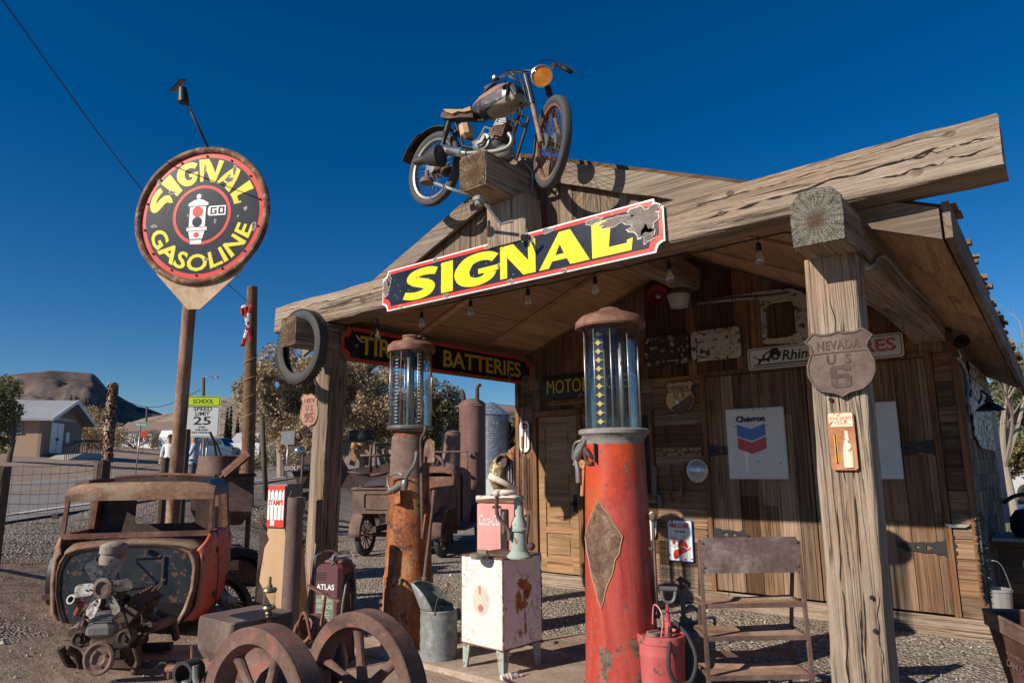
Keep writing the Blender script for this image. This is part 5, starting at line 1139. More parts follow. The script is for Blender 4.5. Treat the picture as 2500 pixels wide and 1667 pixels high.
# ------------------------------------------------------------------ motorcycle on the ridge beam
BYK = 4.09; c1 = lambda x, y, Y=BYK: onY(960 + x / 2.903, 120 + y / 2.903, Y)
Rw = Vector((-4.158, BYK, 4.205)); Fw = Vector((-2.864, BYK - .02, 4.04)); B0 = Vector((-3.5, BYK, 4.03))
t = thing('motorcycle', 'old blue and rust motorcycle with amber headlight perched on the ridge beam end', 'motorcycle', T(B0)); IB = T(-B0)
tm = NT('striped fuel tank'); v = tm.n('TexCoord').outputs['Object']; sx = tm.n('SeparateXYZ', Vector=v)
hh = tm.math('SUBTRACT', sx.outputs[2], tm.math('MULTIPLY', sx.outputs[0], .16)); nn = tm.noise(v, 14, 7, .65)
hn = tm.math('ADD', hh, tm.math('MULTIPLY', tm.math('SUBTRACT', nn, .5), .02))
z0 = c1(760, 440).z - B0.z - .16 * (c1(760, 440).x - B0.x); z1 = c1(760, 345).z - B0.z - .16 * (c1(760, 345).x - B0.x)
f = tm.math('DIVIDE', tm.math('SUBTRACT', hn, z0 - .1), .3)
a_, b_ = (.1) / .3, (z1 - z0 + .1) / .3
col = tm.ramp(f, [(0, (.30, .25, .19)), (a_, (.33, .28, .21)), (a_ + .01, (.022, .03, .042)), (b_, (.03, .036, .048)), (b_ + .01, (.36, .18, .13)), (1, (.30, .15, .11))], 'LINEAR')
sp = tm.noise(v, 22, 6, .7); col = tm.mix(tm.ramp(sp, [(.56, 0), (.62, .8)]), col, (.22, .10, .05))
tank_m = tm.fin(col, .35)
def wheel(ctr, R, Mx, tm_, rimm, spokes=36, hub=.06):
    w = MB(Mx); tyre(w, R, .068, Matrix(), R - .062, 0, 60); w = w.build('wheel', tm_, t)
    m2 = MB(Mx); m2.lathe([(R - .06, -.025), (R - .08, -.02), (R - .085, 0), (R - .08, .02), (R - .06, .025)], 48); m2.build('rim', rimm, w)
    m2 = MB(Mx)
    for k in range(spokes):
        a = 2 * pi * k / spokes; b = a + (.5 if k % 2 else -.5); s = .028 if k % 4 < 2 else -.028
        m2.tube([(hub * .6 * cos(b), hub * .6 * sin(b), s), ((R - .078) * cos(a), (R - .078) * sin(a), 0)], .0018, 5)
    m2.build('spokes', rimm, w, kind='stuff')
    m2 = MB(Mx); m2.lathe([(0, -.055), (hub * 1.25, -.05), (hub * 1.3, -.01), (hub * .6, .0), (hub * .6, .04), (hub, .045), (hub, .055), (0, .06)], 24); m2.build('hub', M['alu'], w)
WM = lambda c, yaw=0: IB @ T(c) @ RZ(yaw) @ RX(90)
wheel(Rw, .338, WM(Rw, -4), M['oldrubber'], M['alu'])
wheel(Fw, .35, WM(Fw, -33), M['oldrubber'] if False else plain('faded tyre', (.055, .055, .058), .8), M['rustred'])
# tank: outline in the bike plane, narrowing to both flanks
ol = [(592, 455), (605, 420), (650, 365), (720, 312), (800, 272), (880, 256), (915, 275), (930, 320), (925, 370), (885, 408), (800, 438), (700, 478), (645, 494), (605, 478)]
ol = [c1(x, y) - B0 for x, y in ol]; cen = sum(ol, Vector()) / len(ol); mb = MB(); rg = []
for yy, s in ((-.115, .45), (-.107, .75), (-.085, .93), (-.035, 1), (.035, 1), (.085, .93), (.107, .75), (.115, .45)): rg.append([cen + (p - cen) * s + Vector((0, yy, 0)) for p in ol])
mb.loft(rg); mb.build('fuel_tank', tank_m, t)
def bt(name, pts, r, m, n=8, y=0, par=None, k=5, sm=True):
    mb = MB(); P = [(c1(p[0], p[1], BYK + y) - B0 if y < 0 else c1(*p) - B0 + Vector((0, y, 0))) if len(p) == 2 else c1(p[0], p[1], BYK + p[2]) - B0 for p in pts]
    mb.tube(spline(P, k) if len(P) > 2 and sm else P, r, n); return mb.build(name, m, par or t)
fr = bt('frame', [(925, 265), (900, 430), (850, 600), (765, 700)], .014, M['black'])
for P, r in (([(905, 470), (960, 490), (870, 790)], .013), ([(860, 505), (945, 560)], .012), ([(440, 520), (495, 690), (860, 765)], .013), ([(370, 500), (640, 510), (900, 300)], .014), ([(800, 735), (870, 775)], .014), ([(470, 615), (560, 640)], .012)): bt('frame_tube', P, r, M['black'], par=fr, sm=False)
mb = MB()
sp_ = [c1(x, y) - B0 for x, y in ((372, 468), (400, 455), (500, 468), (590, 448), (596, 500), (500, 500), (420, 510), (365, 500))]
mb.loft([[p + Vector((0, yy, 0)) for p in sp_] for yy in (-.055, .055)], sm=False); mb.build('seat_frame', M['rustdark'], t)
mb = MB(); R = random.Random(3); sp_ = [c1(x + R.uniform(-4, 4), y + R.uniform(-5, 5)) - B0 for x, y in ((398, 462), (430, 460), (480, 468), (540, 460), (590, 446), (590, 470), (540, 482), (500, 480), (460, 492), (420, 478))]
mb.loft([[p + Vector((0, yy, .015)) for p in sp_] for yy in (-.08, 0, .08)], sm=False); mb.build('torn_seat', M['seat'], t)
def fender(a0, a1, r, w, name, m):
    mb = MB(IB @ T(Rw)); rg = []
    for i in range(15):
        a = radians(a0 + (a1 - a0) * i / 14); rg.append([(r * cos(a) * k, yy, r * sin(a) * k) for yy, k in ((-w, .95), (-w * .8, .985), (0, 1), (w * .8, .985), (w, .95))])
    mb.loft(rg, closed=False); return mb.build(name, m, t, solid=.006)
fender(62, 138, .385, .065, 'rear_fender', M['black']); fender(112, 156, .405, .07, 'mudflap', M['rustdark'])
for y in (-.11, .11):
    bt('shock_absorber', [(398, 515), (372, 600), (352, 680)], [.026] * 6 + [.019] * 5, M['black'], 12, y)
    bt('swingarm', [(352, 690), (560, 720)], .015, M['black'], 8, y * .8)
mu = bt('exhaust', [(490, 742), (600, 735), (740, 722), (820, 690), (842, 640), (820, 600)], .02, M['alu'], 12, -.14)
mb = MB(); mb.tube([c1(x_, y_, BYK - .15) - B0 for x_, y_ in ((325, 712), (332, 712), (488, 735), (496, 738), (520, 740))], [.02, .043, .04, .026, .022], 18); mb.build('muffler', M['chrome'], mu)
mb = MB(); a, b = c1(345, 755, BYK - .2) - B0, c1(155, 800, BYK - .24) - B0; mb.tube([a, a.lerp(b, .05), a.lerp(b, .5), a.lerp(b, .6), a.lerp(b, .85), b], [.06, .095, .06, .038, .036, .03], 20); mb.build('megaphone', plain('dark grey steel', (.035, .034, .034), .55, 0, .4), mu)
mb = MB(); cc = c1(700, 680) - B0; mb.ball(cc, .12, 20, sc=(1, .75, .8)); mb.ball(c1(625, 695) - B0, .085, 16, sc=(1, .8, .9)); mb.ball(c1(790, 745) - B0, .10, 16, sc=(.9, .8, .75)); en = mb.build('engine', M['alu'], t)
mb = MB(); mb.lathe([(0, 0), (.07, 0), (.07, .015), (.05, .02), (.045, .04), (0, .04)], 22, M=T(c1(690, 685) - B0 + Vector((0, -.085, 0))) @ RX(90)); mb.build('crankcase_cover', M['alu'], en)
mb = MB(); a, b = c1(765, 650) - B0, c1(790, 560) - B0
for k in range(9): q = a.lerp(b, k / 8); mb.box((0, 0, 0), (.135, .14, .008), M=T(q) @ RY(12))
mb.bar(a, b, .085, .09); mb.build('cylinder', rust('rusty fins', (.06, .035, .025), (.13, .075, .05), (.22, .14, .1), 3), en)
mb = MB()
for k in range(4): mb.box((0, 0, k * .014), (.14 - .012 * k, .14, .008), M=T(c1(795, 553) - B0) @ RY(12))
mb.box((0, 0, .02), (.09, .1, .05), M=T(c1(795, 553) - B0) @ RY(12)); mb.build('cylinder_head', M['alu'], en)
mb = MB(); mb.tube([c1(695, 600) - B0, c1(700, 640) - B0], .03, 10); mb.tube([c1(690, 585) - B0, c1(720, 560) - B0], .02, 8); mb.build('carburettor', M['alu'], en)
bt('kick_lever', [(560, 662), (605, 640), (650, 552), (710, 570)], .010, M['chrome'], 8, -.16, en, 1)
mb = MB(); mb.box((0, 0, 0), (.10, .13, .16), M=T(c1(520, 585) - B0) @ RY(-14), bev=.03); mb.build('side_panel', M['tan'], t)
# fork, headlight, bars (all steer with the front wheel)
for s, up in ((-1, ((935, 235), (990, 432))), (1, None)):
    off = Vector((-.085 * s * sin(radians(-33)) * -1, .085 * s, 0)) if False else Matrix.Rotation(radians(-33), 3, 'Z') @ Vector((0, .085 * s, 0))
    a = c1(1010, 200) - B0; b = Fw - B0; a2 = a + off; b2 = b + off; m_ = a2.lerp(b2, .45)
    mb = MB(); mb.tube([a2, m_], .026, 12); fk = mb.build('fork_leg', M['black'] if False else plain('fork blue black', (.03, .036, .045), .4), t)
    mb = MB(); mb.tube([m_, b2 + Vector((0, 0, -.01))], .019, 12); mb.build('slider', rust('rusty slider', (.16, .08, .05), (.28, .16, .11), (.38, .26, .19), 3, metal=.3), fk)
HD = Matrix.Rotation(radians(-33), 4, 'Z'); hl = c1(1032, 205, BYK - .06) - B0 + Vector((.03, 0, 0))
hdir = Vector((sin(radians(32)), -cos(radians(32)), -.34)); HM = frame(hl, (cos(radians(24)), sin(radians(24)), 0), hdir)
mb = MB(HM); mb.lathe([(0, -.12), (.045, -.11), (.072, -.06), (.082, 0), (.086, .005), (.086, .02), (.078, .024), (.074, .012), (0, .010)], 30); he = mb.build('headlight', M['chrome'], t)
mb = MB(HM); mb.lathe([(.075, .016), (.05, .034), (0, .042)], 26); mb.build('lens', glassy('lens glass', (.98, .93, .85), .845), he)
mb = MB(HM); mb.lathe([(.077, .016), (.05, .0145), (0, .0135)], 26); mb.build('reflector', plain('amber reflector', (.66, .24, .03), .35, 0, .6, 30), he)
hb = bt('handlebar', [(740, 215, -.2), (790, 185, -.14), (850, 165, -.06), (1030, 150, .05), (1120, 122, .16), (1160, 108, .22), (1200, 125, .24)], .012, M['chrome'], 10)
bt('brace', [(800, 180, -.12), (905, 240, -.02)], .011, M['chrome'], 8, 0, hb, sm=False); bt('brace', [(1150, 115, .2), (1095, 200, .06)], .011, M['chrome'], 8, 0, hb, sm=False)
bt('grip', [(645, 292, -.30), (745, 215, -.2)], .019, M['black'], 10, 0, hb, sm=False); bt('grip', [(1175, 115, .22), (1262, 160, .22)], .022, M['black'], 10, 0, hb, sm=False)
bt('lever', [(1190, 110, .2), (1250, 135, .16), (1312, 172, .12)], .006, M['black'], 6, 0, hb); bt('lever', [(642, 297, -.34), (700, 245, -.3), (760, 225, -.22)], .006, M['chrome'], 6, 0, hb)
mb = MB(); mb.box((0, 0, 0), (.04, .04, .04), M=T(c1(722, 205, BYK - .2) - B0), bev=.008); mb.ball(c1(850, 180, BYK - .06) - B0, .022, 10); mb.build('switch', M['steel'], hb)
for P in ([(790, 210, -.12), (820, 340, -.16), (830, 480, -.15), (855, 600, -.14), (865, 740, -.1)], [(830, 150, -.08), (880, 165, -.1), (920, 260, -.14), (945, 380, -.12)], [(1030, 130, .05), (1050, 85, .1), (1110, 80, .16), (1180, 110, .22)], [(760, 180, -.15), (830, 150, -.1), (960, 160, 0)], [(735, 520, -.12), (760, 480, -.13), (880, 420, -.14), (945, 370, -.12)]): bt('cable', P, .0045, M['wire'], 6)
mb = MB(); mb.torus(.05, .006, 16, 6, M=T(c1(880, 480) - B0) @ RX(90)); mb.box((0, 0, 0), (.09, .12, .05), M=T(c1(345, 850) - B0), bev=.01); mb.ball(c1(310, 850) - B0, .05, 10); mb.ball(c1(380, 860) - B0, .06, 10); mb.build('sprocket', M['rustdark'], t)
bt('chain_stay', [(355, 880), (440, 860), (600, 790)], .014, M['rustdark'], 8)
# lamp arms bolted under the ridge beam end
t = thing('double_arm_lamp', 'grey junction box with two lamp arms and flat lamp under the ridge beam end', 'lamp', T(c1(605, 1065, 3.74))); L0 = c1(605, 1065, 3.74); IL = T(-L0)
mb = MB(); mb.box((0, 0, .0), (.075, .075, .045), bev=.01); mb.cyl((0, 0, -.05), .03, .03, 14); mb.build('junction_box', M['galv'], t)
mb = MB(IL); mb.tube([c1(560, 1045, 3.74), c1(290, 950, 3.62)], .013, 10); mb.build('arm', M['galv'], t); mb = MB(IL); mb.tube([c1(650, 1095, 3.74), c1(765, 1240, 3.85), c1(850, 1218, 3.9)], .012, 10); mb.build('arm', M['galv'], t)
mb = MB(IL @ T(c1(240, 935, 3.6))); mb.lathe([(0, .03), (.03, .03), (.055, .015), (.058, -.02), (.02, -.035), (0, -.035)], 18); mb.cyl((0, 0, .025), .018, .06, 10); mb.build('lamp_head', M['rust'], t)
mb = MB(IL); mb.torus(.07, .003, 24, 5, M=T(c1(310, 1010, 3.62)) @ RX(70)); mb.build('loop_wire', M['wire'], t)
t = thing('conduit', 'thin steel conduit running down the gable beside the ridge beam', 'conduit', T(c1(975, 1000, 4.36))); q = c1(975, 1000, 4.36); mb = MB(T(-q)); mb.tube(spline([c1(885, 800, 4.2), c1(930, 815, 4.3), c1(975, 860, 4.36), c1(985, 950, 4.38), c1(970, 1240, 4.38)], 5), .011, 8); mb.build('pipe', M['steel'], t)
# ------------------------------------------------------------------ string of bulbs under the canopy
def bulb(px, py, Y, label):
    p = onY(px, py, Y); t = thing('string_bulb', label, 'light bulb', T(p), 'clear bulbs on the canopy light string')
    mb = MB(); mb.lathe([(0, .10), (.012, .10), (.017, .09), (.019, .045), (.0, .044)], 12); mb.build('socket', M['black'], t)
    mb = MB(); mb.lathe([(.013, .045), (.016, .03), (.03, -.005), (.033, -.025), (.027, -.05), (.012, -.066), (0, -.07)], 16); g = mb.build('glass', M['bulb'], t)
    mb = MB(); mb.tube([(-.006, 0, .04), (-.006, 0, -.02), (.006, 0, -.02), (.006, 0, .04)], .0022, 5); mb.build('filament', M['fadeyellow'], t)
    mb = MB(); mb.tube([(0, 0, .10), (0, 0, 3.10 - p.z if p.z + .1 < 3.09 else .12)], .004, 6); mb.build('drop_wire', M['wire'], t); return p
BL = [(922, 816, 4.45), (1029, 787, 4.48), (1149, 760, 4.5), (1289, 733, 4.52), (1453, 706, 4.52), (1634, 672, 4.52), (1854, 628, 4.53)]
names = ['in front of the TIRES letters', 'just above the orange pump cap', 'hanging below the S of the long SIGNAL sign', 'hanging below the G of the long SIGNAL sign', 'just left above the red pump cap', 'in front of the red horn speaker', 'nearest to the right front post']
wp = [onY(905, 790, 4.45)]
for (x, y, Y), nme in zip(BL, names):
    p = bulb(x, y, Y, 'clear light bulb ' + nme); wp.append(Vector((p.x, p.y, 3.085))); wp.append(Vector((p.x + .22, p.y, 3.075)))
wp.append(onY(1945, 618, 4.45))
t = thing('string_light_cable', 'black cable of the bulb string looping under the front beam', 'cable', T((-3.5, 4.5, 3.08))); mb = MB(T((3.5, -4.5, -3.08))); mb.tube(spline(wp, 5), .006, 6)
mb.tube(spline([wp[1], onY(905, 822, 4.45), onY(885, 835, 4.45), onY(868, 815, 4.45), onY(855, 795, 4.45)], 5), .005, 6); mb.build('cable', M['wire'], t)
# ------------------------------------------------------------------ things on the front wall
def wl(x, z, d=.03): return facing((x, WY - d, z))
t = thing('horn_speaker', 'round red horn loudspeaker under the ridge beam', 'speaker', frame((-3.80, WY - .20, 3.64), (1, .25, 0), (.28, -1, -.12)))
mb = MB(); mb.lathe([(0, -.2), (.05, -.2), (.05, -.12), (.03, -.1), (.045, -.05), (.08, -.01), (.122, .03), (.127, .03), (.122, .022), (.078, -.018), (.04, -.06), (.02, -.07), (0, -.07)], 32); mb.build('horn', plain('dull red horn', (.22, .03, .025), .5, 0, .25), t)
mb = MB(); mb.lathe([(0, -.03), (.035, -.04), (.04, -.06), (0, -.06)], 20); mb.build('driver', M['steel'], t); mb = MB(); mb.tube([(.04, .12, -.12), (.1, .2, -.16), (.12, .1, -.2)], .012, 8); mb.build('bracket', M['black'], t)
t = thing('barn_light', 'white ribbed barn light with brown collar beside the red horn speaker', 'lamp', T((-3.51, WY - .22, 3.44)))
mb = MB(); mb.lathe([(0, 0), (.10, 0), (.105, .01)] + [(.108 + .0035 * k, .02 + .013 * k) for k in range(9)] + [(.14, .15), (0, .15)], 32); mb.build('lens_shade', plain('cloudy white lens', (.50, .50, .48), .4), t); mb = MB(); mb.lathe([(.125, .15), (.12, .19), (.11, .205), (.07, .21), (.065, .33), (0, .335)], 28); mb.build('collar', M['trim'], t); mb = MB(); mb.tube([(0, .02, .28), (0, .22, .30)], .02, 8); mb.build('arm', M['black'], t)
t = thing('vehicle_panel', 'rusty white flattened vehicle panel with two pressed fields on the back wall', 'car panel', facing((-3.465, WY - .05, 2.965)))
for x, w, m, nm in ((-.33, .60, paint('mostly rusted white', (.34, .32, .28), (.40, .38, .33), (.06, .045, .035), .74, 1.6), 'rusted_field'), (.31, .60, paint('half rusted white', (.44, .41, .37), (.50, .47, .42), (.08, .05, .035), .46, 1.6), 'white_field')):
    mb = MB(); mb.poly(rrect(w, .365, .05), .02, 0, M=T((x, 0, 0))); o = mb.build(nm, m, t); mb = MB(); mb.tube([(px + x - .03, py, .02) for px, py in rrect(w * .68, .27, .04)], .012, 6, closed=True); mb.tube([(x + w * .40, -.13, .02), (x + w * .40, .13, .02)], .012, 6); mb.build('pressed_rim', m, o)
t = thing('vehicle_door_frame', 'rusty white vehicle door frame with a rounded window hole on the back wall', 'car panel', facing((-2.36, WY - .06, 3.15)))
mb = MB(); m_ = paint('rusted white door', (.40, .38, .34), (.46, .43, .38), (.075, .045, .03), .42, 2)
mb.poly([(-.235, -.25), (.235, -.29), (.30, -.1), (.30, .16), (.24, .27), (.12, .33), (-.1, .35), (-.55, .36), (-.98, .355), (-.98, .33), (-.6, .30), (-.25, .275), (-.225, .24)], .03, holes=[[(x * 1 - .02, y - .0) for x, y in rrect(.315, .40, .075)]]); mb.build('panel', m_, t)
mb = MB(); mb.tube([(x - .02, y, .03) for x, y in rrect(.335, .42, .08)], .012, 6, closed=True); mb.build('window_rim', m_, t)
mb = MB(); mb.tube([(-.98, .345, .03), (-.5, .335, .03), (-.2, .30, .03), (.1, .29, .03)], .014, 6); mb.build('rain_gutter', M['rustdark'], t)
t = thing('lamp_lens', 'round clear glass lamp lens hung on the plank wall left of the double doors', 'lens', wl(-3.478, 1.503, .045)); mb = MB(); mb.lathe([(0, .045), (.05, .04), (.1, .022), (.125, .004), (.13, 0), (.13, -.012), (0, -.012)], 32); mb.build('lens', metal('milky glass', (.50, .53, .55), .16, .2, damt=.1, m=.35), t); mb = MB(); mb.torus(.128, .007, 36, 6); mb.build('rim', M['chrome'], t)
tools = [('steel tube', 'grey square steel tube hanging on the back wall left of the lamp lens', [(945, 1240), (945, 1430), (975, 1450), (985, 1520)], .028, M['steel'] if False else plain('grey bar', (.12, .12, .13), .6)), ('tool', 'wavy iron strap hanging on the back wall below the OMAHA plate', [(1062, 1235), (1052, 1300), (1066, 1380), (1056, 1450), (1068, 1495)], .014, M['rustdark']), ('tool', 'thin rusty rod with hook hanging nearest the lamp lens', [(1155, 1212), (1157, 1330), (1163, 1420), (1150, 1448)], .012, M['rustdark']), ('tool', 'flat rusty bar hanging between the wavy strap and the thin rod', [(1130, 1290), (1132, 1505)], .014, M['rust']), ('tool', 'iron tongs hanging over the OMAHA plate', [(1020, 960), (1012, 1065), (1020, 960), (1040, 1070)], .008, M['black'])]
for nm, lb, P, r, m in tools:
    pts = [onY(1280 + x / 2.958, 720 + y / 2.958, WY - .05) for x, y in P]; t = thing('hanging_' + nm.replace(' ', '_'), lb, 'tool', T(pts[0])); mb = MB(T(-pts[0])); mb.tube(pts, r, 8)
    if nm == 'steel tube': mb.v = .2
    mb.build('shaft', m, t); mb = MB(); mb.tube([(0, .06, .01), (0, -.01, .01)], .005, 6); mb.build('nail', M['black'], t)
t = thing('tyre_chains', 'bundle of rusty tyre chains hanging left of the panel door', 'chain', T((-6.05, WY - .06, 1.72)))
for i, dx in enumerate((-.045, .0, .04)):
    mb = MB()
    for k in range(22): mb.torus(.017, .006, 10, 5, M=T((dx + .004 * sin(k * 2.1 + i), -.008 * (k % 2), -.02 - k * .032)) @ (RX(90) if k % 2 else RZ(90) @ RX(90)) @ SC(.75, 1, 1))
    mb.build('chain', M['rust'], t)
mb = MB(); mb.tube([(-.02, 0, 0), (.0, .0, .35), (.06, .01, 1.25)], .008, 6); mb.build('rope', M['rustdark'], t)
t = thing('enamel_sign', 'torn white enamel scrap on the plank wall right behind the red pump', 'sign', wl(-4.12, .85)); mb = MB(); mb.poly(blot(0, 0, .075, .165, seed=3, rough=.3), .008); mb.build('plate', M['white'], t)
t = thing('door_handle', 'white metal pull handle screwed to the boards right of the double doors', 'handle', wl(-.945, 1.0)); mb = MB(); mb.poly([(-.095, .02), (-.085, .008), (.085, .008), (.095, .02), (.095, -.005), (.06, -.022), (-.06, -.022), (-.095, -.005)], .02); mb.build('plate', M['steel'], t)
# ------------------------------------------------------------------ right side wall
XS = XR + .03
sx_ = lambda px, py: onX(px, py, XS)
t = thing('conduit', 'grey flexible conduit snaking along the right roof beam', 'conduit', T((-.84, 5.5, 2.9))); mb = MB(T((.84, -5.5, -2.9))); kq = lambda x, y: onX(1500 + x / 2.352, 240 + y / 2.352, -.826)
mb.tube(spline([kq(1450, 975), kq(1490, 955), kq(1515, 915), kq(1560, 915), kq(1640, 1010), kq(1720, 1095), kq(1830, 1190)], 6), .012, 8); mb.build('pipe', M['galv'], t)
t = thing('floodlight', 'small black floodlight under the eave at the right corner', 'lamp', T((XR + .01, WY + .02, 2.68))); mb = MB(); mb.lathe([(0, 0), (.035, 0), (.05, .06), (.062, .12), (.058, .13), (0, .11)], 18, M=RX(70) @ RY(35)); mb.build('lamp_head', M['black'], t); mb = MB(); mb.tube([(.0, .0, 0), (.02, .02, -.1), (0, .02, -.14)], .014, 8); mb.build('bracket', M['steel'], t)
t = thing('conduit', 'grey flexible conduit and steel box on the right side wall', 'conduit', T((XR + .02, WY + .3, 2.1))); mb = MB(T((-XR - .02, -WY - .3, -2.1))); P = [onX(1900 + x / 2.703, 620 + y / 2.703, XS) for x, y in ((1190, 690), (1215, 730), (1240, 790), (1250, 880), (1245, 950), (1262, 1000))]
mb.tube(spline(P, 4), .018, 8); mb.build('pipe', M['galv'], t); mb = MB(T((-XR - .02, -WY - .3, -2.1))); q = onX(1900 + 1267 / 2.703, 620 + 1000 / 2.703, XS); mb.box(q, (.04, .22, .17), bev=.01); mb.build('junction_box', M['galv'], t)
q0 = onX(1900 + 1310 / 2.703, 620 + 1000 / 2.703, XS)
t = thing('gooseneck_lamp', 'black gooseneck barn lamp on the right side wall', 'lamp', T(q0)); sh = onX(1900 + 1400 / 2.703, 620 + 1030 / 2.703, XR + .22) - q0
mb = MB(); mb.box((0, 0, 0), (.03, .09, .16), bev=.01); mb.build('wall_plate', M['black'], t); mb = MB(); top = sh + Vector((0, 0, .135)); mb.tube(spline([(0, 0, 0), (.05, 0, .08), top * .5 + Vector((0, 0, .10)), top + Vector((-.02, 0, .02)), top], 5), .012, 8); mb.build('arm', M['black'], t)
mb = MB(T(sh) @ SC(.68, .68, .68)); mb.lathe([(0, .2), (.03, .2), (.035, .15), (.06, .14), (.05, .1), (.1, .07), (.18, .0), (.175, -.004), (.09, .06), (0, .09)], 28); mb.build('shade', M['black'], t)
P = [onX(1900 + x / 2.703, 620 + y / 2.703, XS) for x, y in ((1255, 712), (1360, 800), (1395, 900), (1432, 1190), (1425, 1300), (1335, 1280), (1310, 1230), (1290, 1190))]
t = thing('enamel_sign', 'badly peeled pale enamel sign board on the right side wall', 'sign', frame((XS, P[0].y, 0), (0, 1, 0), (1, 0, 0)))
mb = MB(); mb.poly([(p.y - P[0].y, p.z) for p in P], .012); mb.build('plate', paint('peeled enamel', (.42, .40, .36), (.50, .47, .42), (.05, .045, .04), .55, 2.4, .5), t)
mb = MB(); a, b = onX(2368, 915, XS + .014), onX(2416, 960, XS + .014); mb.bar((a.y - P[0].y, a.z, .014), (b.y - P[0].y, b.z, .014), .012, .004); mb.build('scar', M['rustdark'], t)
a, b = onX(2425, 1010, XS + .08), onX(2462, 1275, XS + .08); t = thing('barber_pole', 'peeling white and red strip of wood hanging at the back end of the right wall', 'board', T(b)); mb = MB(T(-b)); mb.bar(a, b, .05, .03); mb.build('strip', paint('white red strip', (.52, .47, .45), (.58, .52, .50), (.25, .10, .09), .3, 4), t)
# ------------------------------------------------------------------ left foreground
# wrecked cab ----------------------------------------------------------------
CD = 6.45
g0 = pix(304, 1525, CD); CM = frame((g0.x, g0.y, gz(g0.x, g0.y) + .01), (RH * .98 + FH * .20)) @ SC(1.02, .74, 1); CI = CM.inverted()
t = thing('wrecked_truck_cab', 'stripped rusty old truck cab without roof or bonnet, orange door on its right side', 'truck cab', CM)
lc = lambda px, py, d=CD: CI @ pix(px, py, d)
zw = lc(300, 1345).z; zs = lc(300, 1305, CD + .2).z; zh = lc(300, 1222, CD + .25).z; zr = lc(300, 1172, CD + .3).z
def fw_outline(s, x0=-.565, x1=.555, zb=.06, zt=None):
    zt = zt or zw; cx = (x0 + x1) / 2; w = (x1 - x0) / 2; out = []
    for (x, z) in ((.80, zb), (.9, zb + .12), (.985, .35), (1.0, .55), (.97, zt - .12), (.90, zt - .04), (.75, zt - .005), (.4, zt + .02), (0, zt + .028), (-.4, zt + .02), (-.75, zt - .005), (-.90, zt - .04), (-.97, zt - .12), (-1, .55), (-.985, .35), (-.9, zb + .12), (-.80, zb)): out.append((cx + w * x * s, z))
    return out
mb = MB(WALLM); mb.poly(fw_outline(1), .015); o = mb.build('firewall', M['firewall'], t)
mb = MB(); mb.tube([(.30, -.02, .42), (.30, -.02, .66)], .017, 8); mb.tube([(.05, -.02, .655), (.27, -.02, .66)], .013, 8); mb.tube([(-.28, -.02, .40), (-.28, -.02, .68)], .017, 8); mb.tube([(.05, -.02, .62), (.24, -.02, .42)], .014, 8); mb.tube([(-.25, -.02, .64), (-.05, -.02, .64)], .012, 8)
mb.box((-.35, -.02, .60), (.11, .02, .075), bev=.01); mb.cyl((.16, -.02, .70), .03, .03, 12, M=T((.0, -.02, 0))); mb.build('braces', M['firewall'], o)
mb = MB(); mb.poly([(.25, .05), (.5, .05), (.54, .22), (.28, .24)], .006, 0, M=T((0, -.018, 0)) @ WALLM); mb.build('pedal_opening', M['ink'], o)
# cowl: loft from the firewall edge outwards and back to the scuttle
f0 = fw_outline(1.0); f1 = fw_outline(1.05, zb=.04, zt=zw + .02); f2 = [(x * 1.22, z + (.05 if z > zw - .2 else 0)) for x, z in fw_outline(1.0, zb=.03, zt=zw + .02)]
r0 = [Vector((x, -.02, z)) for x, z in f0]; r1 = [Vector((x, -.025, z)) for x, z in f1]; r1b = [Vector((x * 1.06, .05, z + .01)) for x, z in f1]; r2 = [Vector((max(-.655, min(.655, x)), .26, min(z, zs + .01))) for x, z in f2]
mb = MB(); mb.loft([r0, r1, r1b, r2], closed=False); mb.build('cowl', M['cabtan'], t, solid=.01)
mb = MB(); mb.tube(r1, .012, 6); mb.build('cowl_bead', M['rustdark'], t)
# windscreen frame
WX = .655
for s in (-1, 1):
    mb = MB(); mb.bar((s * WX, .24, zs - .05), (s * WX * .98, .27, zh + .06), .034, .05); mb.build('windscreen_pillar', M['rustred'], t)
mb = MB(); mb.bar((-WX, .22, zs - .01), (WX, .22, zs - .01), .04, .05); mb.build('windscreen_sill', M['rustred'], t)
n = 14; rg = []
for i in range(n + 1):
    x = -WX - .01 + (2 * WX + .02) * i / n; e = abs(2 * i / n - 1) ** 6; zt_ = zr - .02 - .05 * e
    rg.append([(x, .24, zh), (x, .235 + .0, zh + .085 - .03 * e), (x, .27, zt_ - .03), (x, .33, zt_), (x, .38, zt_ - .01), (x, .36, zh + .03), (x, .3, zh)])
mb = MB(); mb.loft(rg); mb.build('header', M['cabtan'], t)
# doors and quarter panels
def side(s, m, lab=None):
    mb = MB(); rg = []
    for y, zb, b in ((.0, .07, -.075), (.1, .05, -.03), (.24, .05, 0), (.42, .04, .0), (.8, .06, .02), (1.15, .14, .02), (1.35, .28, 0)):
        rg.append([(s * (.62 + b - (.03 if y < .3 else 0)), y, zb), (s * (.675 + b), y, zb + .12), (s * (.70 + b), y, .45), (s * (.695 + b), y, min(zs - .10, zs - .10 - .5 * (.2 - y))), (s * (.675 + b), y, min(zs - .02, zs - .02 - .6 * (.24 - y))), (s * (.655 + b), y, min(zs, zs - .65 * (.24 - y)))])
    mb.loft(rg, closed=False); return mb.build('door', m, t, lab, solid=.02)
dr_ = side(1, M['orange'], 'orange painted door'); dl_ = side(-1, M['cabtan'])
mb = MB()
for z in (.25, .68): mb.box((.712, .34, z), (.02, .05, .06), bev=.006)
mb.build('hinge', M['rustdark'], dr_)
mb = MB(); mb.tube([(.71, .40, .05), (.727, .42, .45), (.69, .43, zs)], .006, 6); mb.build('door_seam', M['rustdark'], dr_)
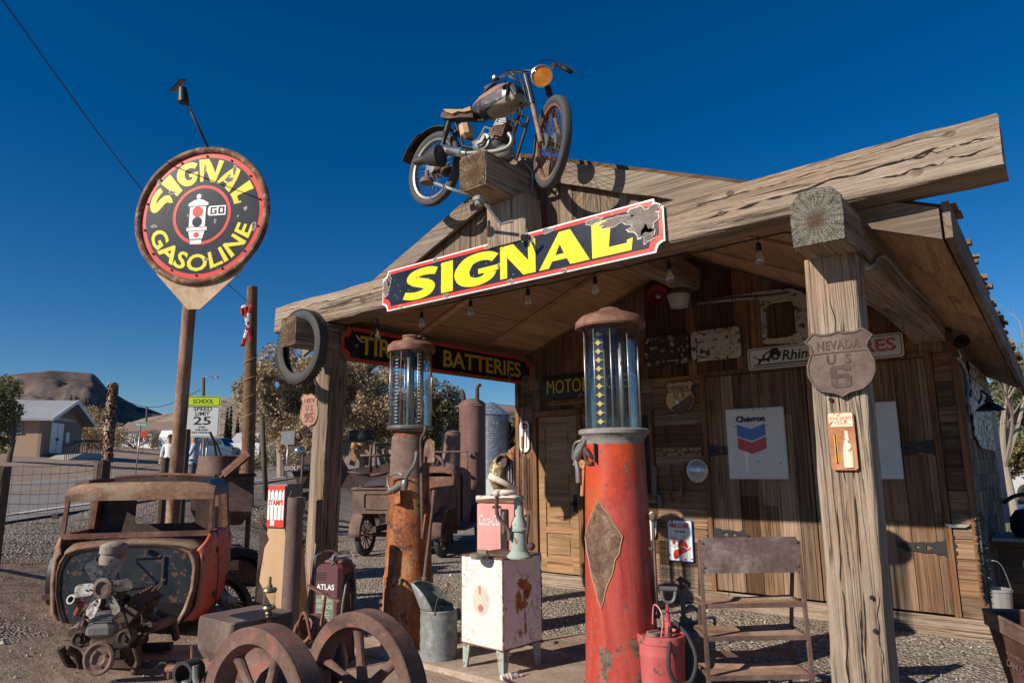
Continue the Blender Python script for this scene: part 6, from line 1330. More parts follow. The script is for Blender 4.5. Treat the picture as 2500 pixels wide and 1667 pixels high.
mb = MB(); mb.box((-.75, .30, zs + .18), (.05, .05, .05)); mb.box((-.74, .30, .30), (.09, .06, .045)); mb.build('hinge', M['rustdark'], dl_); mb = MB(T((-.72, .75, .42)) @ RY(90)); mb.lathe([(.30, -.10), (.33, -.03), (.31, .04), (.2, .05), (0, .05)], 26); mb.build('wheel_cover', M['black'], dl_)
for s in (-1, 1):
    mb = MB()
    mb.bar((s * .655, .62, zs - .03), (s * .635, .64, zh + .06), .03, .03) if s > 0 else None
    mb.bar((s * .66, 1.28, zs - .05), (s * .62, 1.25, zr - .05), .05, .16); mb.bar((s * .665, .28, zs - .01), (s * .665, 1.3, zs - .01), .03, .04); mb.build('door_pillar', M['rustred'], t)
    rg = []
    for y, dz in ((.33, 0), (.6, .012), (.95, .018), (1.28, .005)): rg.append([(s * .665, y, zh + .03), (s * .66, y, zh + .10), (s * .60, y, zr - .02 + dz), (s * .50, y, zr + dz), (s * .49, y, zr - .02 + dz), (s * .58, y, zr - .05 + dz), (s * .635, y, zh + .05)])
    mb = MB(); mb.loft(rg); mb.build('roof_rail', M['firewall'] if s > 0 else M['cabtan'], t)
bh = [(-.28, zs + .04), (.30, zs + .04), (.30, zh - .015), (-.28, zh - .015)]
mb = MB(T((0, 1.34, 0)) @ WALLM); mb.poly([(-.64, .25), (.64, .25), (.655, zs), (.62, zr - .05), (.5, zr + .02), (-.5, zr + .02), (-.62, zr - .05), (-.655, zs)], .02, 0, holes=[rrect(.60, zh - zs - .05, .035, cx=.03, cy=(zs + zh) / 2 + .01)]); mb.build('back_panel', M['rustdark'], t)
mb = MB(); mb.tube([(-.5, 1.33, zr + .02), (0, 1.33, zr + .045), (.5, 1.33, zr + .02)], .018, 8); mb.build('roof_bow', M['rustred'], t)
mb = MB(); mb.box((0, .7, .10), (1.2, 1.1, .05)); mb.build('floor', M['rustdark'], t)
# V8 in front of it -----------------------------------------------------------
VD = 5.45; q = pix(255, 1630, VD); VM = frame((q.x, q.y, gz(q.x, q.y)), (RH * .985 + FH * .17)) @ SC(.88, 1, 1); VI = VM.inverted(); e = lambda px, py, d=VD - .12: VI @ pix(px, py, d)
t = thing('vintage_engine', 'greasy rusty vintage V8 engine with six blade fan in front of the wrecked cab', 'engine', VM)
cz = e(250, 1590).z
mb = MB(); mb.box((0, .30, cz + .02), (.32, .60, .30), bev=.04); mb.box((.02, .32, cz - .15), (.26, .5, .12), bev=.03); mb.build('block', M['grease'], t)
for s in (-1, 1):
    mb = MB(); mb.box((0, 0, -.03), (.15, .50, .24), M=T((s * .13, .32, cz + .22)) @ RY(s * 40), bev=.02); b_ = mb.build('cylinder_bank', M['grease'], t)
    mb = MB(); mb.box((0, 0, .11), (.15, .50, .045), M=T((s * .13, .32, cz + .22)) @ RY(s * 40), bev=.012)
    for k in range(14): mb.cyl((.06 if k % 2 else -.06, -.22 + .034 * k, .13), .011, .018, 6, M=T((s * .13, .32, cz + .22)) @ RY(s * 40))
    mb.build('cylinder_head', M['rustdark'], b_)
    mb = MB(); mb.tube([(s * .33, .08, cz + .10), (s * .37, .3, cz + .10), (s * .37, .55, cz + .08), (s * .40, .62, cz - .1)], [.035, .045, .045, .035], 10)
    for k in range(3): mb.tube([(s * .24, .12 + k * .18, cz + .16), (s * .36, .14 + k * .18, cz + .10)], .032, 8)
    mb.build('exhaust_manifold', M['rust'], b_)
    mb = MB(); a = e(180 if s < 0 else 313, 1465); mb.lathe([(.022, -.07), (.03, -.06), (.028, .03), (.036, .035), (.036, .05), (.024, .05), (.022, -.02), (0, -.02)], 18, M=frame(a, (1, 0, 0), (s * .12, -1, .35))); mb.build('water_outlet', M['alu'] if s < 0 else M['grease'], t)
fcn = e(253, 1434, VD - .3)
mb = MB(T(fcn) @ WALLM)
for k in range(6):
    a = k * 60 + 5; mb.poly([(.055, -.02), (.10, -.045), (.20, -.05), (.225, -.03), (.225, .03), (.20, .05), (.10, .045), (.055, .02)], .004, 0, M=RZ(a) @ RX(24))
fb = mb.build('fan', metal('fan blade', (.36, .355, .345), .5, .5, 9, (.16, .13, .11), .8, .4), t)
mb = MB(T(fcn) @ WALLM); mb.lathe([(0, -.14), (.07, -.13), (.085, -.06), (.085, -.03), (.06, -.02), (.06, .012), (.075, .012), (.075, .03), (.05, .035), (.045, .02), (0, .02)], 26); mb.build('fan_hub', rust('fan hub', (.10, .07, .055), (.22, .17, .14), (.38, .33, .29), 5), fb)
mb = MB()
for k in range(6):
    for r in (.10, .13): mb.ball(fcn + Vector((r * cos(radians(k * 60 + 5)), -.012, r * sin(radians(k * 60 + 5)))), .008, 6)
mb.build('rivets', M['ink'], fb)
cp = e(247, 1603, VD - .25); mb = MB(T(cp) @ WALLM); mb.lathe([(0, .0), (.04, 0), (.045, .03), (.07, .03), (.09, .0), (.115, .0), (.122, .02), (.11, .03), (.122, .04), (.122, .055), (.105, .06), (.08, .045), (.05, .05), (.03, .035), (0, .035)], 34); mb.build('crank_pulley', M['rust'], t)
mb = MB()
for k in range(4): mb.ball(cp + Vector((.06 * cos(k * 1.57 + .4), -.05, .06 * sin(k * 1.57 + .4))), .012, 6)
mb.build('pulley_bolts', M['steel'], t)
w = e(250, 1535, VD - .15); mb = MB(); mb.box(w, (.24, .16, .13), bev=.04); mb.box(w + Vector((0, .02, .09)), (.20, .14, .07), bev=.02); mb.build('water_pump', M['alu'], t)
mb = MB()
for k in range(5): mb.box(w + Vector((0, -.055, .065 + k * .016)), (.19, .012, .006))
mb.build('casting_ribs', M['greycan'], t)
for px, py, r, nm in ((196, 1558, .062, 'idler_pulley'), (306, 1556, .066, 'generator_pulley')):
    p = e(px, py, VD - .18); mb = MB(T(p) @ WALLM); mb.lathe([(0, -.1), (r * .9, -.1), (r * .9, -.02), (r, 0), (r * .85, .012), (r, .024), (r * .8, .03), (.025, .018), (.02, .04), (0, .04)], 26); mb.build(nm, M['grease'], t)
for s, a in ((-1, (196, 1558)), (1, (306, 1556))):
    p = e(*a, VD - .2) + Vector((0, -.01, 0)); mb = MB(); mb.bar(p + Vector((s * .055, 0, .01)), fcn + Vector((s * .07, .06, -.01)), .006, .016); mb.bar(p + Vector((s * .04, 0, -.05)), cp + Vector((s * .10, -.03, .05)), .006, .016); mb.build('fan_belt', M['rubber'], t)
for P in (((148, 1580), (165, 1615), (185, 1640), (178, 1665)), ((330, 1575), (340, 1610), (325, 1645)), ((165, 1585), (190, 1600), (200, 1640))):
    mb = MB(); mb.tube(spline([e(*p, VD - .1 + .03 * i) for i, p in enumerate(P)], 5), .032, 10); mb.build('pipe', M['grease'], t)
mb = MB(); a = e(185, 1500); mb.tube([a, e(195, 1480), e(200, 1470)], .022, 8); mb.build('red_fuel_pump', plain('dull red casting', (.28, .05, .04), .6), t)
ac = e(277, 1350, VD + .1); mb = MB(T(ac)); mb.lathe([(0, -.08), (.105, -.08), (.11, -.07), (.11, -.02), (.10, -.015), (.10, 0), (.112, .005), (.112, .06), (.10, .075), (.05, .09), (0, .095)], 30); ai = mb.build('air_cleaner', rust('air cleaner', (.13, .10, .085), (.28, .24, .205), (.42, .38, .33), 2.6), t)
mb = MB(); mb.tube([ac + Vector((0, 0, -.08)), ac + Vector((0, .05, -.26))], [.045, .06], 12); mb.box(ac + Vector((.0, .05, -.28)), (.2, .22, .1), bev=.02); mb.build('carburettor', M['grease'], t)
mb = MB(); R = random.Random(9)
for k in range(46):
    x = R.uniform(-.3, .3); y = R.uniform(0, .5); z = cz + R.uniform(-.05, .40); mb.tube(spline([(x, y, z), (x + R.uniform(-.1, .1), y - .05, z + R.uniform(-.08, .1)), (x + R.uniform(-.12, .12), y + R.uniform(-.1, .1), z + R.uniform(-.1, .1))], 4), R.uniform(.004, .012), 6)
mb.build('linkages', M['grease'], t, kind='stuff')
mb = MB(); mb.bar((-.45, .12, .035), (1.0, -.22, .035), .05, .05); mb.bar((-.3, .55, .03), (.4, .5, .03), .07, .06); mb.build('skid', M['rustdark'], t)
# hit and miss engine with two flywheels ---------------------------------------
EO = Vector((-3.2, 2.2, 0)); t = thing('stationary_engine', 'rusty brown stationary engine with two spoked flywheels and a square hopper', 'engine', T(EO)); EI = T(-EO)
for c, sgn in ((Vector((-3.085, 1.95, .455)), -1), (Vector((-3.03, 2.50, .44)), 1)):
    R0 = .405; mb = MB(EI @ T(c) @ RZ(3) @ RX(90)); mb.lathe([(R0 - .078, -.045), (R0 - .07, -.062), (R0 - .004, -.062), (R0 + .003, -.055), (R0 + .003, .055), (R0 - .004, .062), (R0 - .07, .062), (R0 - .092, .03), (R0 - .092, -.03), (R0 - .078, -.045)], 72); fw = mb.build('flywheel', M['cast'], t)
    for k in range(6):
        a = radians(60 * k + (12 if sgn < 0 else 40)); mb = MB(EI @ T(c) @ RZ(3) @ RX(90)); mb.tube([(.05 * cos(a), .05 * sin(a), 0), (.2 * cos(a), .2 * sin(a), 0), (.30 * cos(a), .30 * sin(a), 0), (.33 * cos(a), .33 * sin(a), 0)], [.034, .026, .03, .045], 10, M=SC(1, 1, .8)); mb.build('spoke', M['cast'], fw)
    mb = MB(EI @ T(c) @ RZ(3) @ RX(90)); mb.lathe([(0, -.09), (.028, -.09), (.028, -.065), (.062, -.06), (.068, .06), (.028, .065), (.028, .09), (0, .09)], 22); mb.build('hub', M['cast'], fw)
mb = MB(EI); mb.tube([(-3.09, 1.85, .455), (-3.03, 2.62, .44)], .027, 12); mb.build('crankshaft', M['steel'], t)
hA, hB, hC = onY(505, 1497, 2.12), onY(499, 1574, 2.12), onY(704, 1512, 2.40)
mb = MB(EI); x0, x1, z0, z1 = hA.x, hC.x - .02, hB.z, hA.z; pr_ = [(x0, 2.06), (x1, 2.06), (x1, 2.46), (x0, 2.46)]
rg = [[(cx_ + (x1 - x0) / 2 * px * s, 2.26 + .20 * py * s, z) for px, py in rrect(2, 2, .18, 4)] for cx_ in ((x0 + x1) / 2,) for s, z in ((.86, z0 - .05), (.98, z0), (1, z0 + .06), (1, z1 - .04), (.98, z1 - .008), (.95, z1))]
mb.loft(rg, sm=False); ho = mb.build('hopper', rust('hopper cast', (.10, .068, .056), (.165, .115, .095), (.22, .165, .135), 1.1, bs=.35), t)
mb = MB(EI); mb.poly(rrect(.26, .20, .03, cx=(x0 + x1) / 2 + .1, cy=2.26), .004, z1 - .001); mb.build('hopper_mouth_shade', M['ink'], ho)  # flat dark sheet painted in for the shade inside the hopper
mb = MB(EI); mb.box(((x0 + x1) / 2 + .10, 2.26, (z0) / 2 + .10), (.95, .26, .22), bev=.06); mb.box(((x0 + x1) / 2 + .2, 2.26, .06), (1.15, .34, .12), bev=.02); mb.tube([(x0 + .1, 2.26, z0 - .02), (-3.2, 2.26, .46)], .14, 16); mb.build('engine_base', M['cast'], t)
mb = MB(EI); mb.box((x0 - .03, 2.2, .3), (.1, .22, .26), bev=.03); mb.build('cylinder_head', M['cast'], t)
q = onY(655, 1512, 2.28); mb = MB(EI); O = q
mb.lathe([(0, -.04), (.012, -.04), (.014, 0), (.02, .01), (.014, .02), (.02, .035), (.012, .05), (.034, .055), (.038, .065), (.034, .075)], 18, M=T(O)); mb.lathe([(.036, .145), (.04, .155), (.036, .168), (.012, .172), (.016, .18), (.008, .19), (.008, .225), (0, .23)], 18, M=T(O)); oi = mb.build('oiler', metal('tarnished brass', (.32, .27, .16), .35, .4, 9, (.12, .1, .07), .5, .7), t)
mb = MB(EI); mb.lathe([(.034, .075), (.034, .145)], 20, M=T(O)); mb.build('glass', M['clearglass'], oi)
p1 = onY(462, 1640, 2.02); mb = MB(EI @ T(p1) @ RZ(20) @ RX(90)); mb.lathe([(.05, -.05), (.065, -.05), (.068, .05), (.05, .05), (.05, -.05)], 26); mb.build('magneto_ring', M['rubber'], t)
mb = MB(EI); mb.box(p1 + Vector((0, 0, -.09)), (.12, .10, .10), bev=.02); mb.box(p1 + Vector((.16, 0, -.1)), (.16, .06, .06), bev=.01); mb.tube([p1 + Vector((.12, -.03, .06)), p1 + Vector((.13, -.03, .0)), p1 + Vector((.17, -.03, -.05))], .018, 8); mb.build('magneto', M['greycan'], t)
mb = MB(EI); mb.tube([onY(410, 1632, 2.25), onY(470, 1625, 2.2), onY(520, 1610, 2.2)], .022, 10); mb.tube([onY(416, 1620, 2.28), onY(414, 1655, 2.28)], .018, 8); mb.tube([onY(469, 1575, 2.5), onY(469, 1612, 2.5)], .012, 8); mb.build('rods', M['rustred'], t)
a, b = onY(752, 1428, 2.75), onY(885, 1505, 2.75)
t = thing('crank_handle', 'rusty flat bar lever leaning between the flywheels and the maroon charger', 'lever', T(a)); mb = MB(T(-a)); mb.bar(a, onY(795, 1450, 2.75), .03, .01); mb.bar(onY(795, 1450, 2.75), onY(784, 1525, 2.75), .014, .014); mb.bar(onY(786, 1447, 2.74), onY(830, 1468, 2.74), .02, .01); mb.build('bar', M['rustred'], t)
cA = Vector((-3.95, 2.9, 0)); t = thing('cast_housing', 'rusty open cast iron housing between the flywheels', 'machine part', T(cA + Vector((0, 0, .12)))); q = onY(742, 1530, 2.85)
mb = MB(T(-cA - Vector((0, 0, .12)))); mb.torus(.075, .014, 28, 8, M=T(q + Vector((0, 0, -.02))) @ RY(25) @ RX(70) @ SC(1, 1.1, 1)); mb.tube(spline([q + Vector((-.10, 0, -.1)), q + Vector((-.03, 0, .07)), q + Vector((.04, -.02, .085)), q + Vector((.075, -.02, .03)), q + Vector((.08, 0, -.06))], 5), .011, 8); mb.lathe([(.075, 0), (.09, .02), (.09, .1), (.05, .14)], 24, M=T(q + Vector((0, .02, -.02))) @ RX(-90)); mb.build('housing', M['rustred'], t)
mb = MB(T(-cA - Vector((0, 0, .12)))); mb.ball(onY(800, 1615, 2.85), .15, 18, sc=(.9, .8, 1)); mb.tube([onY(760, 1600, 2.85), onY(752, 1660, 2.85)], .09, 14); mb.build('drum', M['black'], t)
# maroon battery charger -------------------------------------------------------
q = onY(815, 1500, 3.75); AM = frame((q.x, q.y, gz(q.x, q.y)), (RH * .95 + FH * -.31)); AI = AM.inverted(); t = thing('battery_charger', 'maroon ATLAS battery charger with green label, chrome handles and cables', 'battery charger', AM)
dq = (q - EYE).dot(CAM_F); zt_ = (AI @ pix(800, 1375, dq)).z; ww = .27; dd = .26
mb = MB(); mb.box((0, 0, zt_ / 2), (ww, dd, zt_), bev=.03); mb.build('case', M['maroon'], t)
mb = MB(); mb.box((.02, 0, zt_ + .012), (.18, .16, .03), bev=.012); mb.build('lid', M['rustred'], t)
for dx in (-.075, .085):
    mb = MB(); mb.tube(spline([(dx - .05, -.11, zt_ - .03), (dx - .05, -.11, zt_ + .05), (dx - .02, -.08, zt_ + .085), (dx + .0, .04, zt_ + .085), (dx + .02, .09, zt_ + .05), (dx + .02, .09, zt_ - .02)], 5), .010, 8); mb.build('handle', M['chrome'], t)
mb = MB(T((0, -dd / 2 - .001, 0)) @ WALLM); put_text(mb, 'ATLAS', -.09, zt_ - .20, .17, .045, 0, .03); mb.build('lettering', M['signwhite'], t)
mb = MB(T((0, -dd / 2 - .001, 0)) @ WALLM); mb.poly(rrect(.17, .24, .012, cx=-.005, cy=zt_ - .36), .0012); lb_ = mb.build('label', M['gravel_label'], t)
mb = MB(T((0, -dd / 2 - .0025, 0)) @ WALLM); put_text(mb, 'BATTERY', -.082, zt_ - .30, .15, .03, 0, .01, 0, .001); put_text(mb, 'SERVICE', -.082, zt_ - .345, .15, .03, 0, .01, 0, .001)
for k in range(5): mb.box((-.02 + .01 * (k % 2), zt_ - .375 - .02 * k, .0005), (.11, .004, .001))
mb.poly(circ(.03, 20, -.005, zt_ - .245), .0012); mb.build('lettering', plain('label cream', (.50, .47, .36), .6), lb_)
mb = MB()
for k in range(4): mb.box((-.05, -dd / 2 - .001, zt_ - .07 - k * .016), (.10, .004, .006))
mb.build('louvres', M['ink'], t)
for P in ([(.139, -.05, zt_ - .14), (.16, -.1, zt_ - .2), (.15, -.12, zt_ - .35), (.14, -.14, .02)], [(.139, .02, zt_ - .12), (.18, -.04, zt_ - .25), (.17, -.02, zt_ - .45), (.16, -.02, zt_ - .3)], [(.139, .05, zt_ - .15), (.17, .0, zt_ - .3), (.18, .03, .1), (.15, .07, .04)], [(-.02, -.05, zt_ + .02), (.03, -.1, zt_ + .04), (.14, .03, zt_ - .0), (.145, .1, zt_ - .3)], [(-.14, -.1, zt_ - .02), (-.16, -.13, zt_ - .25), (-.22, -.16, .15)]):
    mb = MB(); mb.tube(spline(P, 6), .008, 8); mb.build('cable', M['wire'] if P[0][0] > 0 and P[0][1] > 0 else M['greycan'], t)
mb = MB(); mb.box((.139, .0, zt_ - .12), (.012, .12, .07), bev=.004); mb.build('terminal', M['ink'], t)
# rusty standpipe, leaning sheet and stamp machine ------------------------------
q = pix(706, 1500, 5.6); zt_ = pix(716, 1215, 5.6).z
t = thing('standpipe', 'thick rusty standing pipe in front of the stamp machine', 'pipe', T((q.x, q.y, gz(q.x, q.y)))); zz = gz(q.x, q.y); mb = MB(); mb.lathe([(0, 0), (.073, 0), (.066, zt_ - zz), (.055, zt_ - zz), (.055, zt_ - zz - .2), (0, zt_ - zz - .2)], 28, M=RY(1)); mb.build('pipe', rust('old pipe', (.085, .055, .048), (.15, .10, .088), (.21, .155, .135), 1.0, True), t)
mb = MB(); mb.tube([(.0, -.05, zt_ - zz - .02), (.01, -.03, zt_ - zz + .05)], .01, 6); mb.build('lug', M['rustdark'], t)
q = pix(668, 1400, 6.4); SMx = frame((q.x, q.y, gz(q.x, q.y)), (RH * .90 - FH * .43)); SIv = SMx.inverted(); t = thing('stamp_machine', 'grey stamp vending machine with red and white STAMPS front on a tan stand', 'vending machine', SMx)
z1_ = (SIv @ pix(665, 1182, 6.4)).z; z0_ = (SIv @ pix(665, 1292, 6.4)).z
mb = MB(); mb.box((0, .11, (z0_ + z1_) / 2), (.235, .22, z1_ - z0_), bev=.008); mb.build('cabinet', plain('grey cabinet', (.16, .17, .18), .5), t)
mb = MB(T((0, -.011, 0)) @ WALLM); H_ = z1_ - z0_; mb.box((0, z0_ + H_ / 2, 0), (.21, H_ - .03, .004)); fp = mb.build('front_panel', M['signred'], t)
mb = MB(T((0, -.0135, 0)) @ WALLM); mb.box((0, z0_ + H_ * .53, 0), (.20, H_ * .66, .003)); mb.box((-.035, z0_ + .055, 0), (.05, .05, .003)); mb.build('white_panel', M['signwhite'], fp)
mb = MB(T((0, -.0158, 0)) @ WALLM); put_text(mb, 'STAMPS', -.092, z0_ + H_ * .52, .185, .05, 0, .03, 0, .001); mb.build('lettering', M['inkred'], fp)
mb = MB(T((0, -.0158, 0)) @ WALLM)
for k in range(4): x = -.07 + k * .047; mb.box((x, z0_ + H_ * .74, 0), (.006, .09, .001)); mb.box((x, z0_ + H_ * .34, 0), (.006, .13, .001)); mb.poly([(x - .014, z0_ + H_ * .84), (x + .012, z0_ + H_ * .82), (x + .012, z0_ + H_ * .87)], .001)
mb.build('slots', M['ink'], fp)
mb = MB(); rg = [[(-.10, -.0, z0_), (.11, .0, z0_), (.11, .2, z0_), (-.10, .2, z0_)], [(-.13, -.01, z0_ - .25), (.16, 0, z0_ - .25), (.16, .22, z0_ - .25), (-.13, .22, z0_ - .25)], [(-.24, -.02, 0), (.24, -.02, 0), (.24, .26, 0), (-.24, .26, 0)]]; mb.loft(rg, sm=False); mb.build('stand', M['tan'], t)
# dark plate in front of the stand
q = pix(640, 1440, 6.2); t = thing('steel_sheet', 'dark rusty steel sheet leaning left of the standpipe', 'sheet', frame((q.x, q.y, gz(q.x, q.y)), RH))
mb = MB(RX(8) @ WALLM); zz = gz(q.x, q.y); lp = lambda x, y: ((pix(x, y, 6.2) - Vector((q.x, q.y, zz))).dot(RH), (pix(x, y, 6.2).z - zz))
mb.poly([lp(626, 1520), lp(640, 1300), lp(655, 1293), lp(662, 1312), lp(650, 1335), lp(633, 1400), lp(664, 1462), lp(690, 1500), lp(690, 1540)], .006); mb.build('sheet', M['rustdark'], t)
# old tyres and wheel right of the cab
q = pix(572, 1455, 7.8); zz = gz(q.x, q.y); t = thing('old_tyre', 'worn out black tyre leaning behind the wrecked cab', 'tyre', T((q.x, q.y, zz)))
mb = MB(); tyre(mb, .40, .15, frame(Vector((-.10, .15, .30)), RH, (RH * .75 - FH * .5 + Vector((0, 0, .55)))), .28, 0); mb.build('casing', M['rubber'], t)
q = pix(556, 1490, 7.2); zz = gz(q.x, q.y); t = thing('broken_wheel', 'broken wire spoked wheel with torn tyre beside the orange cab door', 'wheel', T((q.x, q.y, zz)))
wmx = frame(Vector((-.02, 0, .21)), RH, (RH * .82 - FH * .25 + Vector((0, 0, .5)))); mb = MB(); tyre(mb, .33, .11, wmx, .24, 0); mb.build('casing', M['rustdark'], t)
mb = MB(wmx)
for k in range(24):
    a = k * pi / 12; mb.tube([(.04 * cos(a + .4), .04 * sin(a + .4), .03), (.24 * cos(a), .24 * sin(a), 0)], .005, 5)
mb.lathe([(.0, .05), (.05, .05), (.05, -.05), (0, -.05)], 16); mb.build('spokes', M['steel'], t)
# concrete mixer / hopper behind the cab ----------------------------------------
q = pix(548, 1290, 9.3); zz = gz(q.x, q.y); HMx = frame((q.x, q.y, zz), (RH * .93 + FH * .36)); HI = HMx.inverted(); t = thing('rusty_mixer', 'riveted rusty iron mixer with a box hopper and slanting chute behind the cab', 'mixer', HMx)
h = lambda px, py, d=9.3: HI @ pix(px, py, d)
za, zb_, zc_ = h(550, 1160).z, h(550, 1262).z, h(550, 1113).z; wd = .33
mb = MB(); rg = [[(-.42, -.3, za), (wd, -.3, za), (wd, .4, za), (-.42, .4, za)], [(-.42, -.3, zb_ + .12), (wd, -.3, zb_ + .08), (wd, .4, zb_ + .08), (-.42, .4, zb_ + .12)], [(-.30, -.15, zb_ - .1), (wd - .12, -.15, zb_ - .1), (wd - .12, .25, zb_ - .1), (-.3, .25, zb_ - .1)]]; mb.loft(rg, sm=False); mb.build('hopper', M['rust'], t)
mb = MB()
for a, b in (((-.44, -.31, za), (wd + .02, -.31, za)), ((wd + .01, -.31, za), (wd + .01, .41, za))): mb.bar(a, b, .03, .045)
for k in range(9): mb.ball((-.42 + k * .09, -.33, za), .011, 6); mb.ball((wd + .028, -.28 + k * .08, za), .011, 6)
mb.build('rim', M['rustdark'], t)
mb = MB(); mb.lathe([(.26, za - .02), (.27, zc_), (.255, zc_), (.245, za)], 30, M=T((-.12, .05, 0)) @ SC(1, 1, 1)); mb.build('drum', M['rust'], t)
mb = MB(); a, b = h(545, 1165, 9.1), h(606, 1112, 9.1); mb.bar(a, b, .18, .02); mb.bar(a + Vector((0, -.09, .04)), b + Vector((0, -.09, .04)), .015, .09); mb.bar(a + Vector((0, .09, .04)), b + Vector((0, .09, .04)), .015, .09); mb.build('chute', M['rustred'], t)
mb = MB(); mb.tube([h(528, 1112), h(522, 1075), h(513, 1055)], .016, 8); mb.tube([h(540, 1112), h(530, 1085), h(516, 1065)], .012, 8); mb.build('levers', M['black'], t)
mb = MB(); mb.box((0, .05, .30), (.5, .45, .35), bev=.05); mb.tube([(-.2, -.15, .16), (-.2, .3, .16)], .16, 14); mb.tube([(.3, -.1, .14), (.3, .3, .14)], .14, 14); mb.build('undercarriage', M['rustdark'], t)
q = pix(605, 1290, 9.6); t = thing('standpipe', 'thin rusty upright pipe on a base at the foot of the utility pole', 'pipe', T((q.x, q.y, gz(q.x, q.y)))); zt_ = pix(607, 1190, 9.6).z - gz(q.x, q.y); mb = MB(); mb.tube([(0, 0, 0), (0, 0, zt_)], .035, 12); mb.build('pipe', M['rust'], t); mb = MB(); mb.box((.05, 0, .07), (.5, .3, .14), bev=.04); mb.ball((.25, 0, .14), .1, 10); mb.build('base', M['rustdark'], t)
# ------------------------------------------------------------------ background
def D_(px, py, d): p = pix(px, py, d); return Vector((p.x, p.y, gz(p.x, p.y)))
# fence along the road
fp = [(-.5, 3.2), (-5.65, 7.1), (-5.42, 8.55), (-5.35, 10.9), (-5.15, 14.0), (-4.4, 19.0)]
posts = [(8, 7.4, 'weathered thick fence post at the left edge of the photo', .075), (248, 8.6, 'short dark fence post directly under the bark covered pole', .10), (400, 11.0, 'grey fence post just left of the round sign pole', .07), (448, 11.6, 'tall dark fence post just right of the round sign pole', .07)]
pp = []
for px, d, lb, r in posts:
    p = D_(px, 1140, d); top = pix(px, {8: 1143, 248: 1128, 400: 1120, 448: 1050}[px], d).z + .02
    t = tag(MB(T(p)).tube([(0, 0, -.2), (.01, 0, (top - p.z) * .5), (.0, .01, top - p.z)], [r, r * .97, r * .92], 10, M=T(-p) @ T(p)).build('fence_post', M['bark']), lb, 'fence post', 'wooden posts of the wire fence'); pp.append((p, top))
e0 = AD(-6.2, 5.4); e0.z = gz(e0.x, e0.y); pp = [(e0, e0.z + 1.2)] + pp; ex = AD(-4.6, 18.0); ex.z = gz(ex.x, ex.y); pp.append((ex, ex.z + 1.15))
mb = MB(); hts = [0, .12, .24, .36, .48, .60, .72, .84, .96, 1.08, 1.18]
for (a, ta_), (b, tb_) in zip(pp, pp[1:]):
    ta_ = min(ta_, a.z + 1.25); tb_ = min(tb_, b.z + 1.25)
    L = (b - a).length; n = max(2, int(L / .11))
    for k, hh in enumerate(hts):
        f = .06 + .94 * hh / 1.18
        P = [a.lerp(b, i / 6) for i in range(7)]
        mb.tube([Vector((p.x, p.y, (p.z + (ta_ + (tb_ - ta_) * i / 6 - p.z) * f) - .03 * sin(pi * i / 6) + .012 * noise.noise((i, k, L)))) for i, p in enumerate(P)], .0024, 4, cap=False)
    for i in range(n + 1):
        p = a.lerp(b, i / n); tz = ta_ + (tb_ - ta_) * i / n - .03 * sin(pi * i / n); mb.tube([(p.x, p.y, p.z + .02), (p.x, p.y, tz)], .0018, 4, cap=False)
tag(mb.build('wire_fence', M['rustdark']), 'rusty woven wire mesh fence along the road behind the cab', 'fence')
for px, py, d, lb, c in ((424 * 1, 1118, 12, '', 0),): pass
for px, y0, y1, d, lb in ((736, 1178, 1110, 17, 'thin dark fence stake right of the utility pole'), (762, 1160, 1108, 18, 'thin fence stake nearest the left front post')):
    p = D_(px, y0, d); tag(MB(T(p)).tube([(0, 0, -.1), (0, 0, pix(px, y1, d).z - p.z)], .03, 6).build('fence_stake', M['bark']), lb, 'stake')
p = D_(655, 1150, 19); p2 = pix(639, 1015, 19) - p; tag(MB(T(p)).tube([(0, 0, -.2), p2], .07, 8).build('leaning_post', M['bark']), 'tall dark post leaning left behind the utility pole', 'post')
# bark covered pole
p = D_(262, 1130, 8.9); top = pix(276, 938, 8.9) - p; bot = pix(262, 1126, 8.9) - p; t = thing('bark_pole', 'thick pole covered in flaking bark scales left of the round sign pole', 'pole', T(p))
mb = MB(); mb.tube([(bot.x, bot.y, -.1), (bot.x, bot.y, bot.z), top], .045, 10); mb.build('core', M['bark'], t)
tb = NT('scaly bark'); at = tb.n('Attribute', _attribute_name='pv', _attribute_type='GEOMETRY'); bm_ = tb.fin(tb.ramp(at.outputs['Fac'], [(0, (.06, .035, .025)), (.5, (.22, .13, .09)), (.85, (.40, .27, .18)), (1, (.55, .42, .32))]), .85)
mb = MB(); R = random.Random(5)
for i in range(900):
    h_ = R.random(); c = bot.lerp(top, h_); a = R.uniform(0, 2 * pi); r = .05 * R.uniform(.85, 1.2); mb.v = R.random(); s = R.uniform(.012, .024)
    d1 = Vector((cos(a), sin(a), 0)); d2 = Vector((-sin(a), cos(a), 0)); o = c + d1 * r
    mb._f([mb.V(o + d2 * s + Vector((0, 0, -s)) + d1 * .012), mb.V(o - d2 * s * .8 + Vector((0, 0, -s * .7)) + d1 * R.uniform(0, .015)), mb.V(o - d2 * s + Vector((0, 0, s)) - d1 * .004), mb.V(o + d2 * s * .9 + Vector((0, 0, s * 1.2)) - d1 * .004)])
mb.build('bark_scales', bm_, t, kind='stuff')
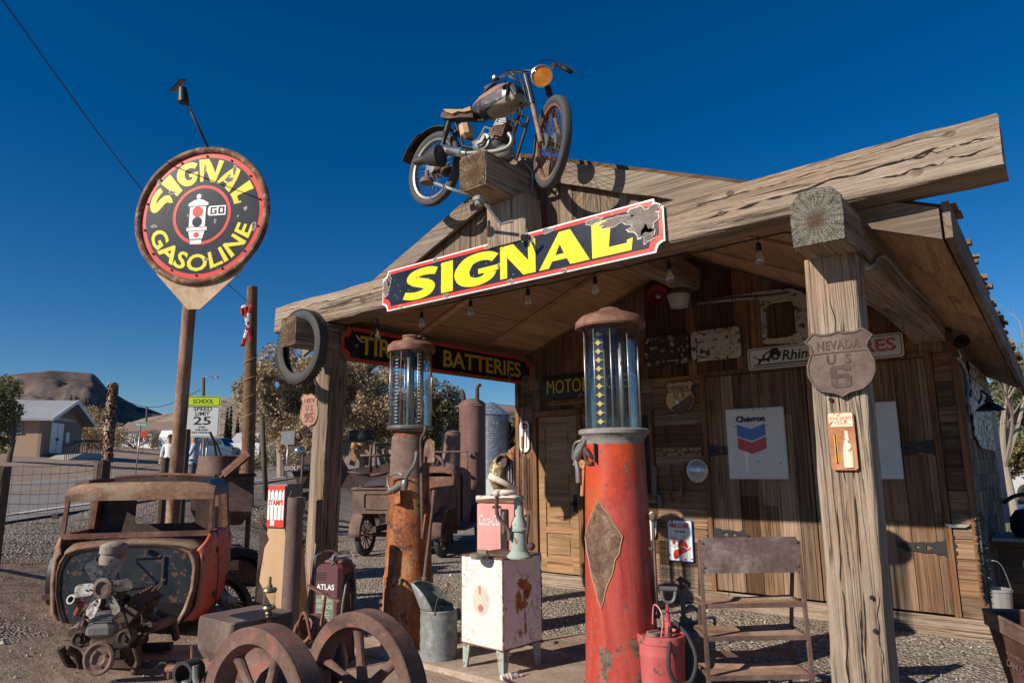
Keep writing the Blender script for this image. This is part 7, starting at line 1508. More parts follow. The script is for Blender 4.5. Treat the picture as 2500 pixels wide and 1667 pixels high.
# school speed sign
SD = 13.5; a, b, c = pix(455, 966, SD), pix(533, 968, SD + .05), pix(530, 1067, SD); p = D_(494, 1140, SD); w = .64; SMx = frame(pix(494, 1017, SD), (RH * .97 + FH * .22)); hT = a.z - c.z
t = thing('road_sign', 'white SCHOOL SPEED LIMIT 25 sign with yellow green top by the fence', 'sign', T(p)); Sx = T(-p) @ SMx @ WALLM; z = 0
mb = MB(Sx); mb.poly(rrect(w, hT * .76, .04, cy=-hT * .12), .006); mb.build('plate', M['signwhite'], t); mb = MB(Sx); mb.poly(rrect(w, hT * .245, .035, cy=hT * .378), .006); mb.build('school_plate', M['lime'], t)
mb = MB(Sx)
mb.poly(rrect(w - .03, hT * .73, .035, cy=-hT * .12), .002, .006, holes=[rrect(w - .05, hT * .73 - .02, .03, cy=-hT * .12)]); mb.poly(rrect(w - .03, hT * .22, .03, cy=hT * .378), .002, .006, holes=[rrect(w - .05, hT * .22 - .02, .025, cy=hT * .378)])
for st, y, tw, th in (('SCHOOL', .378, .37, .085), ('SPEED', .19, .34, .075), ('LIMIT', .075, .26, .075), ('25', -.095, .32, .16), ('WHEN', -.25, .13, .035), ('CHILDREN', -.315, .24, .035), ('ARE PRESENT', -.38, .36, .035)): put_text(mb, st, 0, y * hT, tw, th, .006, .012, 0, .002, 1, True)
mb.build('lettering', M['ink'], t); mb = MB(); mb.tube([(-.06, .03, -.2), (-.06, .03, c.z - p.z)], .025, 8); mb.tube([(.07, .03, -.2), (.07, .03, a.z - p.z - .1)], .018, 8); mb.build('post', M['steel'], t)
# utility pole with candy canes and spiral lights
UD = 17; p = D_(600, 1285, UD); top = pix(616, 699, UD) - p
t = thing('utility_pole', 'brown wooden utility pole wrapped in a spiral of lights right of the round sign', 'pole', T(p)); mb = MB(); mb.tube([(0, 0, -.2), top * .5, top], [.165, .15, .125], 14); mb.build('pole', M['timberZ'] if False else wood('dark pole wood', (.05, .03, .02), (.15, .085, .05), (.25, .155, .095), 'Z', bs=.6), t)
mb = MB(); mb.tube([top * f + Vector((.16 * cos(f * 75), .16 * sin(f * 75), 0)) for f in [.08 + .62 * i / 200 for i in range(201)]], .009, 5); mb.build('light_spiral', M['tan'], t)
cc = Vector((0, -.0, 0)); toC = (EYE - p - top * .85); toC.z = 0; toC.normalize()
wr, rd = plain('tinsel white', (.75, .74, .73), .6), plain('tinsel red', (.42, .02, .02), .5)
def cane(P, lb):
    P = [pix(x, y, UD - .28) for x, y in P]; t = thing('candy_cane', lb, 'decoration', T(P[0]), 'tinsel candy canes on the utility pole'); P = spline([q - P[0] for q in P], 8); R = random.Random(2); n = len(P) // 5
    for k in range(5 if n else 1):
        seg = P[k * n:(k + 1) * n + 1] if k < 4 else P[k * n:]; mb = MB()
        for i, q in enumerate(seg):
            for j in range(5): u = Vector((R.uniform(-1, 1), R.uniform(-1, 1), R.uniform(-1, 1))).normalized() * .085; v = Vector((R.uniform(-1, 1), R.uniform(-1, 1), R.uniform(-1, 1))).normalized() * .03; mb._f([mb.V(q + u), mb.V(q - u * .3 + v), mb.V(q - u * .3 - v)])
        mb.tube(seg, .045, 7); mb.build('stripe', rd if k % 2 == 0 else wr, t)
cane([(592, 768), (592, 752), (600, 750), (602, 775), (607, 800), (613, 830)], 'left tinsel candy cane crossing over the utility pole'); cane([(616, 744), (606, 772), (605, 800), (598, 825), (593, 842)], 'right tinsel candy cane crossing over the utility pole')
a, b = pix(605, 737, UD), pix(-120, -180, 7); t = tag(MB(T(a)).tube([(b - a) * (i / 30) + Vector((0, 0, -.35 * sin(pi * i / 30))) for i in range(31)], .008, 5).build('overhead_wire', M['wire']), 'thin black overhead wire from the utility pole up to the left', 'wire')
p = D_(495, 1140, 62); t = thing('street_light', 'distant dark pole with a small street light arm behind the school sign', 'street light', T(p)); tp = pix(497, 921, 62) - p; mb = MB(); mb.tube([(0, 0, -.3), tp], .14, 8); mb.build('pole', M['bark'], t); mb = MB(); mb.tube(spline([tp + Vector((0, 0, -.1)), tp + RH * .5 + Vector((0, 0, .05)), tp + RH * 1.0], 4), .04, 6); mb.box((0, 0, 0), (.5, .2, .12), M=T(tp + RH * 1.15)); mb.build('arm', M['steel'], t)
q0, q1 = pix(490, 950, 62), pix(300, 975, 75); tag(MB(T(q0)).tube([(q1 - q0) * (i / 12) + Vector((0, 0, -1.2 * sin(pi * i / 12))) for i in range(13)], .03, 4).build('overhead_wire', M['wire']), 'distant power line running left from the street light', 'wire')
# community building
BD = 49; c0_ = pix(96, 1114, BD); BM_ = frame(c0_, RH * -.21 + FH * .978)
t = thing('community_building', 'tan community hall with pale gabled roof and white double doors across the road', 'building', BM_)
wz, W_b, rz, L_ = 2.74, 7.2, 4.15, 16
mb = MB(); mb.poly([(0, -1), (W_b, -1), (W_b, wz), (W_b / 2, rz), (0, wz)], .2, -.2, M=WALLM); mb.build('front_wall', M['siding_shaded'], t)
mb = MB(); mb.bb((0, .2, -1), (.2, L_, wz)); mb.build('side_wall', plain('sunlit siding', (.40, .28, .19), .85), t); mb = MB(); mb.bb((W_b - .2, .2, -1), (W_b, L_, wz)); mb.bb((.2, L_ - .2, -1), (W_b - .2, L_, wz)); mb.build('rear_wall', M['siding_shaded'], t)  # side facing the sun gets a lighter copy of the siding colour
for s in (0, 1):
    mb = MB(); x0, x1 = (-.6, W_b / 2) if s == 0 else (W_b + .6, W_b / 2); k = (rz - wz) / (W_b / 2); z0 = wz - .6 * k; mb.loft([[(x0, y, z0), (x1, y, rz + .02), (x1, y, rz + .17), (x0, y, z0 + .15)] for y in (-.8, L_ + .3)], sm=False); mb.build('roof', M['roofing'], t)
    mb = MB(); mb.bar((x0, -.82, z0 + .05), (x1, -.82, rz + .08), .06, .26); mb.build('fascia', M['signwhite'], t)
dx, dzb, dzt = 2.45, .29, 2.49; mb = MB(); mb.bb((dx - 1.05, -.06, dzb), (dx + 1.05, -.003, dzt)); dd_ = mb.build('double_door', M['signwhite'], t); mb = MB(); mb.bb((dx - .02, -.07, dzb), (dx + .02, -.061, dzt)); mb.bb((dx - .2, -.12, 1.2), (dx - .1, -.061, 1.4)); mb.bb((dx + .1, -.12, 1.2), (dx + .2, -.061, 1.4)); mb.build('door_furniture', M['ink'], dd_)
mb = MB(WALLM); put_text(mb, 'GOODSPRINGS COMMUNITY CLUB', .9, 2.72, 5.0, .22, .01, .02); mb.build('lettering', M['signwhite'], t)
mb = MB(); mb.bb((4.1, -.05, 1.1), (4.7, -.003, 1.9)); mb.build('notice_board', M['signwhite'], t)
mb = MB(); mb.bb((-.05, 1.25, 1.62), (-.003, 3.6, 2.62)); wn = mb.build('window', M['darkglass'], t); mb = MB()
for k in range(7): mb.bb((-.09, 1.25 + k * .385, 1.62), (-.052, 1.29 + k * .385, 2.62))
for k in range(4): mb.bb((-.095, 1.25, 1.62 + k * .32), (-.053, 3.6, 1.66 + k * .32))
mb.build('mullions', M['steel'], wn)
mb = MB(); mb.loft([[(-1.9, -2.4, -1), (-1.9, -.9, -1), (-1.9, -.9, -.35), (-1.9, -2.4, -.35)], [(dx - 1.2, -2.4, -1), (dx - 1.2, -.9, -1), (dx - 1.2, -.9, .27), (dx - 1.2, -2.4, .27)], [(dx + 2.4, -2.4, -1), (dx + 2.4, -.3, -1), (dx + 2.4, -.3, .27), (dx + 2.4, -2.4, .27)]], sm=False); mb.build('ramp', M['concrete'], t)
mb = MB(); rl = [(-1.8, -2.3, -.33), (dx - 1.2, -2.3, .27), (dx + 2.3, -2.3, .27), (dx + 2.3, -.4, .27)]
mb.tube([Vector(q) + Vector((0, 0, .95)) for q in rl], .04, 6)
for a, b in zip(rl, rl[1:]):
    a, b = Vector(a), Vector(b); n = int((b - a).length / .3)
    for i in range(n + 1): q = a.lerp(b, i / n); mb.tube([q, q + Vector((0, 0, .95))], .022, 5)
mb.build('railing', M['black'], t)
# foliage ------------------------------------------------------------------
def leafcloud(mb, blobs, n, sz, R, fill=.75, flat=1.0, dens=None):
    tot = sum(b[3] ** 2 for b in blobs)
    for (x, y, z, r) in blobs:
        for i in range(int(n * r * r / tot)):
            u = Vector((R.gauss(0, 1), R.gauss(0, 1), R.gauss(0, 1))).normalized(); q = Vector((x, y, z)) + Vector((u.x, u.y, u.z * flat)) * r * (R.random() ** .45) * (1 + .35 * noise.noise(u * 2.3 + Vector((x, y, z))))
            if noise.noise(q * 1.9 / max(.4, r)) < -.12 + .2 * (1 - fill): continue
            a = Vector((R.uniform(-1, 1), R.uniform(-1, 1), R.uniform(-1, 1))).normalized(); b = a.cross(Vector((R.uniform(-1, 1), R.uniform(-1, 1), R.uniform(-1, 1)))).normalized(); s = sz * R.uniform(.6, 1.3)
            mb.v = max(0, min(1, R.gauss(.5, .27))); mb._f([mb.V(q + a * s), mb.V(q + b * s * .6), mb.V(q - a * s), mb.V(q - b * s * .6)])
def branches(mb, base, tips, r, R, depth=2, twig=3):
    for tpt in tips:
        tpt = Vector(tpt); m1 = base.lerp(tpt, .4) + Vector((R.uniform(-.1, .1), R.uniform(-.1, .1), .12)) * (tpt - base).length; P = spline([base, m1, tpt], 5); mb.tube(P, [r * (1 - .85 * i / (len(P) - 1)) for i in range(len(P))], 6)
        if depth:
            L = (tpt - base).length * .42
            for k in range(twig): f = R.uniform(.35, .95); q = P[int(f * (len(P) - 1))]; d = ((tpt - base).normalized() + Vector((R.uniform(-.9, .9), R.uniform(-.9, .9), R.uniform(-.5, .9)))).normalized(); branches(mb, q, [q + d * L * R.uniform(.6, 1.2)], r * .38 * (1 - f * .5), R, depth - 1, twig)
def tree(name, label, p, H, blobs, leaf, n, sz, bark, seed, group=None, fill=.75, depth=2, trunk=.18, cat='tree'):
    R = random.Random(seed); t = thing(name, label, cat, T(p), group)
    mb = MB(); tp = Vector((R.uniform(-.2, .2), R.uniform(-.2, .2), H * .28)); mb.tube([(0, 0, -.3), tp * .5, tp], [trunk, trunk * .8, trunk * .7], 9); branches(mb, tp, [(b[0], b[1], b[2] + b[3] * .4) for b in blobs], trunk * .5, R, depth); mb.build('trunk', bark, t)
    if n: mb = MB(); leafcloud(mb, blobs, n, sz, R, fill); mb.build('crown', leaf, t, kind=None)
    return t
def blobs_px(p, d, L, jit=.8, R=random.Random(1)):
    o = []
    for x, y, rpx in L: dd = d + R.uniform(-jit, jit); q = pix(x, y, dd) - p; o.append((q.x, q.y, q.z, rpx * d / F))
    return o
TD = 30; p = D_(690, 1150, TD)
tree('autumn_tree', 'spreading autumn tree with sparse brown leaves behind the left front post', p, 6, blobs_px(p, TD, [(640, 930, 50), (600, 960, 35), (690, 890, 60), (660, 960, 60), (740, 930, 60), (790, 900, 60), (720, 990, 70), (800, 980, 70), (660, 1030, 60), (740, 1060, 60), (610, 1010, 30), (585, 945, 18), (840, 930, 60)], 1.5), M['brownleaf'], 50000, .07, M['twig'], 4, fill=.6, depth=3, trunk=.22)
p = D_(880, 1130, TD + 2)
tree('autumn_tree', 'brown leaved tree seen behind the orange pump under the TIRES sign', p, 6, blobs_px(p, TD + 2, [(850, 920, 60), (900, 905, 60), (880, 980, 70), (940, 960, 60), (860, 1050, 60), (930, 1040, 60), (980, 1000, 45)], 1.5, random.Random(2)), M['brownleaf'], 38000, .07, M['twig'], 5, fill=.6, depth=3)
p = D_(1060, 1130, TD + 4)
tree('autumn_tree', 'olive brown bushy tree between the orange pump and the tall boiler', p, 5, blobs_px(p, TD + 4, [(1050, 960, 45), (1095, 985, 45), (1070, 1030, 55), (1030, 1020, 45), (1110, 1050, 45), (1060, 1090, 50), (1020, 1080, 40)], 1.5, random.Random(3)), M['oliveleaf'], 30000, .066, M['twig'], 6, fill=.5, depth=3)
p = D_(1245, 1140, 42); tree('desert_shrub', 'olive shrubs right of the silo beside the shack wall', p, 3, blobs_px(p, 42, [(1255, 1060, 30), (1270, 1030, 25), (1245, 1100, 30), (1275, 1090, 30)], 1, random.Random(4)), M['oliveleaf'], 5000, .12, M['twig'], 7, cat='shrub')
p = D_(20, 1120, 40); tree('roadside_tree', 'dusty green tree at the left edge in front of the community hall', p, 4.5, blobs_px(p, 40, [(10, 960, 45), (-30, 1000, 60), (25, 1010, 30), (-10, 1060, 40), (5, 1090, 20)], 1, random.Random(5)), M['greenleaf'], 18000, .08, M['bark'], 8)
p = D_(215, 1095, 75); tree('bare_tree', 'bare brown tree mass behind the bark covered pole', p, 5, blobs_px(p, 75, [(215, 1025, 35), (240, 1040, 40), (255, 1070, 35), (200, 1060, 30), (285, 1060, 25)], 2, random.Random(6)), M['brownleaf'], 12000, .11, M['twig'], 9, fill=.35, depth=2)
for i, (px, y0, y1, d, lb) in enumerate(((160, 1000, 960, 160, 'leftmost of the thin dark cypresses below the mesa'), (173, 1000, 962, 160, 'second thin cypress from the left below the mesa'), (178, 1000, 968, 165, 'third thin cypress from the left below the mesa'), (197, 1004, 968, 160, 'fourth thin cypress below the mesa, left of a gap'), (204, 1004, 969, 160, 'fifth thin cypress below the mesa, right of the gap'), (228, 1000, 975, 170, 'small cypress just left of the bark covered pole'), (250, 1000, 972, 170, 'small cypress partly behind the bark covered pole'),
        (549, 1065, 992, 110, 'tall dark cypress nearest the school sign'), (558, 1062, 988, 110, 'tallest dark cypress right of the school sign'), (576, 1065, 1015, 108, 'short dark cypress left of the utility pole'))):
    p = D_(px, 1110, d); R = random.Random(i); za, zb2 = pix(px, y0, d).z, pix(px, y1, d).z; za = min(za, zb2 - 1); t = thing('cypress', lb, 'tree', T(p), 'slim dark cypress trees'); base = max(0, za - p.z - 1.5)
    mb = MB(); mb.tube([(0, 0, -.5), (0, 0, zb2 - p.z - .5)], .12, 6); mb.build('trunk', M['bark'], t); mb = MB(); r = (4.6 if i > 6 else 3.2) * d / F; n = 10; leafcloud(mb, [(0, 0, base + (zb2 - p.z - base) * (k + .5) / n, r * (1 - .75 * (k / n) ** 2.2)) for k in range(n)], 2200, .16, R, 1, 1.6); mb.build('crown', M['cypress'], t)
for px, py, d, w, h_, m, lb in ((660, 1165, 14.5, .55, .55, 'sage', 'dry pale sage bush at the foot of the utility pole'), (705, 1140, 16, .62, .75, 'sage', 'tall dry sage bush left of the left front post'), (725, 1190, 13, .35, .35, 'sage', 'small dry bush beside the stamp machine'), (615, 1100, 45, 1.3, 1.2, 'greenleaf', 'green bush behind the utility pole near the parked cars'), (690, 1080, 40, 1.6, 1.6, 'oliveleaf', 'dark olive bush under the autumn tree'), (330, 1085, 95, 6, 2.6, 'sage', 'long grey sagebrush patch beyond the gravel lot'), (240, 1080, 80, 3.5, 2.2, 'oliveleaf', 'grey green brush right of the community hall'), (430, 1085, 100, 5, 2.4, 'oliveleaf', 'low scrub beyond the white bus')):
    p = D_(px, py, d); t = thing('desert_shrub', lb, 'shrub', T(p)); R = random.Random(px); mb = MB(); leafcloud(mb, [(R.uniform(-w, w) * .6, R.uniform(-w, w) * .6, h_ * R.uniform(.3, .62), min(w, h_) * R.uniform(.35, .55)) for k in range(9)], 3200, .018 * max(1, d / 14) , R, .9); mb.build('foliage', M[m], t)
    mb = MB()
    for k in range(14): a = R.uniform(0, 6.28); mb.tube([(0, 0, 0), (w * .5 * cos(a), w * .5 * sin(a), h_ * R.uniform(.5, .9))], .008 * max(1, d / 14), 4)
    mb.build('stems', M['twig'], t, kind='stuff')
# right side trees
p = D_(2480, 1250, 17); tree('bare_tree', 'bare grey branched tree at the right edge behind the shack', p, 5, blobs_px(p, 17, [(2440, 860, 60), (2500, 830, 60), (2470, 950, 60), (2540, 900, 80), (2430, 930, 40), (2500, 1000, 60)], 1, random.Random(12)), M['greenleaf'], 0, .05, plain('grey twigs', (.28, .235, .19), .9), 13, depth=3, trunk=.12)
p = D_(2490, 1230, 32); tree('roadside_tree', 'dense grey green tree behind the bare tree at the right edge', p, 6, blobs_px(p, 32, [(2450, 940, 60), (2510, 920, 80), (2460, 1010, 60), (2530, 1010, 80), (2470, 1080, 45), (2520, 1100, 60), (2430, 1060, 30)], 1.5, random.Random(14)), M['greenleaf'], 34000, .07, M['bark'], 15, fill=.75)
p = D_(2463, 1285, 22); tree('small_tree', 'small round green tree with forked trunk by the white trailer', p, 2.4, blobs_px(p, 22, [(2450, 1120, 28), (2475, 1105, 35), (2500, 1130, 35), (2465, 1140, 25)], .5, random.Random(16)), M['oliveleaf'], 7000, .055, M['bark'], 17)
# vehicles in the far background ----------------------------------------------
def car(name, label, p, xdir, L, W, H, m, prof, wins, cat='car', group=None, rw=.33):
    """side outline prof (x,z fractions) along local x, wheels, windows"""
    t = thing(name, label, cat, frame(p, xdir), group); mb = MB(); rg = []
    for yy, k in ((-.5, .97), (-.47, 1), (.47, 1), (.5, .97)): rg.append([(x * L, yy * W * (1 - .12 * max(0, z - .55)), .18 + (z * H - .18) * (k if z > .3 else 1)) for x, z in prof])
    mb.loft(rg, sm=False); mb.build('body', m, t)
    for x in (.19, .81):
        for s in (-1, 1): mb = MB(); tyre(mb, rw, .2, T((x * L, s * (W / 2 - .08), rw)) @ RX(90), rw * .62, 0, 20); mb.lathe([(0, .05), (rw * .62, .04), (rw * .62, -.04), (0, -.05)], 14, M=T((x * L, s * (W / 2 - .08), rw)) @ RX(90)); mb.build('wheel', M['rubber'], t)
    for wn in wins:
        for s in (-1, 1): mb = MB(); mb.poly([(x * L, z * H) for x, z in wn], .02, 0, M=T((0, s * (W / 2 + (.004 if s > 0 else .004)) * (.955), 0)) @ WALLM); mb.build('window', M['darkglass'], t)
    return t
vanp = [(0, .12), (1, .12), (1, .42), (.97, .5), (.82, .58), (.70, .95), (.62, 1), (.04, 1), (0, .9)]; vanw = [[(.06, .6), (.30, .6), (.30, .9), (.06, .9)], [(.33, .6), (.55, .6), (.55, .9), (.33, .9)], [(.58, .6), (.76, .6), (.68, .9), (.58, .9)]]
p = D_(388, 1110, 80); car('shuttle_bus', 'white shuttle bus parked beyond the road left of the round sign pole', p + RH * 1.2 + FH * 6, FH * -1, 6.5, 2.2, 2.7, plain('bus white', (.75, .74, .73), .4), [(0, .1), (1, .1), (1, .7), (.95, .98), (.9, 1), (0.03, 1), (0, .95)], [[(.1, .55), (.9, .55), (.9, .85), (.1, .85)]], 'bus', rw=.4)
p = D_(482, 1120, 76); car('parked_van', 'dark blue van parked behind the school sign', p, RH * .96 + FH * -.28, 5.2, 1.9, 2.1, plain('van blue', (.025, .06, .11), .3), vanp, vanw, 'van')
carp = [(0, .2), (1, .2), (1, .45), (.97, .55), (.78, .62), (.64, .98), (.35, 1), (.16, .66), (.02, .6)]; carw = [[(.22, .66), (.38, .94), (.47, .94), (.47, .66)], [(.5, .66), (.5, .94), (.61, .92), (.73, .66)]]
for px, d, m, lb in ((562, 82, 'navy', 'dark parked car right of the blue van'), (585, 86, 'silver', 'silver parked car left of the utility pole'), (668, 86, 'navy', 'dark blue parked car right of the utility pole')):
    p = D_(px, 1130, d); car('parked_car', lb, p, RH * .9 + FH * -.42, 4.4, 1.75, 1.45, plain('car ' + m, (.03, .045, .08) if m == 'navy' else (.45, .46, .47), .3), carp, carw, 'car', 'parked cars beyond the road')
for px, d, w, h_, lb, rfc in ((588, 95, 2.6, 1.9, 'white house with grey roof below the cypresses', (.42, .42, .43)), (355, 105, 8, 2.6, 'low brown roofed house left of the round sign pole', (.22, .16, .12))):
    p = D_(px, 1100, d); t = thing('distant_house', lb, 'house', frame(p, RH)); mb = MB(); mb.bb((-w / 2, 0, -1), (w / 2, 5, h_)); mb.build('wall', M['signwhite'], t); mb = MB(); mb.loft([[(x, -.4, h_ - .1), (x, 5.4, h_ - .1), (x, 2.5, h_ + 1.5)] for x in (-w / 2 - .4, w / 2 + .4)], sm=False); mb.build('roof', plain('far roof', rfc, .8), t); mb = MB(); mb.bb((-w * .2, -.06, .9), (-w * .05, -.003, 2)); mb.build('window', M['darkglass'], t); mb = MB(); mb.bb((w * .1, -.06, 0), (w * .1 + 1, -.003, 2.1)); mb.build('door', M['darkglass'], t)
p = D_(560, 1095, 75); t = thing('white_fence', 'long white ribbed panel fence beyond the parked cars', 'fence', frame(p, RH)); mb = MB()
for k in range(34): mb.bb((-3.2 + k * .19, 0, -.3), (-3.02 + k * .19, .05 + .05 * (k % 2), 1.9))
mb.build('panels', M['signwhite'], t); mb = MB(); mb.bb((-3.2, .12, 1.6), (3.2, .18, 1.75)); mb.build('rail', M['signwhite'], t)
p = D_(333, 1130, 30); t = thing('street_name_sign', 'green street name sign on a thin pole across the road', 'sign', frame(p, RH)); zt_ = pix(333, 1035, 30).z - p.z; mb = MB(); mb.tube([(0, 0, -.2), (.05, 0, zt_)], .03, 6); mb.build('post', M['steel'], t); mb = MB(); mb.box((.08, 0, zt_ - .0), (.52, .02, .15)); mb.build('plate', M['green'], t); mb = MB(T((-.14, -.013, zt_ - .045)) @ WALLM); put_text(mb, 'Navarro', 0, 0, .42, .09, 0, .01); mb.build('lettering', M['signwhite'], t)
p = D_(349, 1090, 80); t = thing('stop_sign', 'tiny red stop sign on a pole beyond the gravel lot', 'sign', frame(p, RH)); zt_ = pix(349, 1060, 80).z - p.z; mb = MB(); mb.tube([(0, 0, -.3), (0, 0, zt_ + .3)], .04, 6); mb.build('post', M['steel'], t); mb = MB(); mb.poly(circ(.4, 8), .02, 0, M=T((0, -.05, zt_)) @ WALLM); mb.build('plate', M['inkred'], t)
p = D_(355, 1095, 110); tag(MB(T(p)).tube([(0, 0, -.5), pix(359, 992, 110) - p], .16, 6).build('power_pole', M['bark']), 'distant dark power pole in front of the mesa slope', 'pole')
for px, py, d, lb in ((700, 1080, 26, 'grey back of a square road sign right of the utility pole'), (752, 1085, 30, 'diamond road sign back beside the leaning stake')):
    p = D_(px, 1130, d); t = thing('road_sign', lb, 'sign', frame(p, RH)); zt_ = pix(px, 1068, d).z - p.z; mb = MB(); mb.tube([(0, .03, -.2), (0, .03, zt_)], .03, 6); mb.build('post', M['steel'], t); mb = MB(); mb.box((0, 0, 0), (.5, .02, .5), M=T((0, 0, zt_)) @ (RY(45) if 'diamond' in lb else Matrix())); mb.build('plate', M['steel'], t)
# boilers, silo, old trucks -----------------------------------------------------
def tank(label, px0, px1, ytop, ydome, d, name='boiler_tank'):
    r = (px1 - px0) / 2 * d / F; p = D_((px0 + px1) / 2, 1200, d + r); zt_ = pix(px0, ytop, d).z - p.z; zd = pix(px0, ydome, d).z - p.z; t = thing(name, label, 'tank', T(p), 'rusty riveted boiler tanks'); mb = MB(); mb.lathe([(0, -.1), (r, -.1), (r, zt_ - .02), (r * 1.01, zt_ - .02), (r * 1.01, zt_), (r * .98, zt_ + .03), (r * .8, zt_ + (zd - zt_) * .6), (r * .4, zd), (0, zd + .02)], 40); b = mb.build('shell', rust('boiler rust', (.12, .062, .05), (.18, .10, .082), (.24, .15, .125), .5, True), t)
    mb = MB()
    for k in range(44): a = k * pi / 22; mb.ball((r * 1.01 * cos(a), r * 1.01 * sin(a), zt_ - .04), .018, 6)
    mb.build('rivets', M['tan'], b, kind='stuff'); return t, r, zt_, zd
t, r, zt_, zd = tank('tall rusty riveted boiler tank behind the old pickup', 1120, 1187, 982, 967, 20)
mb = MB(); mb.tube([(-r * .7, -.1, zd - .1), (-r * .7, -.1, zd + .16), (-r * .8, -.1, zd + .24), (-r * .95, -.1, zd + .25)], .06, 8); mb.tube([(r * .72, -.1, zd - .1), (r * .72, -.1, zd + .3), (r * .85, -.1, zd + .38), (r * 1.0, -.1, zd + .38)], .06, 8); mb.build('pipe', M['rustdark'], t); mb = MB()
for z in (.9, 1.3, 1.9): mb.tube([(r * .5, -r * .9, z), (r * .62, -r * 1.05, z)], .05, 8)
mb.build('valves', M['chrome'], t)
t, r, zt_, zd = tank('short rusty boiler tank left of the tall one', 1076, 1124, 1056, 1046, 19); mb = MB(); mb.tube([(0, 0, zd - .05), (0, 0, zd + .25)], .03, 6); mb.build('pipe', M['rustdark'], t)
r = 1.15; p = D_(1200, 1200, 41); zt_ = pix(1200, 1008, 40).z - p.z; zp = pix(1200, 992, 40).z - p.z; t = thing('grain_silo', 'corrugated grey steel silo with cone roof behind the boilers', 'silo', T(p))
mb = MB(); mb.lathe([(r + (.028 if k % 2 else 0), -.1 + (zt_ + .1) * k / 90) for k in range(91)], 48, sm=True); mb.build('wall', M['silo'], t); mb = MB(); mb.lathe([(r * 1.06, zt_ - .02), (r * .15, zp + .4), (0, zp + .45)], 40); mb.build('roof', M['silo'], t)
# old pickup
TDp = 12.4; q = D_(985, 1345, TDp); KM = frame((q.x, q.y, q.z), (RH * .97 + FH * -.22)); KI = KM.inverted(); kk = lambda px, py, d: KI @ pix(px, py, d)
t = thing('vintage_pickup', 'rusty roofless vintage pickup truck seen from behind beyond the orange pump', 'pickup', KM)
wr_ = .38; tw = .74
def spoked(x, y, par=t, yaw=0):
    mb = MB(T((x, y, wr_)) @ RZ(yaw) @ RY(90)); tyre(mb, wr_, .105, Matrix(), .285, 0, 40); w = mb.build('wheel', M['oldrubber'], par)
    mb = MB(T((x, y, wr_)) @ RZ(yaw) @ RY(90)); mb.lathe([(.285, -.03), (.26, -.02), (.26, .02), (.285, .03)], 32); mb.lathe([(0, -.08), (.05, -.08), (.055, .06), (0, .06)], 16)
    for k in range(12): a = k * pi / 6; mb.tube([(.05 * cos(a), .05 * sin(a), 0), (.265 * cos(a), .265 * sin(a), 0)], .014, 6)
    mb.build('spoked_rim', M['rustdark'], w)
for x, y in ((-tw, 0), (tw, 0), (-tw, 2.55), (tw, 2.55)): spoked(x, y)
mb = MB(); mb.tube([(-tw, 0, wr_), (tw, 0, wr_)], .045, 10); mb.ball((0, 0, wr_), .14, 14); mb.bar((-.4, -.4, .5), (-.4, 3.2, .5), .07, .1); mb.bar((.4, -.4, .5), (.4, 3.2, .5), .07, .1); mb.build('chassis', M['rustdark'], t)
zf, zt2 = kk(880, 1250, TDp).z, kk(870, 1192, TDp).z
mb = MB(); mb.bb((-.72, -.62, zf), (.72, -.57, zt2)); tg = mb.build('tailgate', M['rust'], t); mb = MB(); mb.tube([(x, -.635, z) for x, z in rrect(1.0, (zt2 - zf) * .62, .03, cx=0, cy=(zf + zt2) / 2)], .012, 6, closed=True); mb.tube([(-.73, -.63, zt2), (.73, -.63, zt2)], .022, 8); mb.build('pressing', M['rust'], tg)
for s in (-1, 1): mb = MB(); mb.bb((s * .72 - .02, -.6, zf), (s * .72 + .02, .75, zt2)); mb.tube([(s * .73, -.62, zt2), (s * .73, .76, zt2)], .025, 8); mb.build('bed_side', M['rust'], t)
mb = MB(); mb.bb((-.7, -.57, zf), (.7, .75, zf + .03)); mb.build('bed_floor', M['rustdark'], t)
def fender_(x, y, w=.24, a0=-5, a1=185, r=.46):
    mb = MB(T((x, y, wr_))); rg = [[(xx, r * cos(radians(a)) * k, r * sin(radians(a)) * k + .02) for xx, k in ((-w / 2, .93), (-w * .4, .99), (0, 1.02), (w * .4, .99), (w / 2, .93))] for a in [a0 + (a1 - a0) * i / 14 for i in range(15)]]; mb.loft(rg, closed=False); return mb.build('fender', M['rust'], t, solid=.012)
for s in (-1, 1): fender_(s * tw * 1.02, 0); fender_(s * tw * 1.02, 2.55)
mb = MB(); mb.loft([[(s * .68, y, z) for s, z in ((-1, .45), (1, .45), (1, zc__), (.9, zc__ + .06), (-.9, zc__ + .06), (-1, zc__))] for y, zc__ in ((.8, zt2 + .20), (1.1, zt2 + .30), (1.7, zt2 + .27), (1.95, zt2 + .22))], capa=False, capb=False); mb.build('cab_tub', M['rustred'], t, solid=.03)
mb = MB(); mb.bb((-.66, .8, .5), (.66, .84, zt2 + .18)); mb.build('cab_back', M['rustred'], t); mb = MB(); mb.bb((-.6, .95, .55), (.6, 1.25, zt2 + .02)); mb.build('seat', M['rustdark'], t)
mb = MB(); mb.bb((.715, 1.25, .52), (.73, 1.72, zt2 + .20)); dd2 = mb.build('door', M['rust'], t); mb = MB(); mb.box((.745, 1.35, zt2 + .05), (.03, .09, .025)); mb.build('handle', M['rustdark'], dd2)
zw0, zw1 = kk(1150, 1185, TDp + 1.4).z, kk(1150, 1100, TDp + 1.4).z
mb = MB(); mb.tube([(-.62, 1.92, zt2 + .2), (-.62, 1.98, zw1), (.62, 1.98, zw1), (.62, 1.92, zt2 + .2)], .02, 8); mb.build('windscreen_frame', M['rust'], t)
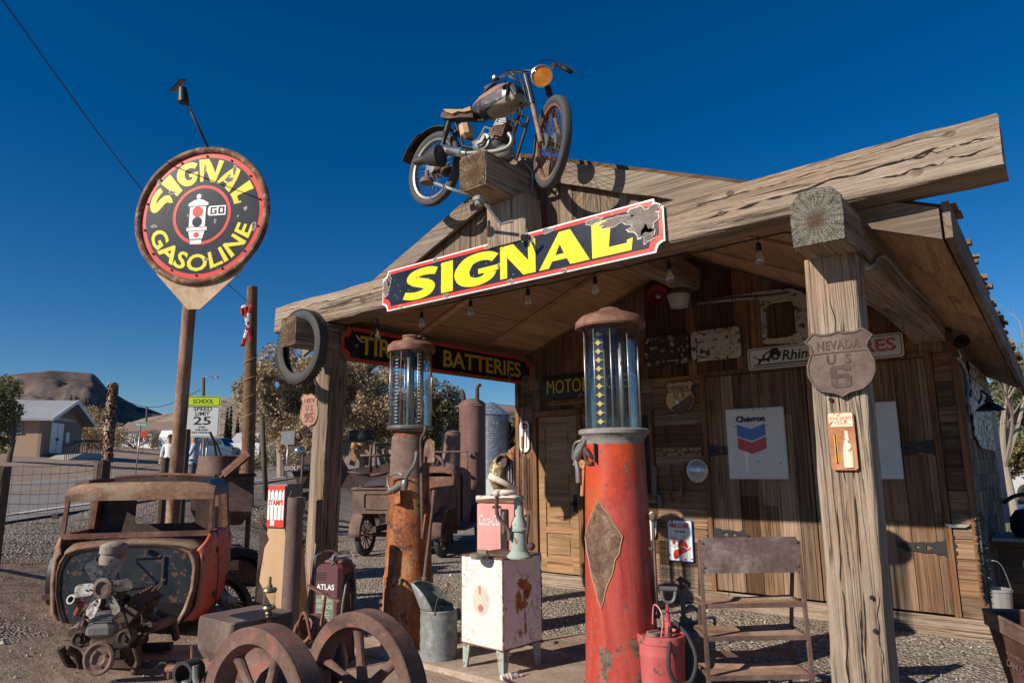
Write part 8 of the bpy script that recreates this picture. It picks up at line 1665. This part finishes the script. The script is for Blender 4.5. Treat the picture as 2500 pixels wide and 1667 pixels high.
mb = MB(); mb.loft([[(x * .34 * k, y, z0 + z * (zh_ - z0)) for x, z in ((-1, 0), (1, 0), (1, .7), (.8, .95), (0, 1), (-.8, .95), (-1, .7))] for y, k, zh_, z0 in ((1.95, 1.9, zt2 + .24, .5), (2.1, 1.15, zt2 + .2, .5), (2.9, .95, zt2 + .14, .5))]); mb.build('bonnet', M['rustdark'] if False else M['rust'], t)
mb = MB(); mb.bb((.70, .45, .42), (1.0, 2.1, .46)); mb.bb((-1.0, .45, .42), (-.70, 2.1, .46)); mb.build('running_board', M['rust'], t)
# stripped jeep further back
JD = 18.5; q = D_(840, 1200, JD); JM = frame((q.x, q.y, q.z + .1), (RH * .98 + FH * .18)); JI = JM.inverted(); j = lambda px, py: JI @ pix(px, py, JD)
t = thing('stripped_jeep', 'stripped open rusty vehicle with roll cage and a spare tyre on top', 'jeep', JM)
mb = MB(); P = [j(x, y) for x, y in ((720, 1150), (745, 1110), (828, 1105), (836, 1125), (850, 1150), (960, 1128), (972, 1180), (930, 1165), (860, 1190), (740, 1190))]; mb.loft([[Vector((p.x, yy, p.z)) for p in P] for yy in (-.55, .7)], sm=False); mb.build('body', M['rustdark'], t)
mb = MB(); a, b = j(833, 1090), j(858, 1075); mb.loft([[Vector((p.x, yy, p.z)) for p in (j(822, 1108), j(836, 1078), j(860, 1078), j(852, 1112))] for yy in (-.5, -.46)], sm=False); mb.build('windscreen', M['darkglass'], t)
mb = MB()
for yy in (-.55, .6):
    for P in (((838, 1076), (965, 1085)), ((903, 1150), (906, 1080)), ((918, 1140), (914, 1080)), ((965, 1130), (963, 1085)), ((880, 1112), (965, 1110)), ((850, 1150), (905, 1160)), ((905, 1160), (960, 1150))): p0, p1_ = j(*P[0]), j(*P[1]); mb.tube([Vector((p0.x, yy, p0.z)), Vector((p1_.x, yy, p1_.z))], .03, 7)
mb.build('roll_cage', M['rust'], t)
for x in (760, 945):
    for yy in (-.6, .75): c = j(x, 1195); mb = MB(); tyre(mb, .42, .25, T((c.x, yy, .40)) @ RX(90), .22, 26, 36); mb.build('wheel', M['rubber'], t)
mb = MB(); R = random.Random(6)
for px in (862, 878, 895, 930, 945): c = j(px, 1115); mb.box((c.x, R.uniform(-.3, .4), c.z), (.14, .4, .45), M=T(c) @ RY(R.uniform(-30, 20)) @ T(-c)); mb.ball((c.x, R.uniform(-.3, .3), c.z + .3), .10, 8)
mb.build('seats', M['seat'], t); c = j(735, 1102); mb = MB(T((c.x, -.5, c.z))); mb.ball((0, 0, 0), .13, 12); mb.build('headlight', M['chrome'], t); c = j(733, 1142); mb = MB(T((c.x, -.62, c.z))); mb.box((0, 0, 0), (.7, .06, .16)); bp_ = mb.build('bumper', M['rust'], t); mb = MB(T((c.x - .3, -.655, c.z - .05)) @ WALLM); put_text(mb, 'GOLDEN', 0, 0, .6, .10, 0, .02); mb.build('lettering', M['signwhite'], bp_)
c = pix(882, 1062, JD); t = thing('spare_tyre', 'knobbly black spare tyre lying flat on top of the stripped jeep', 'tyre', T(c)); mb = MB(); tyre(mb, .33, .26, Matrix(), .2, 30, 40); mb.build('casing', M['rubber'], t)
# old farm truck nose beside the shack
ND = 12.6; q = D_(1240, 1300, ND); NM = frame((q.x, q.y, 0), (RH * .92 + FH * -.39)); NI = NM.inverted(); nn_ = lambda px, py: NI @ pix(px, py, ND)
t = thing('vintage_truck', 'front of an old truck with a pale yellow fender and upright grille beside the shack', 'truck', NM)
yl_ = paint('pale yellow fender', (.50, .45, .24), (.50, .44, .25), (.26, .12, .07), .62, 2); orr = paint('orange rust hood', (.45, .20, .06), (.40, .17, .07), (.16, .08, .05), .4, 1.5)
c = nn_(1216, 1158); mb = MB(T((c.x, .15, c.z))); mb.ball((0, 0, 0), .36, 22, sc=(.7, 1.6, 1.1)); mb.build('fender', yl_, t); mb = MB(T((c.x + .12, -.32, c.z + .24)) @ WALLM); mb.lathe([(.11, -.1), (.12, .0), (.125, .03), (.10, .03), (.085, -.02), (0, -.05)], 24); mb.build('headlight', M['rustdark'], t)
c = nn_(1268, 1130); mb = MB(); mb.loft([[(c.x + x * k, y, c.z - .45 + z * 1.1) for x, z in ((-.26, 0), (.26, 0), (.27, .45), (.2, .62), (0, .72), (-.2, .62), (-.27, .45))] for y, k in ((-.22, .85), (.1, 1), (1.2, 1.35))]); mb.build('bonnet', orr, t)
mb = MB()
for k in range(9): mb.bb((c.x - .22 + k * .052, -.26, c.z - .42), (c.x - .20 + k * .052, -.225, c.z + .02))
mb.build('grille', M['steel'], t); mb = MB(T((c.x - .32, -.3, c.z - .28))); mb.cyl((0, 0, 0), .07, .12, 14, M=RX(70)); mb.build('horn', M['black'], t)
mb = MB(); mb.tube([(c.x - .75, -.35, c.z - .62), (c.x + .4, -.38, c.z - .62)], .05, 10); mb.build('bumper', M['cream'], t)
for s in (-.55, .62): mb = MB(); tyre(mb, .36, .16, T((c.x + s, .2, .36)) @ RY(90), .22, 0, 30); mb.build('wheel', M['rubber'], t)
p = D_(1185, 1200, 24); t = thing('white_trailer', 'white box trailer partly hidden between the boiler and the old truck', 'trailer', frame(p, RH)); mb = MB(); mb.bb((-.6, 0, .5), (1.6, 2, 1.1)); mb.build('body', M['signwhite'], t); mb = MB(); tyre(mb, .3, .15, T((.3, -.02, .3)) @ RX(90), .18, 0, 20); mb.build('wheel', M['rubber'], t)
c = pix(1062, 1145, 14.2); t = thing('spoked_wheel', 'small iron spoked wheel beyond the pickup bed right of the orange pump', 'wheel', T(c)); mb = MB(RX(90) @ RZ(0)); mb.torus(.26, .035, 32, 8)
for k in range(6): mb.tube([(0, 0, 0), (.25 * cos(k * 1.047), .25 * sin(k * 1.047), 0)], .02, 6)
mb.build('wheel', M['rustdark'], t); mb = MB(); mb.tube([(0, 0, 0), (0, .4, -.2), (0, .5, -c.z + gz(c.x, c.y))], .04, 8); mb.build('stand', M['rustdark'], t)
# white van and bins at the far right
p = D_(2500, 1250, 24); t = thing('white_trailer', 'white trailer with red tail light and spare wheel at the right edge', 'trailer', frame(p, RH)); mb = MB(); mb.bb((-.75, 0, .35), (3, 2, 1.45)); mb.build('body', M['signwhite'], t); mb = MB(); mb.bb((-.55, -.03, .35), (-.35, -.004, .7)); mb.build('tail_light', M['inkred'], t); mb = MB(); tyre(mb, .33, .18, T((.15, -.1, .4)) @ RX(90), .2, 0, 24); mb.build('wheel', M['rubber'], t)
p = D_(2500, 1310, 20); t = thing('blue_bin', 'blue plastic crate on the ground at the right edge', 'crate', frame(p, RH)); mb = MB(); mb.box((.0, 0, .13), (.5, .35, .26), taper=(1.08, 1.08)); mb.build('crate', plain('blue plastic', (.02, .09, .35), .5), t)
gmb = MB(); R = random.Random(8)
for i in range(5000):
    a = R.uniform(5.5, 12); d = R.uniform(12.5, 21); p = AD(a * d / 14, d); s = R.uniform(.03, .08); gmb.v = R.random(); th = R.uniform(0, 6.28); u = Vector((cos(th), sin(th), 0)) * .012; gmb._f([gmb.V(p + u), gmb.V(p - u), gmb.V(p + Vector((R.uniform(-.03, .03), R.uniform(-.03, .03), s)))])
gmb.build('grass', leafmat('lawn', (.05, .07, .018), (.09, .13, .03), (.15, .17, .05)), kind='stuff')
# people
skin = plain('skin', (.42, .24, .16), .6); hair = plain('dark hair', (.035, .025, .02), .7); shirt = plain('pale blue check shirt', (.36, .42, .52), .8, 0, .5, 40); denim = plain('dark trousers', (.06, .07, .10), .85); wsh = plain('white shirt', (.68, .68, .68), .8)
def person(label, p, H, face, sh, arm):
    t = thing('person', label, 'person', frame(p, face)); s = H / 1.72
    bm = bmesh.new(); V = lambda *q: bm.verts.new(Vector(q) * s); sk = bm.verts.layers.skin.verify()
    J = {}
    def add(n, co, r, par=None):
        J[n] = V(*co); J[n][sk].radius = (r[0] * s, r[1] * s) if hasattr(r, '__len__') else (r * s, r * s)
        if par: bm.edges.new((J[par], J[n]))
    add('pelvis', (0, 0, .95), (.15, .11)); J['pelvis'][sk].use_root = True
    add('chest', (0, .0, 1.28), (.17, .115), 'pelvis'); add('neck', (0, .0, 1.46), (.06, .06), 'chest'); add('jaw', (0, -.02, 1.55), (.07, .08), 'neck'); add('head', (0, -.005, 1.64), (.078, .095), 'jaw'); add('crown', (0, 0, 1.69), (.06, .07), 'head')
    for q, sx in (('l', -1), ('r', 1)):
        add('sh' + q, (.18 * sx, 0, 1.40), .062, 'chest'); el, ha = arm[q]; add('el' + q, el, .045, 'sh' + q); add('wr' + q, ha, .032, 'el' + q); d = (Vector(ha) - Vector(el)).normalized(); add('pa' + q, tuple(Vector(ha) + d * .08), (.04, .02), 'wr' + q)
        for f in range(4): add('f%s%d' % (q, f), tuple(Vector(ha) + d * (.165 - .012 * abs(f - 1)) + Vector((.012 * (f - 1.5), .012 * (f - 1.5), 0))), .009, 'pa' + q)
        add('t' + q, tuple(Vector(ha) + d * .08 + Vector((-.05 * sx, -.02, .01))), .010, 'wr' + q)
        add('hi' + q, (.09 * sx, 0, .88), (.085, .09), 'pelvis'); add('kn' + q, (.1 * sx, -.01, .5), (.06, .062), 'hi' + q); add('an' + q, (.11 * sx, .02, .09), .042, 'kn' + q); add('to' + q, (.12 * sx, -.13, .03), (.045, .03), 'an' + q)
    me = bpy.data.meshes.new('body'); bm.to_mesh(me); bm.free(); o = bpy.data.objects.new('body', me); COL.objects.link(o); o.parent = t
    o.modifiers.new('skin', 'SKIN'); o.modifiers.new('sub', 'SUBSURF').render_levels = 2
    bpy.context.view_layer.update(); me2 = bpy.data.meshes.new_from_object(o.evaluated_get(bpy.context.evaluated_depsgraph_get())); o.modifiers.clear(); o.data = me2
    for m in (skin, sh, denim): me2.materials.append(m)
    hands = [Vector(arm[q][1]) * s for q in 'lr']
    for p_ in me2.polygons:
        c = p_.center; p_.use_smooth = True
        nh = min((c - h_).length for h_ in hands)
        p_.material_index = 2 if c.z < .95 * s and nh > .13 else (1 if c.z < 1.45 * s and nh > .10 else 0)
    mb = MB(); mb.ball((0, .015 * s, 1.66 * s), .105 * s, 14, sc=(.9, 1.05, .95)); mb.build('hair', hair, t)
    mb = MB()
    for sx in (-1, 1): mb.ball((.03 * s * sx, -.088 * s, 1.63 * s), .011 * s, 8); mb.ball((.085 * s * sx, 0, 1.61 * s), .022 * s, 8, sc=(.5, 1, 1.4))
    mb.tube([(0, -.09 * s, 1.62 * s), (0, -.115 * s, 1.585 * s)], .011 * s, 6); mb.tube([(-.025 * s, -.09 * s, 1.55 * s), (.025 * s, -.09 * s, 1.55 * s)], .006 * s, 5); mb.build('face', skin, t)
    return t
p = D_(470, 1160, 15.3); person('person in a pale blue shirt holding up a phone behind the rusty mixer', p, max(1.5, pix(468, 1074, 15.3).z - p.z), RH * -.2 + FH * .98 if False else RH * .35 + FH * -.94, shirt, {'l': ((-.26, .02, 1.13), (-.25, -.12, .92)), 'r': ((.27, -.08, 1.15), (.20, -.30, 1.18))})
p = D_(411, 1130, 22); person('person in a white shirt mostly hidden behind the round sign pole', p, 1.6, RH, wsh, {'l': ((-.26, .02, 1.13), (-.26, -.05, .88)), 'r': ((.26, .02, 1.13), (.26, -.05, .88))})
# ------------------------------------------------------------------ right foreground
t = thing('rusty_bin', 'rusty brown riveted metal bin cut off by the lower right corner', 'bin', frame((.0, 0, 0)))
ca, cb = pix(2402, 1488, 4.6), pix(2580, 1600, 3.7); zt_ = ca.z; x0 = ca; ub = Vector((cb.x - ca.x, cb.y - ca.y, 0)); Lb = ub.length; ub.normalize(); vb_ = Vector((-ub.y, ub.x, 0)); t.matrix_world = frame((ca.x, ca.y, 0), ub)
mb = MB(); wb = .45; rg = []
for z, i in ((zt_, 0), (.05, .09)): rg.append([(i, i, z), (Lb - i, i, z), (Lb - i, wb - i, z), (i, wb - i, z)])
mb.loft(rg, capa=False, sm=False); mb.build('shell', rust('bin rust', (.055, .026, .02), (.10, .045, .034), (.15, .075, .058), 1.2), t, solid=.012)
mb = MB(); mb.tube([(0, 0, zt_), (Lb, 0, zt_), (Lb, wb, zt_), (0, wb, zt_)], .014, 6, closed=True, sm=False); mb.bar((-.002, -.004, zt_ - .045), (Lb, -.004, zt_ - .045), .006, .09); 
for k in range(6): mb.ball((.04 + k * .16, -.008, zt_ - .04), .010, 6)
mb.build('rim', M['rust'], t)
mb = MB(RX(-7) @ WALLM); put_text(mb, 'AMERICAN', .16, zt_ - .22, .36, .04, -.012 + .03, .01); put_text(mb, 'CAN CO', .2, zt_ - .29, .28, .04, -.012 + .03, .01); mb.build('lettering', M['rust'], t)
# planter / counter along the wall, with sink and bucket
wa = onX(2420, 1420, XR + .12)
t = thing('wooden_crate', 'dark weathered plank counter box against the right side wall', 'crate', T((XR + .03, 8.6, 0))); mb = MB(T((-XR - .03, -8.6, 0)))
zt_ = onY(2440, 1312, 8.55).z
R = random.Random(3); z = 0
while z < zt_ - .1: h_ = R.uniform(.13, .2); mb.rnd(); mb.bb((XR + .06, 8.55, z), (XR + 1.6, 8.575, min(z + h_ - .004, zt_ - .03))); z += h_
part_ = mb.build('front_planks', M['plankX'], t); mb = MB(T((-XR - .03, -8.6, 0))); mb.bb((XR + .03, 8.5, zt_ - .03), (XR + 1.7, 9.3, zt_)); mb.build('top', M['galv'], t)
q = onY(2478, 1290, 8.75); t = thing('soot_kettle', 'black sooty kettle with arched handle on the counter at the right edge', 'kettle', T((q.x + .16, 8.85, zt_)) @ SC(.8, .8, .8)); mb = MB(); mb.lathe([(0, 0), (.22, 0), (.26, .08), (.25, .22), (.18, .32), (.05, .36), (0, .36)], 28); mb.build('body', M['black'], t); mb = MB(); mb.tube(spline([(-.3, 0, .4), (-.15, 0, .50), (.05, 0, .51), (.25, 0, .40), (.28, 0, .2)], 5), .025, 8); mb.build('handle', M['black'], t)
q = onZ(2430, 1500, .0); q = pix(2436, 1455, 6.3); t = thing('bucket', 'small silver bucket with wire bail handle behind the rusty bin', 'bucket', T((q.x, q.y, 0))); zt2 = pix(2436, 1436, 6.3).z
mb = MB(); mb.lathe([(0, zt2 - .28), (.10, zt2 - .28), (.112, zt2 - .02), (.12, zt2 - .02), (.12, zt2), (.108, zt2), (.098, zt2 - .26), (0, zt2 - .26)], 30); mb.build('body', M['chrome'] if False else metal('bright tin', (.60, .60, .58), .2, .15, 4, (.3, .28, .25), .3, .6), t); mb = MB(); mb.tube(spline([(-.115, 0, zt2 - .03), (-.09, 0, zt2 + .16), (-.02, 0, zt2 + .24), (.06, 0, zt2 + .2), (.115, 0, zt2 - .03)], 6), .005, 6); mb.build('bail_handle', M['steel'], t)
mb = MB(); mb.box((0, 0, (zt2 - .28) / 2), (.3, .3, zt2 - .285)); tag(mb.build('stump', M['timberZ']), 'wooden block under the silver bucket', 'block'); bpy.data.objects['stump'].location = (q.x, q.y, 0)
a, b = onX(2387, 1243, XS + .06), onX(2412, 1470, XS + .06); t = thing('tinsel_garland', 'dark blue tinsel garland hanging down the right side wall corner', 'garland', T(a)); mb = MB(); R = random.Random(4)
for i in range(1500):
    f = R.random(); c = (b - a) * f; u = Vector((R.uniform(-1, 1), R.uniform(-1, 1), R.uniform(-1, 1))).normalized() * .055; v = Vector((R.uniform(-1, 1), R.uniform(-1, 1), R.uniform(-1, 1))) * .007; mb._f([mb.V(c + u), mb.V(c + v), mb.V(c - v)])
mb.build('tinsel', plain('blue tinsel', (.012, .028, .045), .3, .5, .5), t, kind='stuff'); mb = MB(); mb.tube([(0, 0, 0), b - a], .02, 6); mb.build('core', M['ink'], t)
